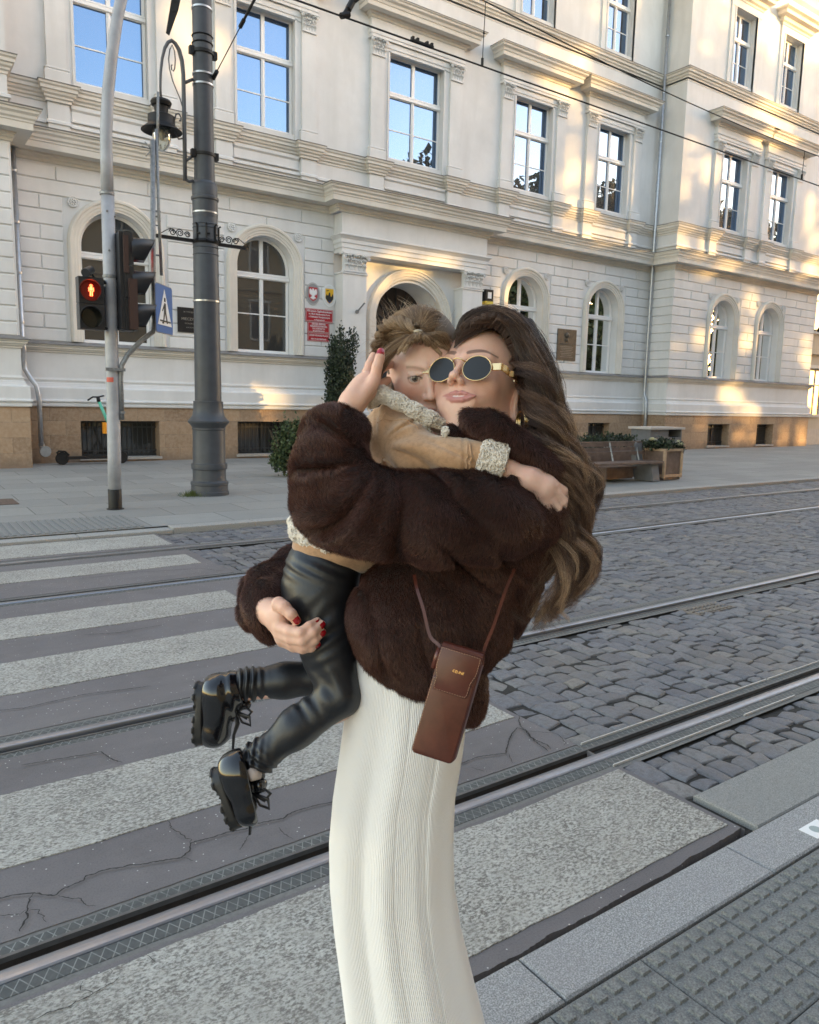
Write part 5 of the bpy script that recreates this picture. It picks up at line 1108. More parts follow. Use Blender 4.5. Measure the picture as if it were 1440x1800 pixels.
# ================================================================== implicit surface toolkit (camera-aligned working frame: x right, y up, z towards the camera)
CRa, CUa, CFa = np.array(CR), np.array(CU), np.array(CF); CAMP = np.array([0, 0, CAMH])
def P3(px, py, d): return np.array([(px-720)/FPX*d, -(py-900)/FPX*d, -d])
def toW(V): V = np.asarray(V, float); return CAMP+V[..., 0:1]*CRa+V[..., 1:2]*CUa-V[..., 2:3]*CFa
def dirW(V): V = np.asarray(V, float); return V[..., 0:1]*CRa+V[..., 1:2]*CUa-V[..., 2:3]*CFa
def nrmz(v): v = np.asarray(v, float); return v/(np.linalg.norm(v, axis=-1, keepdims=True)+1e-12)
def smin(a, b, k):
    if k <= 0: return np.minimum(a, b)
    h = np.maximum(k-np.abs(a-b), 0)/k; return np.minimum(a, b)-h*h*k*.25
def smax(a, b, k): return -smin(-a, -b, k)
def s_sph(p, c, r): return np.linalg.norm(p-c, axis=-1)-r
def s_ell(p, c, r, R=None):
    q = p-np.asarray(c)
    if R is not None: q = q@np.asarray(R).T
    r = np.asarray(r, float); k0 = np.linalg.norm(q/r, axis=-1); k1 = np.linalg.norm(q/(r*r), axis=-1)+1e-9; return k0*(k0-1)/k1
def s_cap(p, a, b, ra, rb=None):
    a, b = np.asarray(a, float), np.asarray(b, float); rb = ra if rb is None else rb
    ab = b-a; t = np.clip(((p-a)@ab)/(ab@ab+1e-12), 0, 1); return np.linalg.norm(p-a-t[..., None]*ab, axis=-1)-(ra+(rb-ra)*t)
def s_chain(p, pts, rs, k=.01):
    d = None
    for i in range(len(pts)-1):
        e = s_cap(p, pts[i], pts[i+1], rs[i], rs[i+1]); d = e if d is None else smin(d, e, k)
    return d
def frame(f, u):
    f = nrmz(f); u = np.asarray(u, float); u = nrmz(u-(u@f)*f); return np.stack([np.cross(u, f), u, f])     # rows: left, up, forward
def mesh_sdf(fn, lo, hi, h, proj=2):
    lo = np.array(lo, float); n = np.ceil((np.array(hi, float)-lo)/h/8).astype(int)*8+1
    B = 8; nb = (n-1)//B
    cx = [lo[i]+h*B*(np.arange(nb[i])+.5) for i in range(3)]; C = np.stack(np.meshgrid(*cx, indexing='ij'), -1)
    Fc = fn(C.reshape(-1, 3)).reshape(nb); act = np.abs(Fc) < h*B*1.35
    F = np.repeat(np.repeat(np.repeat(np.where(Fc < 0, -1., 1.), B, 0), B, 1), B, 2); F = np.pad(F, ((0, 1),)*3, mode='edge')
    ids = np.argwhere(act); o = np.arange(B+1); G = np.stack(np.meshgrid(o, o, o, indexing='ij'), -1).reshape(-1, 3)
    for s in range(0, len(ids), 400):
        I = (ids[s:s+400, None, :]*B+G[None]); v = fn((lo+I*h).reshape(-1, 3)); I = I.reshape(-1, 3); F[I[:, 0], I[:, 1], I[:, 2]] = v
    S = F < 0; nx, ny, nz = n
    cnt = np.zeros((nx-1, ny-1, nz-1), np.int8)
    for a in (0, 1):
        for b in (0, 1):
            for c in (0, 1): cnt += S[a:nx-1+a, b:ny-1+b, c:nz-1+c]
    cells = np.argwhere((cnt > 0) & (cnt < 8)); vid = -np.ones((nx-1, ny-1, nz-1), np.int32); vid[cells[:, 0], cells[:, 1], cells[:, 2]] = np.arange(len(cells))
    acc = np.zeros((len(cells), 3)); num = np.zeros(len(cells)); cor = [(a, b, c) for a in (0, 1) for b in (0, 1) for c in (0, 1)]
    for p in cor:
        for ax in range(3):
            if p[ax]: continue
            q = list(p); q[ax] = 1; f0 = F[tuple((cells+p).T)]; f1 = F[tuple((cells+q).T)]; m_ = (f0 < 0) != (f1 < 0); t = np.where(m_, f0/(f0-f1+1e-12), 0)
            pt = np.array(p, float)[None].repeat(len(cells), 0); pt[:, ax] = t; acc += pt*m_[:, None]; num += m_
    V = lo+h*(cells+acc/num[:, None]); Q = []
    for ax in range(3):
        sl = [slice(1, -1)]*3; sl[ax] = slice(0, -1); sl2 = [slice(1, -1)]*3; sl2[ax] = slice(1, None)
        e = np.argwhere(S[tuple(sl)] != S[tuple(sl2)]); off = np.array([1, 1, 1]); off[ax] = 0; e = e+off
        a1, a2 = [(1, 2), (2, 0), (0, 1)][ax]; d1, d2 = np.eye(3, dtype=int)[a1], np.eye(3, dtype=int)[a2]
        q = np.stack([vid[tuple((e-d1-d2).T)], vid[tuple((e-d2).T)], vid[tuple(e.T)], vid[tuple((e-d1).T)]], 1)
        inside = S[tuple(e.T)]; q[~inside] = q[~inside][:, ::-1]; Q.append(q)
    Q = np.concatenate(Q); Q = Q[(Q >= 0).all(1)]
    for _ in range(proj):
        f0, g = grad(fn, V, h*.6); V = V-np.clip(f0, -h, h)[:, None]*g
    return V, Q
def grad(fn, V, e):
    f0 = fn(V); g = np.stack([fn(V+e*np.eye(3)[i])-fn(V-e*np.eye(3)[i]) for i in range(3)], 1); l = np.linalg.norm(g, axis=1, keepdims=True)+1e-9
    return f0*(2*e)/l[:, 0], g/l
def vnoise(p, s, seed=0):
    "cheap smooth noise in [-1,1]"
    q = p*s; r = np.random.default_rng(seed); o = 0
    for k in range(5):
        w = nrmz(r.normal(0, 1, 3))*(1+.5*k); o = o+np.sin(q@w+r.uniform(0, 6.28)+1.3*np.sin(q@nrmz(r.normal(0, 1, 3))*1.1+r.uniform(0, 6)))/(1+.35*k)
    return o/2.6
def join(parts):
    V, F, off = [], [], 0
    for v, f in parts: V.append(v); F.append(f+off); off += len(v)
    return np.concatenate(V), np.concatenate(F)
def surf_sample(V, Q, n, seed, wfn=None):
    r = np.random.default_rng(seed); a, b, c, d = (V[Q[:, i]] for i in range(4)); ar = np.linalg.norm(np.cross(c-a, d-b), axis=1)*.5
    if wfn is not None: ar = ar*wfn((a+b+c+d)/4)
    i = r.choice(len(Q), n, p=ar/ar.sum()); u, v = r.random((n, 1)), r.random((n, 1))
    p = (1-u)*(1-v)*a[i]+u*(1-v)*b[i]+u*v*c[i]+(1-u)*v*d[i]; nn = nrmz(np.cross(c[i]-a[i], d[i]-b[i])); return p, nn
def strands(name, S, r0, r1, mat, parent, attrs=None, origin=None):
    """S (n,k,3) world space strand points -> mesh of thin three-sided tapering hairs"""
    n, k, _ = S.shape; T = np.gradient(S, axis=1); T = nrmz(T); up = nrmz(np.random.default_rng(3).normal(0, 1, (n, 1, 3))).repeat(k, 1)
    A = nrmz(np.cross(T, up)); Bn = np.cross(T, A); r0 = np.asarray(r0).reshape(-1, 1) if np.ndim(r0) else r0
    rad = (r0+(r1-r0)*np.linspace(0, 1, k)[None, :]**1.5)*np.ones((n, k)); rad = rad[..., None]
    V = np.stack([S+A*rad, S-A*rad*.5+Bn*rad*.866, S-A*rad*.5-Bn*rad*.866], 2).reshape(-1, 3)
    i = (np.arange(n)[:, None]*k+np.arange(k-1)[None]).reshape(-1)*3
    F = np.concatenate([np.stack([i+a, i+b, i+3+b, i+3+a], 1) for a, b in ((0, 1), (1, 2), (2, 0))])
    at = {kk: np.repeat(np.asarray(vv), 3, axis=-1).reshape(-1) if np.ndim(vv) == 2 else np.repeat(vv, k*3) for kk, vv in (attrs or {}).items()}
    return npmesh(name, V, F, mat, parent, True, attrs=at, origin=origin)
# ================================================================== people
def rot3(yaw, pitch, roll):
    a, b, c = (math.radians(v) for v in (yaw, pitch, roll)); ca, sa, cb, sb, cc, sc = math.cos(a), math.sin(a), math.cos(b), math.sin(b), math.cos(c), math.sin(c)
    Rx = np.array([[1, 0, 0], [0, cb, sb], [0, -sb, cb]]); Ry = np.array([[ca, 0, -sa], [0, 1, 0], [sa, 0, ca]]); Rz = np.array([[cc, sc, 0], [-sc, cc, 0], [0, 0, 1]])
    return Rz@Ry@Rx
WH_O, WH_R = P3(841, 682, 1.40), rot3(28, 12, 3)
CH_R, CH_S = rot3(-8, -22, -3), .90; CH_O = P3(729, 664, 1.365)-CH_R@(np.array([-.029, 0, .0735])*CH_S)
def w2l(p): return (p-WH_O)@WH_R
def l2w(q): return np.asarray(q, float)@WH_R.T+WH_O
def c2l(p): return (p-CH_O)@CH_R/CH_S
def l2c(q): return np.asarray(q, float)*CH_S@CH_R.T+CH_O
def mirror(q): r = q.copy(); r[..., 0] = np.abs(r[..., 0]); return r
def face_sdf(q, child=False, lips=True):
    m = mirror(q); c = child
    d = s_ell(q, (0, .030, -.014), (.074, .088, .092))
    d = smin(d, s_ell(q, (0, -.012, .030), (.0535 if not c else .063, .082, .052)), .03)
    d = smin(d, s_ell(q, (0, -.040, .036), (.050, .070, .048)), .02) if not c else d
    d = smin(d, s_ell(m, (.012, -.060, .018), (.036, .044, .045) if not c else (.040, .036, .042)), .03)                 # jaw
    d = smin(d, s_cap(m, (.047, -.056, -.005), (.015, -.100, .058), .012, .012), .03)
    d = smin(d, s_ell(q, (0, -.100, .070), (.019, .016, .015)), .022)                             # chin
    d = smin(d, s_ell(m, (.034, -.024, .057), (.022, .020, .018) if not c else (.029, .028, .022)), .022)                # cheek
    d = smin(d, s_cap(m, (.008, .024, .083), (.040, .026, .066), .008 if not c else .0030, .007 if not c else .0030), .018)               # brow
    d = smax(d, -s_ell(m, (.031, .002, .094 if not c else .0975), (.0165, .0105, .015)), .014)                         # socket
    if not c:
        d = smin(d, s_cap(q, (0, .016, .085), (0, -.0165, .1045), .0056, .0062), .012)
        d = smin(d, s_ell(q, (0, -.0205, .1080), (.0084, .0068, .0080)), .007); d = smin(d, s_ell(m, (.0098, -.0258, .0980), (.0052, .0055, .0080)), .006)
        d = smax(d, -s_ell(m, (.0055, -.0312, .1025), (.0033, .0026, .0055)), .003)
        # mouth
        d = smin(d, s_ell(q, (0, -.060, .082), (.034, .020, .010)), .024)
        if lips:
            up, lo, gr = lipset(mirror(q-MO)); d = smin(d, up, .0032); d = smin(d, lo, .0032); d = smax(d, -gr, .0018)
        d = smax(d, -s_cap(q, (0, -.040, .1035), (0, -.046, .1020), .0020), .005)
    else:
        d = smin(d, s_cap(q, (0, .004, .081), (0, -.029, .0945), .0060, .0078), .014)
        d = smin(d, s_ell(q, (0, -.0345, .0975), (.0094, .0080, .0085)), .006); d = smin(d, s_ell(m, (.0104, -.0375, .0905), (.0056, .0055, .0070)), .006)
        d = smax(d, -s_ell(m, (.0055, -.0420, .0945), (.0033, .0024, .005)), .003)
        d = smin(d, s_ell(q, (0, -.068, .080), (.024, .014, .009)), .012); d = smin(d, s_cap(m, (.0, -.0635, .0885), (.019, -.063, .0815), .0040, .0022), .004)
        d = smin(d, s_cap(m, (.0, -.0715, .0870), (.015, -.069, .082), .0045, .0025), .004); d = smax(d, -s_cap(m, (.0, -.0672, .0950), (.021, -.0650, .0835), .0010), .002)
        # eyelids around the eyeball
        lid = s_sph(m, (.029, .000, .0735), .0142); cut = s_ell(m, (.0292, -.0006, .089), (.0138, .0060, .014)); d = smin(d, smax(lid, -cut, .0015), .003); d = smax(d, -cut, .0015)
        d = smin(d, s_cap(m, (.018, .0098, .0835), (.041, .0088, .0765), .0022), .004)
    if not c: pass
    # ears
    me = m+np.array([.0 if not c else .007, .014, .010]); e = s_ell(me, (.074, -.014, -.010), (.008, .030, .019)); e = smax(e, -s_ell(me, (.083, -.008, -.006), (.0075, .018, .011)), .004); e = smin(e, s_ell(me, (.074, -.040, -.003), (.006, .009, .007)), .006)
    d = smin(d, e, .006)
    d = smin(d, s_cap(q, (0, -.050, -.020), (0, -.150, -.045), .052, .050), .03)
    return d
_ZS = {}; MO = np.array([.0075, .005, .001])
def zs(x, y):
    if (x, y) not in _ZS:
        z = np.linspace(.06, .12, 241); f = face_sdf(np.stack([np.full(241, x), np.full(241, y), z], 1), False, False); i = np.where(f < 0)[0].max(); _ZS[(x, y)] = z[i]
    return _ZS[(x, y)]
UPL = [(.0, -.0532, .0030, .0006), (.0055, -.0512, .0034, .0008), (.014, -.0538, .0032, .0004), (.0225, -.0555, .0023, -.0004), (.0305, -.0548, .0012, -.0008)]
LOL = [(.0, -.0642, .0050, -.0004), (.009, -.0638, .0048, -.0006), (.018, -.0612, .0036, -.0012), (.0275, -.0566, .0015, -.0010)]
GRL = [(.0, -.0578, .0010, .0040), (.008, -.0584, .0010, .0034), (.018, -.0575, .0009, .0022), (.031, -.0553, .0008, .0008)]
def lipset(m):
    out = []
    for L in (UPL, LOL, GRL):
        P = [(x, y, zs(x, y)+o-(.0 if L is GRL else .0012)) for x, y, r, o in L]; out.append(s_chain(m, P, [q[2] for q in L], .002))
    return out
def LIPS(q):
    m = mirror(q-MO); u, l, _ = lipset(m); return np.minimum(np.minimum(u, l)-.0010, s_chain(m, [(x, y, zs(x, y)+.001) for x, y, r, o in GRL], [.0030, .0028, .0024, .0008], .001))
LIPS_OLD = lambda q: np.minimum(s_cap(mirror(q), (.0050, -.0520, .0965), (.0285, -.0570, .0820), .0062, .0024), s_cap(mirror(q), (.0, -.0642, .0950), (.0235, -.0596, .0840), .0070, .0030))
def skin_mat(name, base, warm, rough=.42):
    t = NT(name); a = t.n('Attribute', attribute_name='paint'); n = t.noise(60, 4, .6); n2 = t.noise(420, 3, .6)
    c = t.mix(t.ramp(n, [(.35, .0), (.7, .35)]), base, warm); c = t.mix(t.ramp(t.noise(14, 5, .7), [(.4, .0), (.75, .45)]), c, tuple(x*f for x, f in zip(warm, (.98, .80, .78)))); c = t.mix(t.ramp(t.noise(300, 3, .7), [(.6, .0), (.8, .3)]), c, tuple(x*.7 for x in warm)); c = t.mix(t.math('MULTIPLY', a.outputs['Alpha'], 1.), c, a.outputs['Color']); t.col(c); t.set(Roughness=rough)
    t.b.inputs['Subsurface Weight'].default_value = .2; t.b.inputs['Subsurface Radius'].default_value = (.012, .005, .003); t.b.inputs['Subsurface Scale'].default_value = .6
    t.b.inputs['Specular IOR Level'].default_value = .38
    t.bump(n2, .35, .0007); return t.m
def paintmesh(name, parts, mat, parent, paint, origin=None):
    V, F = join(parts); col = paint(V); return npmesh(name, toW(V), F, mat, parent, True, attrs={'paint': col}, origin=origin)
def sstep(x, a, b): t = np.clip((x-a)/(b-a), 0, 1); return t*t*(3-2*t)
M_skinW = skin_mat('skin_woman', (.74, .47, .36), (.68, .39, .28)); M_skinC = skin_mat('skin_child', (.80, .56, .46), (.76, .44, .35))
M_nail = simple('red_nail_polish', (.34, .004, .012), .12, coat=.6)
def bodyorigin(px, py, d): p = toW(P3(px, py, d)[None])[0]; return (float(p[0]), float(p[1]), .0)
woman = thing('person', 'woman in a brown fur jacket and white ribbed skirt, oval sunglasses, carrying a child', 'person', bodyorigin(725, 1500, 1.45))
child = thing('person', 'small child in a tan suede jacket and black leather leggings, carried in the arms', 'person', bodyorigin(600, 1000, 1.42))
# ---------------- woman's body: head, hands, hidden trunk
V1, F1 = mesh_sdf(lambda p: face_sdf(w2l(p)), WH_O-.17, WH_O+.15, .0016)
def hand1(p):
    d = s_chain(p, [P3(597, 748, 1.27), P3(621, 706, 1.285), P3(634, 688, 1.30), P3(646, 671, 1.31)], [.0235, .0200, .0195, .0165], .015)
    d = smin(d, s_ell(p, P3(641, 680, 1.308), (.021, .022, .013)), .010); d = smin(d, s_cap(p, P3(632, 706, 1.272), P3(656, 672, 1.288), .0085, .0105), .007)
    for pts, rs in (([P3(648, 690, 1.30), P3(659, 665, 1.292), P3(663, 645, 1.29), P3(668, 628, 1.292), P3(670, 619, 1.296)], [.0130, .0100, .0091, .0084, .0068]),
                    ([P3(636, 676, 1.315), P3(645, 655, 1.318), P3(650, 640, 1.325), P3(656, 625, 1.335)], [.0105, .0085, .0078, .0062]),
                    ([P3(640, 668, 1.325), P3(652, 646, 1.345), P3(664, 630, 1.362), P3(676, 622, 1.375)], [.011, .0092, .0085, .007]),
                    ([P3(646, 678, 1.33), P3(660, 658, 1.358), P3(674, 645, 1.375), P3(688, 640, 1.385)], [.011, .0092, .0085, .007]),
                    ([P3(652, 690, 1.335), P3(668, 676, 1.36), P3(682, 668, 1.375)], [.010, .008, .0068])): d = smin(d, s_chain(p, pts, rs, .002), .0036)
    return d
H2 = [([P3(490, 1062, 1.335), P3(500, 1068, 1.325), P3(512, 1080, 1.318), P3(521, 1091, 1.322)], [.0135, .0115, .0100, .0082]),
      ([P3(492, 1103, 1.335), P3(510, 1110, 1.318), P3(529, 1113, 1.308), P3(544, 1101, 1.315), P3(558, 1092, 1.328)], [.0125, .0108, .0102, .0086, .0068]),
      ([P3(494, 1114, 1.338), P3(512, 1122, 1.320), P3(532, 1126, 1.308), P3(550, 1112, 1.310), P3(566, 1097, 1.325)], [.0122, .0108, .0100, .0086, .0066]),
      ([P3(497, 1122, 1.342), P3(515, 1131, 1.328), P3(536, 1135, 1.314), P3(553, 1125, 1.314), P3(567, 1111, 1.325)], [.0118, .0100, .0094, .0080, .0064]),
      ([P3(500, 1128, 1.350), P3(515, 1137, 1.335), P3(532, 1141, 1.322), P3(547, 1139, 1.318), P3(558, 1132, 1.324)], [.0108, .0088, .0082, .0072, .0058])]
def hand2(p):
    d = s_ell(p, P3(494, 1095, 1.350), (.0155, .042, .024)); d = smin(d, s_chain(p, [P3(488, 1085, 1.36), P3(470, 1072, 1.39), P3(462, 1066, 1.43)], [.026, .025, .028], .01), .015)
    for pts, rs in H2: d = smin(d, s_chain(p, pts, rs, .003), .0042)
    return d
V2, F2 = mesh_sdf(hand1, P3(640, 680, 1.32)-.125, P3(640, 680, 1.32)+.11, .0016)
V3, F3 = mesh_sdf(hand2, P3(515, 1098, 1.35)-.10, P3(515, 1098, 1.35)+.09, .0015)
def trunk(p):
    d = s_cap(p, P3(835, 800, 1.46), P3(730, 1160, 1.45), .075, .07); d = smin(d, s_cap(p, P3(905, 890, 1.38), P3(600, 900, 1.29), .045, .038), .03); d = smin(d, s_cap(p, P3(600, 900, 1.29), P3(590, 745, 1.27), .036, .030), .02)
    d = smin(d, s_cap(p, P3(800, 900, 1.56), P3(560, 1010, 1.60), .045, .038), .03); d = smin(d, s_cap(p, P3(560, 1010, 1.60), P3(465, 1066, 1.43), .036, .028), .02)
    d = smin(d, s_cap(p, P3(835, 800, 1.46), l2w((0, -.14, -.04)), .06, .052), .03)
    for x in (680, 738): d = smin(d, s_chain(p, [P3(x, 1200, 1.43), P3(x, 1600, 1.42), P3(x, 2020, 1.42)], [.060, .046, .034], .02), .02)
    return d
V4, F4 = mesh_sdf(trunk, P3(650, 1440, 1.5)+np.array([-.35, -.75, -.25]), P3(700, 900, 1.5)+np.array([.35, .25, .35]), .012)
def paintW(V):
    q = w2l(V); n = len(V); col = np.zeros((n, 4)); m = mirror(q)
    lip = 1-sstep(LIPS(q), -.0012, .0012); lip *= (q[:, 2] > .07)
    bx = m[:, 0]; yb = .0300+.0075*np.sin(np.clip((bx-.012)/.036, 0, 1)*2.2)-.002*sstep(bx, .036, .052); th = .0042*(1-.72*sstep(bx, .022, .054))*sstep(bx, .008, .013)
    brow = (1-sstep(np.abs(q[:, 1]-yb)-th, -.0006, .0014))*(q[:, 2] > .045)*(bx < .055)*(bx > .009)*.8
    cheek = np.exp(-(((m[:, 0]-.043)/.020)**2+((q[:, 1]+.035)/.018)**2))*.22*(q[:, 2] > .02)
    hairline = (1-sstep(.075+.03*(q[:, 2] < 0)-q[:, 1], -.004, .010))*1.0
    col[:, :3] = (.44, .155, .15); col[:, 3] = lip*.8
    qm = mirror(q-MO); teeth = (1-sstep(((qm[:, 0])/.0105)**2+((q[:, 1]-MO[1]+.0582)/.0016)**2, .6, 1.2))*(q[:, 2] > .07); tk = teeth > .1; col[tk, :3] = (.72, .62, .58); col[tk, 3] = np.maximum(col[tk, 3], teeth[tk]*.8)
    w_ = brow[:, None]; col[:, :3] = np.where(w_ > .05, np.array([.055, .028, .02]), col[:, :3]); col[:, 3] = np.maximum(col[:, 3], brow*.85)
    ck = cheek > col[:, 3]; col[ck, :3] = (.56, .20, .15); col[ck, 3] = cheek[ck]; return col
paintmesh('body', [(V1, F1), (V2, F2), (V3, F3), (V4, F4)], M_skinW, woman, paintW)
# nails
def nail(c, t, n, L, W, parent, fn=None):
    c, t, n = np.array(c), nrmz(t), nrmz(n); b = nrmz(np.cross(t, n)); n = np.cross(b, t); V = []
    for i in range(7):
        u = -1+2*i/6
        for j in range(7):
            v = -1+2*j/6; w_ = W*(1-.18*max(0, u)**2-.12*max(0, -u)**3); V.append(c+t*L*u+b*w_*v-n*(.42*W*v*v+.16*L*u*u)+n*.0005)
    mb = MB(); mb.grid(toW(np.array(V)), 7, 7); return mb.build('fingernail', M_nail, parent, smooth=True)
def nail_on(pts, rs, parent, n=(0, 0, 1), L=.0062, W=.0052, back=.3):
    a, b = pts[-2], pts[-1]; t = nrmz(b-a); n = np.array(n, float); n = nrmz(n-(n@t)*t); nail(b-t*.0028+n*(rs[-1]*1.02+.0006), nrmz(t-n*.12), n, L, W, parent)
nail_on([P3(668, 628, 1.292), P3(669.5, 620, 1.296)], [.0075], woman, (0, 0, 1), .0085, .0064)
nail_on(H2[0][0], H2[0][1], woman, (.25, .25, 1), .0080, .0064)
for k in (1, 2, 3, 4): nail_on(H2[k][0], H2[k][1], woman, (.45, -.2, 1), .0066, .0052 if k < 4 else .0044)
# ---------------- fur jacket
PF = P3(672, 800, 1.25)
def folds(p):
    dx, dy = p[:, 0]-PF[0], p[:, 1]-PF[1]; r = np.sqrt(dx*dx+dy*dy)+1e-6; th = np.arctan2(dy, dx)
    w_ = sstep(r, .02, .07)*(1-sstep(r, .20, .34)); a = th+.9*r*3+.10*vnoise(p, 14, 3)+.22*vnoise(p, 8, 33)
    f = (-.0205*np.exp(-(np.sin(a*4.0+.3)/.33)**2)+.0055)*(.72+.38*vnoise(p, 12, 44))+np.sin(a*13+1.7)*.0018; w_ = w_*sstep(p[:, 2], -1.245, -1.195)
    lo = sstep(P3(0, 1000, 1.4)[1]-p[:, 1], -.01, .05); ph = (p[:, 0]+.25*p[:, 1])*62+3.4*vnoise(p, 7, 31); f2 = lo*(.7+.5*vnoise(p, 10, 45))*(-.0165*np.exp(-(np.sin(ph*.62)/.38)**2)+.002)*sstep(p[:, 1], P3(0, 1225, 1.4)[1], P3(0, 1120, 1.4)[1])
    up_ = (1-lo)*sstep(p[:, 0], .02, .08); f3 = up_*(.75+.45*vnoise(p, 11, 46))*(-.0165*np.exp(-(np.sin((p[:, 1]*1.0+p[:, 0]*.75)*34+2.3*vnoise(p, 8, 8))/.42)**2)+.003)
    return f*w_*(1-.6*up_)+f2+f3+.004*vnoise(p, 26, 5)+.0022*vnoise(p, 60, 6)
def coat(p):
    d = s_chain(p, [P3(935, 905, 1.33), P3(860, 905, 1.27), P3(760, 910, 1.235), P3(660, 905, 1.225), P3(590, 880, 1.235)], [.060, .073, .071, .066, .061], .03)
    d = smin(d, s_chain(p, [P3(590, 890, 1.235), P3(580, 830, 1.245), P3(585, 778, 1.262)], [.061, .059, .055], .02), .03)
    d = smin(d, s_ell(p, P3(590, 748, 1.265), (.056, .034, .048)), .02)
    body = s_chain(p, [P3(900, 850, 1.42), P3(850, 950, 1.42), P3(770, 1080, 1.42), P3(745, 1150, 1.42)], [.085, .115, .125, .115], .04)
    body = smin(body, s_ell(p, P3(688, 1085, 1.38), (.078, .100, .085)), .03); body = smin(body, s_chain(p, [P3(690, 1130, 1.34), P3(760, 1195, 1.36)], [.045, .040], .02), .03)
    body = smin(body, s_ell(p, P3(815, 1215, 1.40), (.036, .062, .05)), .02)
    body = smin(body, s_cap(p, P3(900, 960, 1.44), P3(860, 1100, 1.44), .085, .055), .04)
    body = smax(body, -(p[:, 1]-(P3(0, 1232, 1.36)[1]+.10*(p[:, 0]-P3(745, 0, 1.36)[0])*-1.1)), .03)
    body = smin(body, s_ell(p, P3(822, 1228, 1.41), (.032, .050, .045)), .02)
    d = smin(d, body, .022)
    d = smin(d, s_cap(p, P3(860, 830, 1.52), P3(760, 900, 1.60), .09, .07), .05)
    # collar
    d = smin(d, s_chain(p, [P3(798, 766, 1.295), P3(826, 751, 1.280), P3(866, 752, 1.275), P3(906, 774, 1.285), P3(945, 812, 1.31), P3(985, 862, 1.36)], [.018, .022, .024, .027, .032, .036], .02), .016)
    d = smin(d, s_cap(p, P3(850, 815, 1.36), P3(940, 855, 1.38), .045, .06), .03)
    # far sleeve with open cuff
    fs = s_chain(p, [P3(640, 1000, 1.62), P3(530, 1010, 1.58), P3(478, 1040, 1.50), P3(466, 1075, 1.43)], [.06, .055, .052, .050], .03)
    fs = smin(fs, s_ell(p, P3(470, 1072, 1.42), (.046, .060, .05)), .02)
    fs = smax(fs, -s_cap(p, P3(478, 1085, 1.40), P3(515, 1098, 1.32), .026, .044), .012)
    d = smin(d, fs, .01)
    return d-folds(p)
Vc, Fc = mesh_sdf(coat, P3(690, 1000, 1.40)+np.array([-.36, -.34, -.32]), P3(760, 900, 1.40)+np.array([.36, .26, .30]), .0048)
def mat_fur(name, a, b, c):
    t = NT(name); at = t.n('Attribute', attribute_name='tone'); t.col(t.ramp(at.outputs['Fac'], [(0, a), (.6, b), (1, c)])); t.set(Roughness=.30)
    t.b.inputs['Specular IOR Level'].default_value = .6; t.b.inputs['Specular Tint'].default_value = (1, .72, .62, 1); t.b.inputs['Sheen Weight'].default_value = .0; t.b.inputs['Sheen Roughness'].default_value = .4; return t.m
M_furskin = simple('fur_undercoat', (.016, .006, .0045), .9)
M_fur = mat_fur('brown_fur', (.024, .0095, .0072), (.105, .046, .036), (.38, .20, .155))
jk = npmesh('fur_jacket', toW(Vc), Fc, M_furskin, woman)
def fur(name, fn, V, F, n, length, parent, mat, seed, flow, rad=.00027, lift=.75, k=4):
    view = lambda c: np.where(np.einsum('ij,ij->i', c*0+0, c) > 0, 1, 1)
    p, nn = surf_sample(V, F, int(n*1.9), seed); r = np.random.default_rng(seed+1); f0, g = grad(fn, p, .004); p = p-f0[:, None]*g
    keep = (g@np.array([0, 0, 1.]) > -.25) | (r.random(len(p)) < .18); p, g = p[keep][:n], g[keep][:n]
    fl = flow(p)+.35*np.stack([vnoise(p, 30, seed+i) for i in range(3)], 1); fl = fl-np.einsum('ij,ij->i', fl, g)[:, None]*g; fl = nrmz(fl)
    clump = .17*np.stack([vnoise(p, 150, seed+7+i) for i in range(3)], 1); d0 = nrmz(g*lift+fl*.9+clump+r.normal(0, .13, p.shape)); L = length*r.uniform(.6, 1.25, len(p))*(1+.25*vnoise(p, 40, 2))
    s = np.linspace(0, 1, k)[None, :, None]; d1 = nrmz(d0+fl*.5-g*.30)
    S = p[:, None]-g[:, None]*.001+L[:, None, None]*(d0[:, None]*s*(1-.5*s)+d1[:, None]*s*s*.5)
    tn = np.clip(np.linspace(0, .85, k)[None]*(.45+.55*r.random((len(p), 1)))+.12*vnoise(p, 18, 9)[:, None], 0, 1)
    return strands(name, toW(S), rad, rad*.25, mat, parent, {'tone': tn})
def flow_coat(p):
    f = np.zeros_like(p); f[:] = (.15, -1, .1)
    arm = sstep(-(p[:, 0]-P3(950, 0, 1.25)[0]), 0, .1)*sstep(p[:, 1]-P3(0, 1010, 1.25)[1], 0, .06); f = f*(1-arm[:, None])+np.array([-.55, -.75, .1])*arm[:, None]
    el = sstep(P3(640, 0, 1.25)[0]-p[:, 0], 0, .06)*sstep(p[:, 1]-P3(0, 930, 1.25)[1], 0, .05); f = f*(1-el[:, None])+np.array([-.15, .9, .0])*el[:, None]
    return f
fur('jacket_fur', coat, Vc, Fc, 270000, .0105, jk, M_fur, 40, flow_coat)
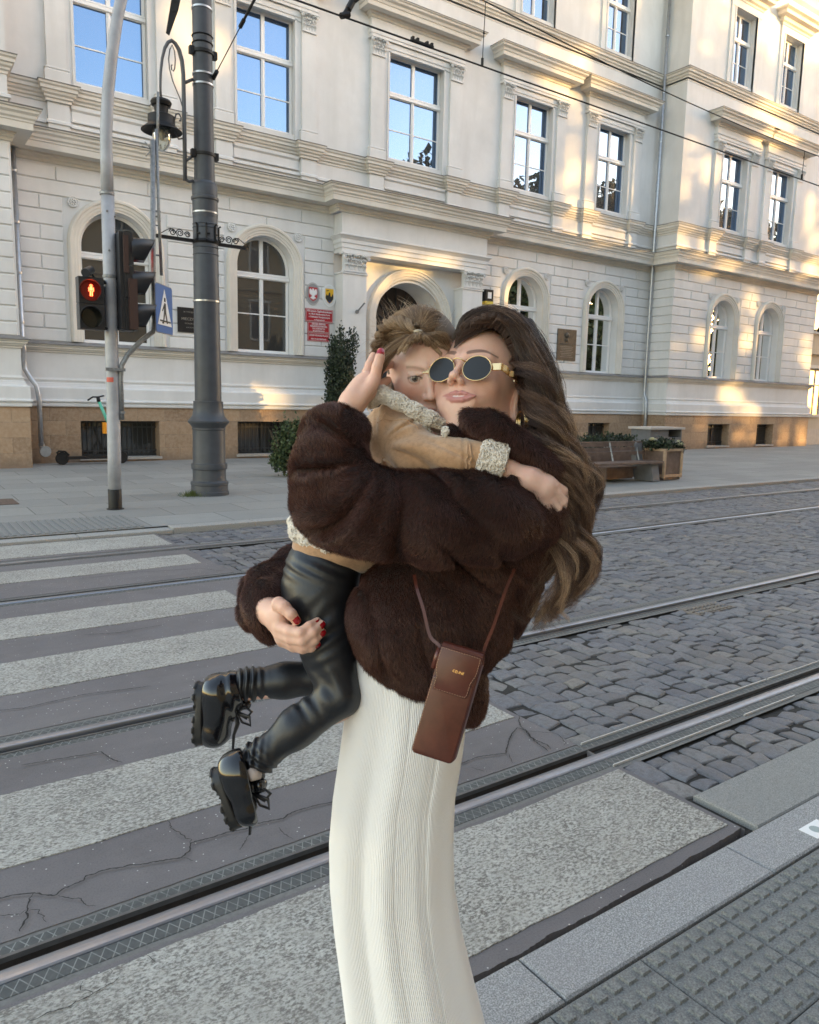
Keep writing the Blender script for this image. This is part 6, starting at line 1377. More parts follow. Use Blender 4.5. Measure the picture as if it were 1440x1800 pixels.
# ---------------- skirt
def loft(keys, ny, nu, fold, name, mat, parent, ribs=None):
    ys = np.array([k[0] for k in keys], float); Y = np.linspace(ys[0], ys[-1], ny); it = lambda j: np.interp(Y, ys, [k[j] for k in keys])
    from_px = [(P3(l, y, d), P3(r_, y, d)) for y, l, r_, d in zip(Y, it(1), it(2), it(3))]
    V = []; U = []
    for i, (a, b) in enumerate(from_px):
        c = (a+b)/2; rx = np.linalg.norm(b-a)/2; rz = rx*.86
        for j in range(nu):
            th = 2*math.pi*j/nu; o = fold(th, i/(ny-1)); V.append((c[0]+(rx+o*.4)*math.sin(th), c[1]+.02*math.sin(th)*0, c[2]+(rz+o)*math.cos(th))); U.append(j/nu)
    V = np.array(V); i, j = np.meshgrid(np.arange(ny-1), np.arange(nu), indexing='ij'); j2 = (j+1) % nu
    F = np.stack([i*nu+j, (i+1)*nu+j, (i+1)*nu+j2, i*nu+j2], -1).reshape(-1, 4)
    return npmesh(name, toW(V), F, mat, parent, True, attrs={'u': np.array(U), 'v': np.repeat(np.linspace(0, 1, ny), nu)})
def skirt_fold(th, v):
    t = math.atan2(math.sin(th), math.cos(th)); ribs = .0005*math.sin(th*230)
    g1 = .32*(.016*math.exp(-((t-(-.12+.05*v))/.16)**2)*sstep(v, 0, .25)-.018*math.exp(-((t-(-.42-.12*v))/.10)**2)*sstep(v, .1, .4)+.010*math.exp(-((t-(.75-.1*v))/.2)**2)-.012*math.exp(-((t-.48)/.07)**2)*sstep(v, .05, .5)-.0035*math.exp(-((t-.06)/.02)**2))
    return ribs+g1+v*.010*math.sin(3*t+1.2+v*1.5)+.020*v*math.exp(-((t-.35-.1*v)/.35)**2)-.022*v*math.exp(-((t+.45)/.25)**2)-.003*math.exp(-((t-.55)/.03)**2)+.004*math.sin(9*t+6*v)*v
def mat_knit():
    t = NT('ribbed_knit'); u = t.n('Attribute', attribute_name='u'); n = t.noise(3, 4, .5); n2 = t.noise(300, 3, .7)
    w_ = t.math('SINE', t.math('MULTIPLY', u.outputs['Fac'], 230*2*math.pi))
    c = t.mix(t.ramp(n, [(.35, 0.), (.7, .5)]), (.90, .875, .855), (.87, .84, .80)); c = t.mix(t.ramp(w_, [(0, .22), (.6, 0.)]), c, (.66, .65, .62)); t.col(c); t.set(Roughness=.9)
    t.b.inputs['Sheen Weight'].default_value = .2; t.bump(t.math('ADD', t.math('MULTIPLY', w_, .6), n2), .35, .002); return t.m
sk_keys = [(1110, 625, 810, 1.43), (1190, 614, 822, 1.42), (1260, 606, 820, 1.42), (1320, 598, 814, 1.42), (1400, 586, 800, 1.42), (1480, 579, 797, 1.42), (1560, 580, 799, 1.42), (1640, 587, 811, 1.42), (1720, 597, 829, 1.42), (1800, 606, 849, 1.42), (1900, 612, 868, 1.42), (1960, 612, 875, 1.42)]
loft(sk_keys, 150, 2070, skirt_fold, 'skirt', mat_knit(), woman)
for sx in (690, 770):
    g = MB(); a = toW(P3(sx, 1990, 1.46)[None])[0]; g.tube([(a[0], a[1], .20), (a[0], a[1], .08), (a[0]-.03, a[1]-.04, .05), (a[0]-.10, a[1]-.11, .035)], [.045, .042, .04, .028], 14); g.build('shoe', M_blk, woman, smooth=True)
# ---------------- child's body, jacket, leggings
Vd, Fd = mesh_sdf(lambda p: face_sdf(c2l(p), True)*CH_S, CH_O-.15, CH_O+.14, .0015)
def chand(p):
    d = s_chain(p, [P3(850, 814, 1.28), P3(893, 828, 1.275), P3(928, 842, 1.272), P3(955, 856, 1.276)], [.021, .0180, .0190, .0210], .012)
    d = smin(d, s_ell(p, P3(958, 862, 1.280), (.024, .026, .012)), .012)
    for a, b, c in ((P3(974, 852, 1.280), P3(990, 862, 1.292), P3(995, 880, 1.314)), (P3(978, 866, 1.280), P3(990, 880, 1.290), P3(990, 896, 1.310)), (P3(970, 878, 1.280), P3(980, 892, 1.288), P3(978, 906, 1.308)), (P3(958, 884, 1.281), P3(966, 897, 1.288), P3(964, 908, 1.306))): d = smin(d, s_chain(p, [a, b, c], [.0084, .0080, .0064], .002), .0038)
    d = smin(d, s_chain(p, [P3(940, 832, 1.278), P3(955, 824, 1.284), P3(972, 824, 1.30)], [.010, .0085, .007], .003), .008)
    return d
Ve, Fe = mesh_sdf(chand, P3(925, 855, 1.30)-.10, P3(925, 855, 1.30)+.09, .0016)
def ctrunk(p):
    d = s_cap(p, l2c((0, -.12, -.04)), P3(570, 980, 1.44), .045, .06); d = smin(d, s_cap(p, P3(690, 765, 1.40), P3(850, 812, 1.28), .03, .022), .02); d = smin(d, s_cap(p, P3(740, 790, 1.50), P3(850, 840, 1.50), .03, .022), .02)
    d = smin(d, s_chain(p, [P3(570, 1010, 1.42), P3(592, 1235, 1.38), P3(440, 1345, 1.345)], [.05, .03, .02], .02), .02); return smin(d, s_chain(p, [P3(570, 1010, 1.46), P3(590, 1190, 1.50), P3(420, 1215, 1.47)], [.05, .03, .02], .02), .02)
Vf, Ff = mesh_sdf(ctrunk, P3(600, 1180, 1.42)+np.array([-.3, -.25, -.22]), P3(700, 820, 1.42)+np.array([.25, .2, .25]), .010)
def paintC(V):
    q = c2l(V); m = mirror(q); n = len(V); col = np.zeros((n, 4)); bx = m[:, 0]
    lip = 1-sstep(np.minimum(s_cap(m, (.0, -.0635, .0885), (.019, -.063, .0815), .0050, .0028), s_cap(m, (.0, -.0715, .0870), (.015, -.069, .082), .0055, .003)), -.001, .001)
    yb = .0185+.004*np.sin(np.clip((bx-.012)/.034, 0, 1)*2.4); brow = (1-sstep(np.abs(q[:, 1]-yb)-.0022, -.001, .0016))*(q[:, 2] > .04)*(bx < .046)*(bx > .012)*.38
    cheek = np.exp(-(((m[:, 0]-.040)/.020)**2+((q[:, 1]+.030)/.018)**2))*.5*(q[:, 2] > .02)
    lash = (1-sstep(np.abs(s_ell(m, (.0292, -.0006, .080), (.0138, .0064, .02)))*1.0-.0012, 0, .0014))*(q[:, 2] > .06)*(q[:, 1] > -.002)*.45
    col[:, :3] = (.50, .20, .17); col[:, 3] = lip*.7; ck = cheek > col[:, 3]; col[ck, :3] = (.62, .24, .18); col[ck, 3] = cheek[ck]
    b = np.maximum(brow, lash); bk = b > col[:, 3]; col[bk, :3] = (.16, .095, .055); col[bk, 3] = b[bk]; return col
paintmesh('body', [(Vd, Fd), (Ve, Fe), (Vf, Ff)], M_skinC, child, paintC)
def mat_eye():
    t = NT('eyeball'); a = t.n('Attribute', attribute_name='paint'); t.l(a.outputs['Color'], t.b.inputs['Base Color']); t.set(Roughness=.08); t.b.inputs['Coat Weight'].default_value = 1.; return t.m
M_eye = mat_eye()
for sx in (-1, 1):
    n1, n2 = 40, 48; V = []; look = nrmz(np.array([-.10, .10, 1.]))
    for i in range(n1+1):
        for j in range(n2): a, b = math.pi*i/n1, 2*math.pi*j/n2; V.append((math.sin(a)*math.cos(b), math.sin(a)*math.sin(b), math.cos(a)))
    V = np.array(V); ang = np.arccos(np.clip(V@look, -1, 1)); col = np.ones((len(V), 3))*np.array([.60, .53, .50])
    ir = ang < .49; col[ir] = np.array([.15, .12, .09])+np.random.default_rng(1).uniform(-.03, .05, (ir.sum(), 1)); col[(ang > .43) & ir] = (.04, .035, .03); col[ang < .23] = (.004, .004, .004)
    i, j = np.meshgrid(np.arange(n1), np.arange(n2), indexing='ij'); F = np.stack([i*n2+j, (i+1)*n2+j, (i+1)*n2+(j+1) % n2, i*n2+(j+1) % n2], -1).reshape(-1, 4)
    npmesh('eye', toW(l2c(V*.0132+np.array([sx*.029, -.0005, .0735]))), F, M_eye, child, True, attrs={'paint': col})
g = MB(); r_ = np.random.default_rng(12)                            # eyelashes of the visible eye
for k in range(34):
    u = k/33; x = -.029-.0132+.0264*u; y = .0052*math.sin(math.pi*u)+.0001; z = .0735+.0135*math.sqrt(max(0, 1-((x+.029)/.0145)**2))
    p0 = np.array([x, y, z]); p2 = p0+np.array([(u-.5)*.006, .003+.001*r_.random(), .0055]); g.tube(toW(l2c(np.array([p0, (p0+p2)/2+[0, -.0008, .001], p2]))), [.00022, .00016, .00005], 4)
g.build('eyelashes', simple('lash_dark', (.03, .02, .015), .6), child)
def suede():
    t = NT('tan_suede'); n = t.noise(3.5, 5, .6); n2 = t.noise(140, 4, .7); n3 = t.noise(22, 4, .6)
    c = t.ramp(n, [(.3, (.37, .205, .105)), (.7, (.53, .32, .18))]); c = t.mix(t.ramp(n3, [(.4, 0.), (.75, .4)]), c, (.60, .40, .24)); c = t.mix(t.ramp(n2, [(.3, .45), (.55, 0.)]), c, (.22, .12, .055)); t.col(c); t.set(Roughness=.92)
    t.b.inputs['Sheen Weight'].default_value = .5; t.b.inputs['Sheen Roughness'].default_value = .5; t.bump(n2, .5, .0015); return t.m
M_suede = suede()
def jfold(p):
    q = P3(668, 790, 1.33); dx, dy = p[:, 0]-q[0], p[:, 1]-q[1]; th = np.arctan2(dy, dx); r = np.hypot(dx, dy)
    w_ = sstep(r, .015, .05)*(1-sstep(r, .13, .19)); cr = (np.sin(th*8+20*r+.6)*.0055-.0065*np.exp(-(np.sin(th*3.2+9*r+.4)/.22)**2))*w_-.003*np.exp(-(np.sin((p[:, 0]*.5+p[:, 1])*70)/.3)**2)*sstep(p[:, 0], P3(735, 0, 1.3)[0], P3(775, 0, 1.3)[0])
    x = (p[:, 0]-P3(820, 0, 1.28)[0])/.014; ring = .0016*np.exp(-x*x*14)+.0014*np.exp(-((x+.9)**2)*20)
    return cr+.003*vnoise(p, 28, 21)+.0012*vnoise(p, 70, 22)+ring
def cjacket(p):
    d = s_chain(p, [P3(735, 775, 1.45), P3(690, 850, 1.44), P3(620, 930, 1.425), P3(572, 968, 1.42)], [.070, .085, .078, .062], .03)
    d = smin(d, s_ell(p, P3(690, 765, 1.385), (.060, .062, .055)), .03)
    d = smin(d, s_chain(p, [P3(695, 775, 1.345), P3(732, 800, 1.305), P3(790, 804, 1.280), P3(842, 802, 1.272)], [.052, .045, .036, .031], .02), .022)
    d = smin(d, s_cap(p, P3(760, 800, 1.47), P3(850, 830, 1.47), .042, .035), .03)
    d = smax(d, -s_ell(p, l2c((0, -.075, .0)), (.072, .05, .07)), .01)
    d = smax(d, s_cap(p, P3(720, 770, 1.42), P3(600, 955, 1.42), .30)-.0, .01)
    hem = -(p[:, 1]-(P3(0, 985, 1.38)[1]-.35*(p[:, 0]-P3(560, 0, 1.38)[0]))); d = smax(d, hem, .006)
    return d-jfold(p)
Vg, Fg = mesh_sdf(cjacket, P3(690, 900, 1.42)+np.array([-.22, -.16, -.14]), P3(700, 820, 1.42)+np.array([.20, .18, .22]), .0032)
jkc = npmesh('suede_jacket', toW(Vg), Fg, M_suede, child)
def seam(pts, r=.0022):
    pts = np.array(pts); t = np.linspace(0, 1, len(pts)); tt = np.linspace(0, 1, 60); P = np.stack([np.interp(tt, t, pts[:, i]) for i in range(3)], 1)
    for _ in range(12): f0, gr = grad(cjacket, P, .003); P = P-f0[:, None]*gr*.8
    for _ in range(2): P[1:-1] = (P[:-2]+2*P[1:-1]+P[2:])/4
    g = MB(); g.tube(toW(P), r, 6); g.build('seam', M_suede, jkc, smooth=True)
seam([P3(660, 810, 1.30), P3(690, 828, 1.28), P3(730, 836, 1.26), P3(790, 836, 1.25), P3(832, 830, 1.24)], .003)
seam([P3(828, 770, 1.24), P3(832, 800, 1.23), P3(830, 834, 1.24)]); seam([P3(820, 770, 1.24), P3(823, 800, 1.23), P3(821, 834, 1.24)], .0015)
seam([P3(652, 735, 1.30), P3(672, 724, 1.29), P3(700, 722, 1.29), P3(722, 735, 1.29), P3(735, 755, 1.29)], .0016); seam([P3(672, 705, 1.30), P3(676, 722, 1.29)], .0012)
# shearling trim: many small curls of wool
M_wool = simple('shearling_wool', (.72, .66, .58), .9, 0, .16, 60, .4)
def wool(name, fn, lo, hi, n, seed, parent, r=.0042, h=.003):
    V, F = mesh_sdf(fn, lo, hi, h); p, _ = surf_sample(V, F, int(n*1.7), seed); r = r*.84; f0, g = grad(fn, p, .003); p = p-f0[:, None]*g; rr = np.random.default_rng(seed); parts_ = [(V, F)]
    K_ = 9; M6 = 6; VV = []; FF = []; off = len(V)
    for c, nn in zip(p, g):
        a = nrmz(np.cross(nn, rr.normal(0, 1, 3))); b = np.cross(nn, a); rad = r*rr.uniform(.55, 1.15); ph = rr.uniform(0, 6.28); tt = np.linspace(0, 1, K_)[:, None]; an = ph+tt*rr.uniform(3.2, 5.8)
        P = c+rad*(np.cos(an)*a+np.sin(an)*b)+nn*(rad*.55*np.sin(tt*math.pi)+.0004); T = nrmz(np.gradient(P, axis=0)); A = nrmz(np.cross(T, nn)); B = np.cross(T, A); th = r*.34*rr.uniform(.8, 1.2)*np.sin(np.linspace(.35, 2.8, K_))[:, None, None]
        ang = np.arange(M6)*2*math.pi/M6; ring = P[:, None]+th*(np.cos(ang)[None, :, None]*A[:, None]+np.sin(ang)[None, :, None]*B[:, None]); VV.append(ring.reshape(-1, 3))
    VV = np.array(VV); i, j = np.meshgrid(np.arange(K_-1), np.arange(M6), indexing='ij'); q = np.stack([i*M6+j, i*M6+(j+1) % M6, (i+1)*M6+(j+1) % M6, (i+1)*M6+j], -1).reshape(-1, 4)
    FF = (q[None]+(np.arange(len(VV))*K_*M6)[:, None, None]).reshape(-1, 4); V_, F_ = join([(V, F), (VV.reshape(-1, 3), FF)]); return npmesh(name, toW(V_), F_, M_wool, parent)
def capped(p, a, b, ra, rb, k=.004):
    a, b = np.asarray(a), np.asarray(b); d = s_cap(p, a, b, ra, rb); n = nrmz(b-a); d = smax(d, -((p-a)@n), k); return smax(d, (p-b)@n, k)
ca, cb = P3(843, 803, 1.273), P3(884, 816, 1.272)
wool('shearling_cuff', lambda p: smax(capped(p, ca, cb, .0365, .0345), -s_cap(p, ca, cb+(cb-ca), .024, .024), .003), ca-.06, cb+.06, 900, 5, jkc)
def collar(p):
    d = s_chain(p, [P3(652, 700, 1.320), P3(672, 693, 1.313), P3(700, 706, 1.307), P3(730, 722, 1.303), P3(757, 735, 1.307), P3(776, 746, 1.320)], [.0105, .0112, .0108, .0100, .0092, .0085], .01)
    d = smin(d, s_chain(p, [P3(734, 730, 1.325), P3(735, 748, 1.322), P3(748, 762, 1.325)], [.012, .013, .010], .01), .006)
    d = smin(d, s_chain(p, [P3(652, 703, 1.325), P3(655, 690, 1.36), P3(680, 680, 1.42)], [.013, .012, .012], .01), .008); return d
wool('shearling_collar', collar, P3(710, 720, 1.35)-.09, P3(710, 720, 1.35)+.11, 1500, 6, jkc, .0036)
ha, hb = P3(524, 928, 1.405), P3(560, 985, 1.40)
wool('shearling_hem', lambda p: s_chain(p, [P3(520, 918, 1.40), P3(526, 936, 1.385), P3(542, 948, 1.375), P3(575, 962, 1.36)], [.013, .0145, .012, .010], .01), P3(540, 935, 1.38)-.08, P3(540, 935, 1.38)+.08, 620, 7, jkc)
wool('wool_button', lambda p: s_ell(p, P3(783, 759, 1.265), (.0055, .008, .005)), P3(783, 759, 1.265)-.02, P3(783, 759, 1.265)+.02, 40, 8, jkc, .0025, .002)
# leggings
def leather(name, col=(.012, .013, .016), rough=.3, bump=.35):
    t = NT(name); n = t.noise(500, 3, .6); n2 = t.noise(35, 5, .6); t.col(t.ramp(n2, [(.3, col), (.8, tuple(c*1.8 for c in col))])); t.set(Roughness=rough); t.bump(t.math('ADD', n2, t.math('MULTIPLY', n, .3)), bump, .0022); return t.m
M_leath = leather('black_legging_leather', (.011, .012, .015), .40); M_patent = simple('patent_leather', (.006, .006, .008), .16, coat=.5); M_sole = simple('black_rubber_sole', (.016, .016, .017), .5, 0, .2, 40)
def lfold(p):
    kn = P3(556, 1212, 1.35); r = np.linalg.norm(p-kn, axis=1); th = np.arctan2(p[:, 1]-kn[1], p[:, 0]-kn[0])
    an = P3(450, 1335, 1.34); t = nrmz(an-kn); s = (p-an)@t; a2 = P3(440, 1200, 1.47); s2 = (p-a2)@nrmz(P3(430, 1202, 1.47)-P3(560, 1190, 1.49))
    hp = P3(572, 1112, 1.34); r2 = np.linalg.norm(p-hp, axis=1); t2 = np.arctan2(p[:, 1]-hp[1], p[:, 0]-hp[0])
    return .0020*np.sin(((p-kn)@nrmz(P3(600, 1225, 1.365)-P3(520, 1280, 1.352)))*230+3*vnoise(p, 22, 5))*np.exp(-((r-.03)/.022)**2)+.0034*np.sin((s)*430+5*vnoise(p, 26, 2))*np.exp(-((s-.005)/.022)**2)+.0034*np.sin(s2*430+5*vnoise(p, 26, 4))*np.exp(-((s2-.005)/.025)**2)+.0019*np.sin((p[:, 1]*.9-p[:, 0]*.45)*260+3.5*vnoise(p, 20, 15))*np.exp(-(r2/.05)**2)+.0016*vnoise(p, 45, 8)+.0012*np.sin((p[:, 0]*.5+p[:, 1])*300)*np.exp(-((p[:, 1]-P3(0, 1000, 1.38)[1])/.018)**2)
def leggings(p):
    d = s_chain(p, [P3(582, 960, 1.425), P3(566, 1005, 1.42), P3(556, 1040, 1.415)], [.056, .064, .063], .03)
    d = smin(d, s_chain(p, [P3(562, 1050, 1.405), P3(576, 1140, 1.385), P3(597, 1222, 1.365)], [.060, .047, .038], .02), .022)
    d = smin(d, s_chain(p, [P3(597, 1225, 1.365), P3(520, 1280, 1.352), P3(458, 1332, 1.34), P3(441, 1344, 1.338)], [.038, .033, .0265, .0258], .02), .012)
    d = smin(d, s_chain(p, [P3(575, 1050, 1.45), P3(588, 1190, 1.50)], [.06, .040], .02), .02)
    d = smin(d, s_chain(p, [P3(588, 1190, 1.50), P3(500, 1196, 1.485), P3(436, 1203, 1.475), P3(424, 1204, 1.472)], [.037, .033, .027, .0262], .02), .01)
    return d-lfold(p)
Vh, Fh = mesh_sdf(leggings, P3(530, 1160, 1.42)+np.array([-.15, -.20, -.12]), P3(560, 1040, 1.42)+np.array([.13, .16, .14]), .0028)
npmesh('leather_leggings', toW(Vh), Fh, M_leath, child)
def boot(heel, toe, mid, cuff, nrm, d_, r_scale=1.0, seed=1):
    "heel, toe: sole line; nrm: direction from sole into the foot; cuff: top of the shaft"
    heel, toe, cuff = map(np.array, (heel, toe, cuff)); t = nrmz(toe-heel); n = nrmz(nrm-(nrm@t)*t); b = np.cross(t, n); L = np.linalg.norm(toe-heel)
    root = linkobj('boot', None, child, tuple(toW(((heel+toe)/2)[None])[0]))
    A = heel+n*.034+t*.022; B = heel+n*.030+t*(L-.030)
    def up(p):
        d = s_chain(p, [A, heel+n*.036+t*L*.45, B], [.033, .031, .030], .02); d = smin(d, s_ell(p, B-n*.002, (.030,)*3), .01)
        d = smin(d, s_cap(p, A+n*.006, cuff, .034, .035), .022); d = smax(d, (p-cuff)@nrmz(cuff-A), .004)
        tongue = s_chain(p, [heel+n*.062+t*L*.50, A+(cuff-A)*.6+t*.034, cuff+t*.036+nrmz(cuff-A)*.010], [.012, .013, .010], .01); d = smin(d, tongue, .008)
        q = (p-heel)@n; return smax(d, -(q-.010), .003)-.0016*vnoise(p, 55, seed)-.0016*np.sin(((p-A)@nrmz(cuff-A))*260)*np.exp(-(((p-A)@nrmz(cuff-A)-.03)/.02)**2)
    lo = np.minimum(np.minimum(heel, toe), cuff)-.07; hi = np.maximum(np.maximum(heel, toe), cuff)+.07
    V, F = mesh_sdf(up, lo, hi, .0024); up_ = npmesh('upper', toW(V), F, M_patent, root)
    def sole(p):
        s = (p-heel)@t; q = (p-heel)@n; w_ = (p-heel)@b; hw = .029+.006*np.sin(np.clip(s/L, 0, 1)*3.1)-.002
        e = np.maximum(np.abs(s-L/2)-(L/2-.028), 0); rr = np.sqrt(e*e+w_*w_)-hw; hh = .012; d = np.maximum(rr, np.abs(q-.003)-hh)
        tread = .0025*(np.sin(s*300) > -.2)*(q < -.003); arch = .004*np.exp(-((s-L*.42)/.014)**2)*(q < 0); return smax(d, np.abs(q-.003)-hh, .003)-.002+.0045-tread*.9+arch
    V, F = mesh_sdf(sole, lo, hi, .0024, 1); npmesh('sole', toW(V), F, M_sole, root)
    g = MB(); r = np.random.default_rng(seed); lc = [A+(cuff-A)*.85+t*.040, A+(cuff-A)*.5+t*.036, heel+n*.070+t*L*.42, heel+n*.066+t*L*.56]
    for k, c in enumerate(lc):
        for s in (-1, 1): g.tube(toW(np.array([c+b*s*.014, c+t*.006, c-b*s*.012+n*.006*(k < 2)])), .0022, 6)
    k0 = lc[0]+t*.004
    for e_ in ([(.0, 0), (.018, .010), (.030, .0), (.020, -.012), (0, 0)], [(0, 0), (.012, -.02), (.028, -.026), (.026, -.010), (0, 0)]):
        pts = np.array([k0+np.array([x, y, .01]) for x, y in e_]); g.tube(toW(pts), .0036, 6, flat=.4)
    tail = np.array([k0+np.array([.0, -.002, .012]), k0+np.array([.004, -.022, .014]), k0+np.array([-.004, -.045, .012]), k0+np.array([-.006, -.072, .010])]); g.tube(toW(tail), [.003, .0055, .0035, .0028], 6, flat=.35)
    g.build('laces', simple('black_ribbon', (.012, .012, .014), .35) if 'black_ribbon' not in bpy.data.materials else bpy.data.materials['black_ribbon'], root, smooth=True)
    return root
boot(P3(377, 1347, 1.33), P3(420, 1458, 1.33), None, P3(434, 1350, 1.335), np.array([.8, .4, .0]), 1.33, seed=1)
boot(P3(352, 1196, 1.465), P3(350, 1312, 1.465), None, P3(424, 1208, 1.47), np.array([1., .0, .0]), 1.465, seed=2)
g = MB(); g.tube(toW(np.array([P3(437, 1352, 1.315), P3(446, 1362, 1.315), P3(456, 1360, 1.322)])), [.010, .012, .010], 8); g.build('sock', simple('pale_sock', (.5, .42, .38), .9), child, smooth=True)
# ================================================================== hair
def spline(pts, n):
    P = np.array(pts, float); k = len(P); t = np.concatenate([[0], np.cumsum(np.linalg.norm(np.diff(P, axis=0), axis=1))]); t /= t[-1]; tt = np.linspace(0, 1, n)
    m_ = np.zeros_like(P); m_[1:-1] = (P[2:]-P[:-2])/(t[2:]-t[:-2])[:, None]; m_[0] = (P[1]-P[0])/(t[1]-t[0]); m_[-1] = (P[-1]-P[-2])/(t[-1]-t[-2])
    i = np.clip(np.searchsorted(t, tt)-1, 0, k-2); h = (t[i+1]-t[i])[:, None]; s = ((tt-t[i])[:, None])/h
    return (2*s**3-3*s**2+1)*P[i]+(s**3-2*s**2+s)*h*m_[i]+(-2*s**3+3*s**2)*P[i+1]+(s**3-s**2)*h*m_[i+1]
def mat_hair(name, stops, rough=.38):
    t = NT(name); at = t.n('Attribute', attribute_name='tone'); t.col(t.ramp(at.outputs['Fac'], stops)); t.set(Roughness=rough); t.b.inputs['Specular IOR Level'].default_value = .6; t.b.inputs['Anisotropic'].default_value = .5; return t.m
M_hairW = mat_hair('brown_hair', [(0, (.028, .0155, .0115)), (.4, (.088, .048, .034)), (.7, (.22, .128, .083)), (1, (.50, .34, .22))])
M_hairC = mat_hair('fair_hair', [(0, (.10, .065, .04)), (.45, (.31, .20, .12)), (1, (.66, .49, .32))])
M_hairbase = simple('hair_mass_dark', (.014, .009, .007), .7); M_hairbaseC = simple('hair_mass_fair', (.15, .105, .07), .7)
KG = [[(797, 596, 1.348), (820, 558, 1.336), (866, 547, 1.332), (909, 578, 1.338), (928, 645, 1.35), (941, 702, 1.355), (950, 752, 1.340), (968, 792, 1.32), (1000, 820, 1.315), (1026, 843, 1.32), (1048, 858, 1.33), (1034, 882, 1.34)],
      [(804, 584, 1.36), (838, 551, 1.352), (894, 557, 1.342), (931, 620, 1.338), (948, 700, 1.335), (958, 770, 1.325), (975, 840, 1.325), (998, 900, 1.33), (972, 975, 1.335), (925, 1045, 1.345), (912, 1090, 1.35), (948, 1134, 1.35)],
      [(810, 580, 1.385), (858, 554, 1.375), (908, 572, 1.355), (940, 630, 1.342), (956, 705, 1.335), (970, 790, 1.335), (998, 860, 1.34), (988, 930, 1.345), (1018, 990, 1.35), (990, 1050, 1.355), (952, 1095, 1.36), (988, 1120, 1.36)],
      [(818, 578, 1.43), (872, 558, 1.43), (924, 588, 1.415), (956, 650, 1.395), (970, 730, 1.385), (1000, 815, 1.385), (1030, 880, 1.39), (1004, 945, 1.39), (1024, 1000, 1.39), (985, 1065, 1.39), (962, 1092, 1.39), (992, 1110, 1.39)],
      [(824, 588, 1.48), (886, 568, 1.49), (936, 612, 1.48), (962, 700, 1.46), (985, 790, 1.45), (1024, 862, 1.44), (1018, 960, 1.44), (985, 1040, 1.43), (935, 1085, 1.42), (912, 1110, 1.42)],
      [(830, 610, 1.51), (890, 610, 1.53), (930, 680, 1.52), (952, 780, 1.49), (968, 880, 1.46), (958, 980, 1.45), (925, 1060, 1.43), (905, 1100, 1.42)]]
KG = [spline([P3(*q) for q in g_], 34) for g_ in KG]
def headpush(S, fn, off=.003):
    sh = S.shape; p = S.reshape(-1, 3); sel = np.where(fn(p) < off)[0]
    for _ in range(2):
        if len(sel):
            f0, g_ = grad(fn, p[sel], .003); p[sel] += np.maximum(off-f0, 0)[:, None]*g_
    return p.reshape(sh)
wskin = lambda p: face_sdf(w2l(p))
def hairbase(p):
    q = w2l(p); cap = s_ell(q, (0, .032, -.022), (.081, .096, .098)); cap = smax(cap, (q[:, 2]*.80+q[:, 1]*-.60)+.038, .010)
    fall = s_chain(p, [P3(900, 600, 1.44), P3(945, 700, 1.43), P3(965, 790, 1.42), P3(980, 870, 1.41), P3(972, 940, 1.40)], [.05, .045, .040, .028, .012], .03)
    d = smin(cap, fall, .03); return d-.004*np.sin((p[:, 0]*1.0+p[:, 2]*.6)*150)-.003*vnoise(p, 60, 3)
Vb, Fb = mesh_sdf(hairbase, P3(900, 800, 1.43)-np.array([.16, .34, .17]), P3(900, 700, 1.43)+np.array([.16, .20, .17]), .006)
hb_ = npmesh('hair', toW(Vb), Fb, M_hairbase, woman)
r_ = np.random.default_rng(77); SS, TN, RR = [], [], []
NL = 150
for L in range(NL):
    t = (L+.5)/NL*4.999 if L < 110 else r_.uniform(0, 3.6); i = int(t); f = t-i; f = f*f*(3-2*f) if L % 3 else f; G = KG[i]*(1-f)+KG[i+1]*f; k = len(G); s = np.linspace(0, 1, k)
    cut = r_.uniform(.84, 1.0) if r_.random() < .55 else r_.uniform(.5, .76); G = spline(G[:max(8, int(k*cut))], 34)
    rg = np.random.default_rng(500+int(t*2.6)); ph = rg.uniform(0, 6.28)+r_.normal(0, .35); fr = rg.uniform(2.2, 3.0); A = .0240*sstep(s, .30, .72)*rg.uniform(.8, 1.3)*r_.uniform(.8, 1.15); G = G+np.array([rg.uniform(-.022, .016), rg.uniform(-.01, .02), rg.uniform(-.01, .01)])*sstep(s, .55, 1.)[:, None]
    G = G+np.stack([A*np.sin(2*math.pi*fr*s+ph), .25*A*np.sin(2*math.pi*fr*s+ph+1), A*np.cos(2*math.pi*fr*s+ph)], 1)+r_.normal(0, .006 if t > 1 else .0025, 3)*sstep(s, 0, .3)[:, None]
    n = 46; rad = .0105*(.35+.65*sstep(s, 0, .2))*(1-.66*sstep(s, .5, 1.))*r_.uniform(.6, 1.25)*(.6+.4*min(1., t)); T = nrmz(np.gradient(G, axis=0)); A1 = nrmz(np.cross(T, np.array([.2, .3, 1.]))); B1 = np.cross(T, A1)
    an = r_.uniform(0, 6.28, n)[:, None, None]; rr = np.sqrt(r_.random(n))[:, None, None]; tw = (s*r_.uniform(-3, 3))[None, :, None]
    S = G[None]+rad[None, :, None]*rr*(np.cos(an+tw)*A1[None]*1.35+np.sin(an+tw)*B1[None]*.6)
    wob = r_.normal(0, 1, (n, 3, 1)); S = S+((.0022+.0008*sstep(s, .5, 1.))*np.stack([np.sin(2*math.pi*(s*f_+p_)) for f_, p_ in zip(r_.uniform(1, 4, 3), r_.random(3))], 0)[None]*wob).transpose(0, 2, 1)*sstep(s, .1, .6)[None, :, None]
    lt = r_.beta(.8, 1.4); tone = .04+.42*lt+(.28+.5*lt)*sstep(s, .42, 1.0)[None]+r_.normal(0, .13, (n, 1))+.15*(t > 2.4)*sstep(s, .2, .5)[None]  # lighter ends; sunlight on the back locks is put into their tone
    SS.append(S); TN.append(np.clip(tone*np.ones((n, 34)), 0, 1)); RR.append(np.full(n, .00030))
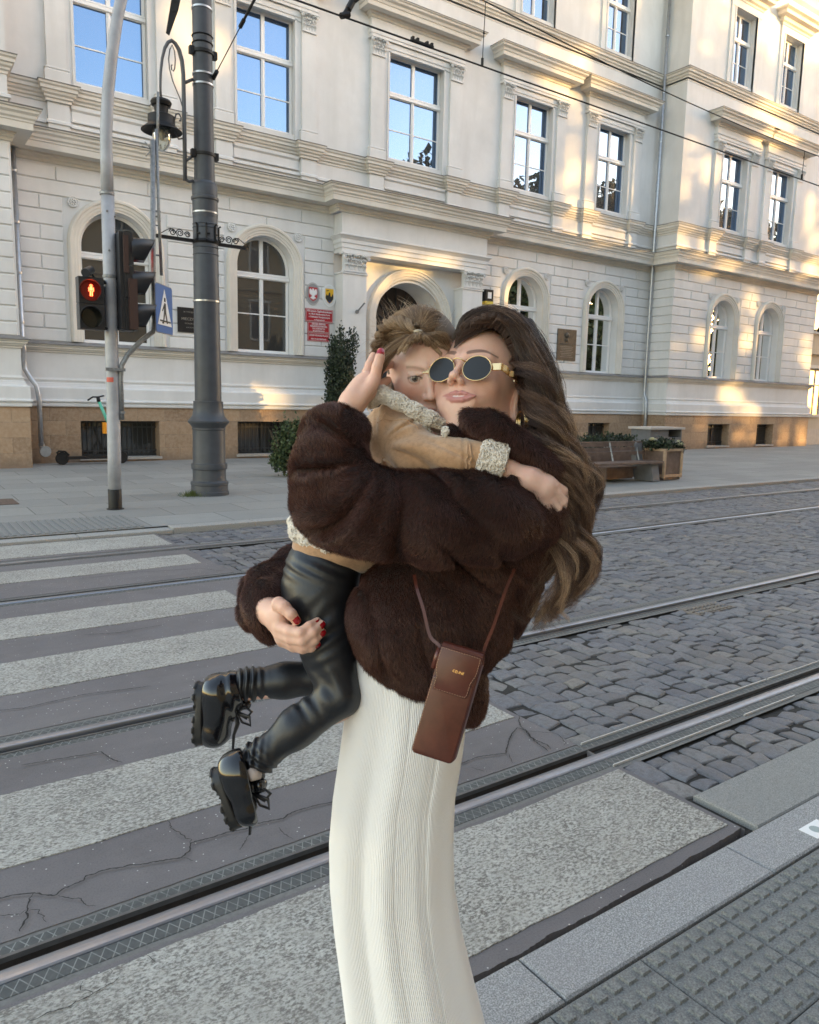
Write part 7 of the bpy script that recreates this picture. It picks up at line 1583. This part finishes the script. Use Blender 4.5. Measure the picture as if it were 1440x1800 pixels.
HL = spline([P3(795, 606, 1.342), P3(806, 578, 1.332), P3(830, 559, 1.325), P3(860, 553, 1.322), P3(889, 565, 1.326), P3(909, 598, 1.338), P3(919, 645, 1.352)], 60)
for L in range(44):
    u = L/43; h0 = HL[int(u*59)]; i = .15+1.2*r_.random(); i0 = int(i); f = i-i0; G = KG[i0]*(1-f)+KG[i0+1]*f; j = int(5+u*4.5)
    up_ = nrmz(h0-WH_O); G = spline(np.concatenate([[h0-up_*.004, h0+up_*.004+(G[j]-h0)*.22], G[j:j+12:3]]), 34); s = np.linspace(0, 1, 34); n = 50; T = nrmz(np.gradient(G, axis=0)); A1 = nrmz(np.cross(T, np.array([.2, .3, 1.]))); B1 = np.cross(T, A1); an = r_.uniform(0, 6.28, n)[:, None, None]; rr = np.sqrt(r_.random(n))[:, None, None]
    S = G[None]+(.0030+.004*s)[None, :, None]*rr*(np.cos(an)*A1[None]*1.3+np.sin(an)*B1[None]*.6); f0, g_ = grad(wskin, S[:, 0], .003); S[:, 0] -= np.clip(f0, -.02, .02)[:, None]*g_; SS.append(S); TN.append(np.clip(.22+.2*r_.random()+r_.normal(0, .06, (n, 1))*np.ones((n, 34)), 0, 1)); RR.append(np.full(n, .00026))
for k in range(1000):                                                # flyaways
    t = r_.uniform(0, 4.2); i = int(t); f = t-i; G = KG[i]*(1-f)+KG[min(5, i+1)]*f; s = np.linspace(0, 1, 34); a = r_.uniform(.0, .8); b = min(1, a+r_.uniform(.12, .35)); idx = np.linspace(a*33, b*33, 34)
    G = np.stack([np.interp(idx, np.arange(34), G[:, j]) for j in range(3)], 1); out = np.array([r_.uniform(-.2, 1), r_.uniform(-.1, .8), r_.normal(0, .5)]); dv = r_.normal(0, 1, 3)
    G = G+.004+out*(.034*r_.random()**1.5)*(s**1.5)[:, None]+dv*.006*np.sin(s*r_.uniform(2, 7))[:, None]; SS.append(G[None]); TN.append(np.full((1, 34), r_.uniform(.35, .85))); RR.append(np.array([.00018]))
S = headpush(np.concatenate(SS), wskin, .0035)
strands('hair_strands', toW(S), np.concatenate(RR), .00008, M_hairW, hb_, {'tone': np.concatenate(TN)})
# ---- child's hair
cskin = lambda p: face_sdf(c2l(p), True)*CH_S
def chbase(p):
    q = c2l(p); cap = s_ell(q, (0, .034, -.020), (.081, .093, .099)); cap = smax(cap, (q[:, 2]*.84-q[:, 1]*.54)-.004, .010); cap = smax(cap, -(q[:, 1]+.055), .02); return cap*CH_S
Vb, Fb = mesh_sdf(chbase, CH_O-.13, CH_O+.14, .004)
hc_ = npmesh('hair', toW(Vb), Fb, M_hairbaseC, child)
tie = P3(735, 584, 1.335); SS, TN = [], []
def lock(pts, n, r0, r1, seed, tone, wob=.0015, twist=0., k=22, fl=1.0):
    r = np.random.default_rng(seed); G = spline([P3(*q) for q in pts], k); s = np.linspace(0, 1, k); T = nrmz(np.gradient(G, axis=0)); A1 = nrmz(np.cross(T, np.array([.1, .2, 1.]))); B1 = np.cross(T, A1); an = r.uniform(0, 6.28, n)[:, None, None]; rr = np.sqrt(r.random(n))[:, None, None]; tw = (s*twist)[None, :, None]
    rad = (r0+(r1-r0)*np.sin(s*math.pi))[None, :, None]*.86; S = G[None]+rad*rr*(np.cos(an+tw)*A1[None]*fl+np.sin(an+tw)*B1[None]*.6)
    if fl == 1.01:
        for q_ in range(n): a0 = r.random()*.22; idx = np.linspace(a0*(k-1), k-1, k); S[q_] = np.stack([np.interp(idx, np.arange(k), S[q_, :, c_]) for c_ in range(3)], 1)
    w_ = r.normal(0, 1, (n, 1, 3)); S = S+w_*wob*np.sin(s*r.uniform(2, 5)+.5)[None, :, None]; SS.append(S); TN.append(np.clip(tone+r.uniform(-.18, .22)+r.normal(0, .14, (n, 1))+.10*np.sin(s*5)[None]*np.ones((n, 1)), 0, 1))
# combed strands from the hairline up to the tie
for k in range(26):
    u = k/25; x = 672+u*108; y = 676-86*math.sin(u*1.9+.15)+24*u*u; d = 1.36-.035*math.sin(u*3.1)
    if u < .24: continue
    x += 5*math.sin(k*2.7); y += 5*math.sin(k*4.1); lock([(x, y-2, d), ((x*.6+735*.4), (y*.6+584*.4)-4, d-.010), (735, 584, 1.335)], 75, .0048, .0042, 100+k, .46+.08*math.sin(k*1.7), .001, fl=1.01)
# twisted braid sweeping back to the left, and strands behind it
for j in range(3):
    ph = j*2.1; pts = []
    for m_ in range(12):
        u = m_/11; cx, cy = 735-78*u-10*math.sin(u*3.1), 580-26*math.sin(u*2.6)+52*u*u; pts.append((cx+6.0*math.cos(u*15+ph), cy+8.0*math.sin(u*15+ph), 1.338+.05*u+.010*math.sin(u*15+ph+1.5)))
    lock(pts, 170, .0050, .0085, 200+j, .36+.08*j, .0012, 2., 40)
for k in range(34):
    u = k/33; a = math.radians(200-150*u); lock([(735+8*math.cos(a), 580-6*math.sin(a), 1.345), (735+46*math.cos(a)*1.0, 590-44*abs(math.sin(a))-4, 1.37), (735+74*math.cos(a), 620-44*abs(math.sin(a)), 1.42+.02*abs(math.cos(a))), (735+80*math.cos(a), 660-20*math.sin(a), 1.47)], 60, .004, .0085, 300+k, .30+.15*math.sin(k*2.3), .0025)
for k in range(9): lock([(728-k*2, 588+k, 1.338), (690-k*3, 622+k*2, 1.352), (668-k*1.5, 662, 1.372), (664-k, 706, 1.395)], 60, .003, .0060, 460+k, .40+.1*math.sin(k*2), .0016)
for k in range(14): lock([(731-k*1.2, 590, 1.335), (694-k*2.2, 612+k*1.5, 1.338), (671-k*1.4, 648+k*1.2, 1.352), (662-k*.8, 694, 1.372)], 60, .003, .0062, 340+k, .45+.12*math.sin(k), .0016)
for k in range(22):
    u = k/21; a = math.radians(62-70*u); lock([(737, 582, 1.342), (737+30*math.cos(a), 584-30*math.sin(a), 1.362), (737+52*math.cos(a), 592-44*math.sin(a)+10*u, 1.395), (737+64*math.cos(a), 625-44*math.sin(a), 1.45)], 70, .004, .0072, 420+k, .36+.12*math.sin(k*1.9), .002)
for k in range(10): lock([(740+k*2, 586, 1.338), (765+k*2, 600-k, 1.35), (788, 625, 1.385), (795, 655, 1.42)], 50, .003, .006, 370+k, .34, .0016)
for k in range(260):
    r = np.random.default_rng(900+k); a = math.radians(r.uniform(15, 205)); rr = r.uniform(45, 78); x0, y0 = 728+rr*.75*math.cos(a), 608-rr*.62*math.sin(a); L = r.uniform(14, 52); b = a+r.normal(0, .5)
    lock([(x0, y0, 1.37+r.uniform(0, .09)), (x0+L*.5*math.cos(b), y0-L*.5*math.sin(b), 1.37+r.uniform(-.02, .09)), (x0+L*math.cos(b+r.normal(0, .4)), y0-L*math.sin(b+r.normal(0, .4)), 1.38+r.uniform(-.03, .09))], 1, .0, .0, 1200+k, .75, .002)
S = np.concatenate([s_ if s_.shape[1] == 22 else np.stack([np.stack([np.interp(np.linspace(0, 1, 22), np.linspace(0, 1, s_.shape[1]), q[:, i]) for i in range(3)], 1) for q in s_]) for s_ in SS]); T_ = np.concatenate([t_ if t_.shape[1] == 22 else t_[:, np.linspace(0, t_.shape[1]-1, 22).astype(int)] for t_ in TN])
S[:, 0] += 0; f0, g_ = grad(cskin, S[:, 0], .003); near = (f0 < .02)[:, None]; S[:, 0] -= near*np.clip(f0-.0004, -.02, .02)[:, None]*g_; S[:, 1:] = headpush(S[:, 1:], cskin, .0016); strands('hair_strands', toW(S), .00027, .00010, M_hairC, hc_, {'tone': T_})
g = MB(); g.tube(toW(np.array([tie+np.array([-.006, 0, .004]), tie+np.array([0, .0, .008]), tie+np.array([.006, 0, .004])])), .0035, 8); g.build('hair_tie', simple('clear_hair_tie', (.42, .36, .26), .4), child, smooth=True)
# ================================================================== sunglasses, earring, bag
M_gold = simple('pale_gold_metal', (.78, .56, .28), .22, 1.); M_lens = mat_glass('sunglass_lens', -.02, (.006, .006, .007), .0, (.22, .235, .26, 1))
sgl = linkobj('sunglasses', None, woman, tuple(toW(l2w((0, 0, .1))[None])[0]))
def lens_pt(sx, a, rx, ry, z0=.1015): rx *= .945; x = sx*.0335+.004+rx*math.cos(a); y = -.0045+ry*math.sin(a); return l2w((x, y, z0-1.6*x*x-.03*y))
for sx in (-1, 1):
    g = MB(); V = [toW(lens_pt(sx, 0, 0, 0)[None])[0]]; n = 40
    for ring in (.35, .7, 1.): V += [toW(lens_pt(sx, 2*math.pi*k/n, .0262*ring, .0222*ring)[None])[0] for k in range(n)]
    F = [(0, 1+k, 1+(k+1) % n) for k in range(n)]+[(1+r*n+k, 1+(r+1)*n+k, 1+(r+1)*n+(k+1) % n, 1+r*n+(k+1) % n) for r in range(2) for k in range(n)]
    g.add(V, F); g.build('lens', M_lens, sgl, smooth=True)
    g = MB(); g.tube([toW(lens_pt(sx, 2*math.pi*k/48, .0268, .0228)[None])[0] for k in range(50)],   .0009, 8, cap=False); g.build('rim', M_gold, sgl, smooth=True)
    g = MB(); bx = lambda x0, x1, y0, y1, z0, z1: g.add(toW(l2w(np.array([(x0,y0,z0),(x1,y0,z0),(x1,y1,z0),(x0,y1,z0),(x0,y0,z1),(x1,y0,z1),(x1,y1,z1),(x0,y1,z1)], float))), [(0,3,2,1),(4,5,6,7),(0,1,5,4),(1,2,6,5),(2,3,7,6),(3,0,4,7)])
    x0, x1 = sorted((sx*.0590+.003, sx*.0735+.003)); bx(x0, x1, -.006, .006, .088, .0925)
    T = []                                                           # broad openwork temple
    def quad(za, ha, yb_a, zc, hc, yb_c, xo=.0, w_=.0018):
        yb_a -= .003; yb_c -= .003; xo += .003 if sx > 0 else -.003; q = [(sx*(.0735+xo), yb_a-ha, za), (sx*(.0735+xo), yb_a+ha, za), (sx*(.0800+xo), yb_c+hc, zc), (sx*(.0800+xo), yb_c-hc, zc)]; q2 = [(a+sx*w_, b, c) for a, b, c in q]; g.add(toW(l2w(np.array(q+q2))), [(0,1,2,3),(7,6,5,4),(0,4,5,1),(1,5,6,2),(2,6,7,3),(3,7,4,0)])
    quad(.092, .0062, .003, .072, .0058, .003)
    for off in (-.0046, -.0015, .0015, .0046): quad(.074, .0010, .003+off, .030, .0007, .003+off*.55, .003)
    quad(.062, .0050, .003, .057, .0048, .003, .0035, .0026); quad(.032, .0032, .003, .0, .0018, .0, .004); quad(.086, .0048, .003, .083, .0048, .003, .0003, .003)
    quad(.088, .0046, .003, .028, .0030, .003, .0022, .0008); g.build('temple', M_gold, sgl)
g = MB(); g.tube(toW(np.array([lens_pt(-1, .55, .0262, .0222), l2w((-.006, .0125, .1045)), l2w((0, .0135, .1055)), l2w((.006, .0125, .1045)), lens_pt(1, math.pi-.55, .0262, .0222)])), .0012, 8); g.build('bridge', M_gold, sgl, smooth=True)
g = MB(); c = l2w((.096, -.066, .004))
for o, r in ((-.003, .0160), (.0, .0175), (.003, .0160)): g.tube([toW((c+np.array([o+.006*math.sin(a), r*math.cos(a), r*.75*math.sin(a)]))[None])[0] for a in np.linspace(0, 2*math.pi, 30)], .0021, 8, cap=False)
g.build('hoop_earring', M_gold, woman, smooth=True)
# phone bag
M_bag = leather('brown_bag_leather', (.070, .0185, .0115), .33, .12); M_stitch = simple('pale_stitching', (.45, .28, .18), .7)
bo = P3(788, 1238, 1.205); bx_ = nrmz(P3(845, 1160, 1.20)-P3(772, 1141, 1.205)); by_ = nrmz(P3(787, 1140, 1.20)-P3(745, 1335, 1.21)); by_ = nrmz(P3(808, 1150, 1.2)-P3(754, 1334, 1.2)); bx_ = nrmz(bx_-(bx_@by_)*by_); bz_ = np.cross(bx_, by_)
if bz_[2] < 0: bz_ = -bz_
bz_ = nrmz(bz_+bx_*-.25); bag = thing('phone_bag', 'small upright chestnut brown leather phone bag hanging on a thin strap over the white skirt', 'bag', tuple(toW(bo[None])[0]))
BW, BH, BT = .0345, .088, .011
def bagpoly(name, pts, z0, z1, mat, parent, smooth=False, bev=.0015):
    n = len(pts); c = np.mean(pts, 0); rings = [(z0, 1.0), (z1-bev, 1.0), (z1-bev*.3, 1-bev*.35/.03), (z1, 1-bev/.03)]; V = []
    for z, f in rings: V += [bo+bx_*(c[0]+(x-c[0])*f)+by_*(c[1]+(y-c[1])*f)+bz_*z for x, y in pts]
    g = MB(); g.add(toW(np.array(V)), [tuple(range(n-1, -1, -1)), tuple(range(3*n, 4*n))]+[(r*n+i, r*n+(i+1) % n, (r+1)*n+(i+1) % n, (r+1)*n+i) for r in range(3) for i in range(n)]); return g.build(name, mat, parent, auto=35)
body_pts = rrect(-BW, BW, -BH, BH-.006, .008); bagpoly('body', body_pts, -BT, BT-.003, M_bag, bag); bagpoly('front_panel', rrect(-BW+.001, BW-.001, -BH+.001, .042, .007), BT-.003, BT, M_bag, bag)
fl_ = [(-BW+.001, BH), (BW-.001, BH), (BW-.0005, BH-.02), (BW-.001, BH-.030), (BW-.006, BH-.045), (BW-.006, BH-.064), (BW-.008, BH-.069), (-BW+.008, BH-.069), (-BW+.006, BH-.064), (-BW+.006, BH-.048), (-BW+.001, BH-.033), (-BW+.0005, BH-.02)][::-1]
fp = bagpoly('flap', fl_, BT-.001, BT+.003, M_bag, bag)
g = MB(); tp = [(bo+by_*(BH+.0015*math.sin(a))+bz_*(BT*.1+(BT*.95)*math.cos(a))+by_*(.006*math.sin(a))) for a in np.linspace(0, math.pi, 12)]
V = []
for p in tp: V += [p-bx_*(BW-.001), p+bx_*(BW-.001)]
g.grid(toW(np.array(V)), 12, 2); g.build('flap_top', M_bag, bag, smooth=True)
def stitches(pts, z, closed, parent, step=.0042):
    P = np.array(pts+([pts[0]] if closed else []), float); sg_ = np.concatenate([[0], np.cumsum(np.linalg.norm(np.diff(P, axis=0), axis=1))]); g = MB(); s = 0
    while s < sg_[-1]-.003:
        a = [np.interp(s, sg_, P[:, i]) for i in (0, 1)]; b = [np.interp(s+.0028, sg_, P[:, i]) for i in (0, 1)]; g.tube(toW(np.array([bo+bx_*a[0]+by_*a[1]+bz_*z, bo+bx_*b[0]+by_*b[1]+bz_*z])), .00035, 5); s += step
    g.build('stitching', M_stitch, parent)
stitches([(x*.93, y*.975) for x, y in rrect(-BW, BW, -BH, .040, .007)][7:21], BT+.0002, False, bag); stitches([(x*.94, BH-.035+(y-BH+.035)*.95) for x, y in fl_], BT+.0032, True, fp)
stitches([(-BW-.0004, y) for y in np.linspace(-BH+.01, BH-.01, 10)], BT*.2, False, bag)
c_ = bpy.data.curves.new('lettering', 'FONT'); c_.body = 'CELINE'; c_.size = .0058; c_.align_x = 'CENTER'; c_.extrude = .0001; tmp = bpy.data.objects.new('t', c_); scene.collection.objects.link(tmp); bpy.context.view_layer.update(); dg = bpy.context.evaluated_depsgraph_get()
me = bpy.data.meshes.new_from_object(tmp.evaluated_get(dg)); bpy.data.objects.remove(tmp); co = np.zeros(len(me.vertices)*3); me.vertices.foreach_get('co', co); co = co.reshape(-1, 3); W_ = toW(bo+bx_*(co[:, :1]+.004)+by_*(co[:, 1:2]+BH-.034)+bz_*(BT+.0032+co[:, 2:]))-ORG[fp.name]; me.vertices.foreach_set('co', W_.ravel()); me.materials.clear(); me.materials.append(M_gold); me.update(); me.name = 'lettering'; linkobj('lettering', me, fp)
def strap(pts, name='strap'):
    P = spline(pts, 24); g = MB(); V = []; T = nrmz(np.gradient(P, axis=0)); S_ = nrmz(np.cross(T, [0, 0, 1.]))
    for p, s in zip(P, S_): V += [p-s*.0026-[0, 0, .0008], p-s*.0026+[0, 0, .0008], p+s*.0026+[0, 0, .0008], p+s*.0026-[0, 0, .0008]]
    g.grid(toW(np.array(V)), 24, 4, True); g.build(name, M_bag, bag)
tl, tr = bo-bx_*(BW+.004)+by_*(BH-.028), bo+bx_*(BW)+by_*(BH-.012)
strap([tl, bo-bx_*(BW+.003)+by_*(BH-.005), P3(757, 1120, 1.215), P3(744, 1070, 1.225), P3(733, 1035, 1.235), P3(728, 1010, 1.25)]); strap([tr, P3(852, 1140, 1.215), P3(866, 1105, 1.225), P3(878, 1070, 1.24), P3(890, 1035, 1.26), P3(905, 1000, 1.29)])
g = MB(); g.tube(toW(np.array([tl-by_*.012, tl+by_*.008, tl+by_*.022])), [.0045, .0050, .0035], 8); g.build('strap_loop', M_bag, bag, smooth=True)
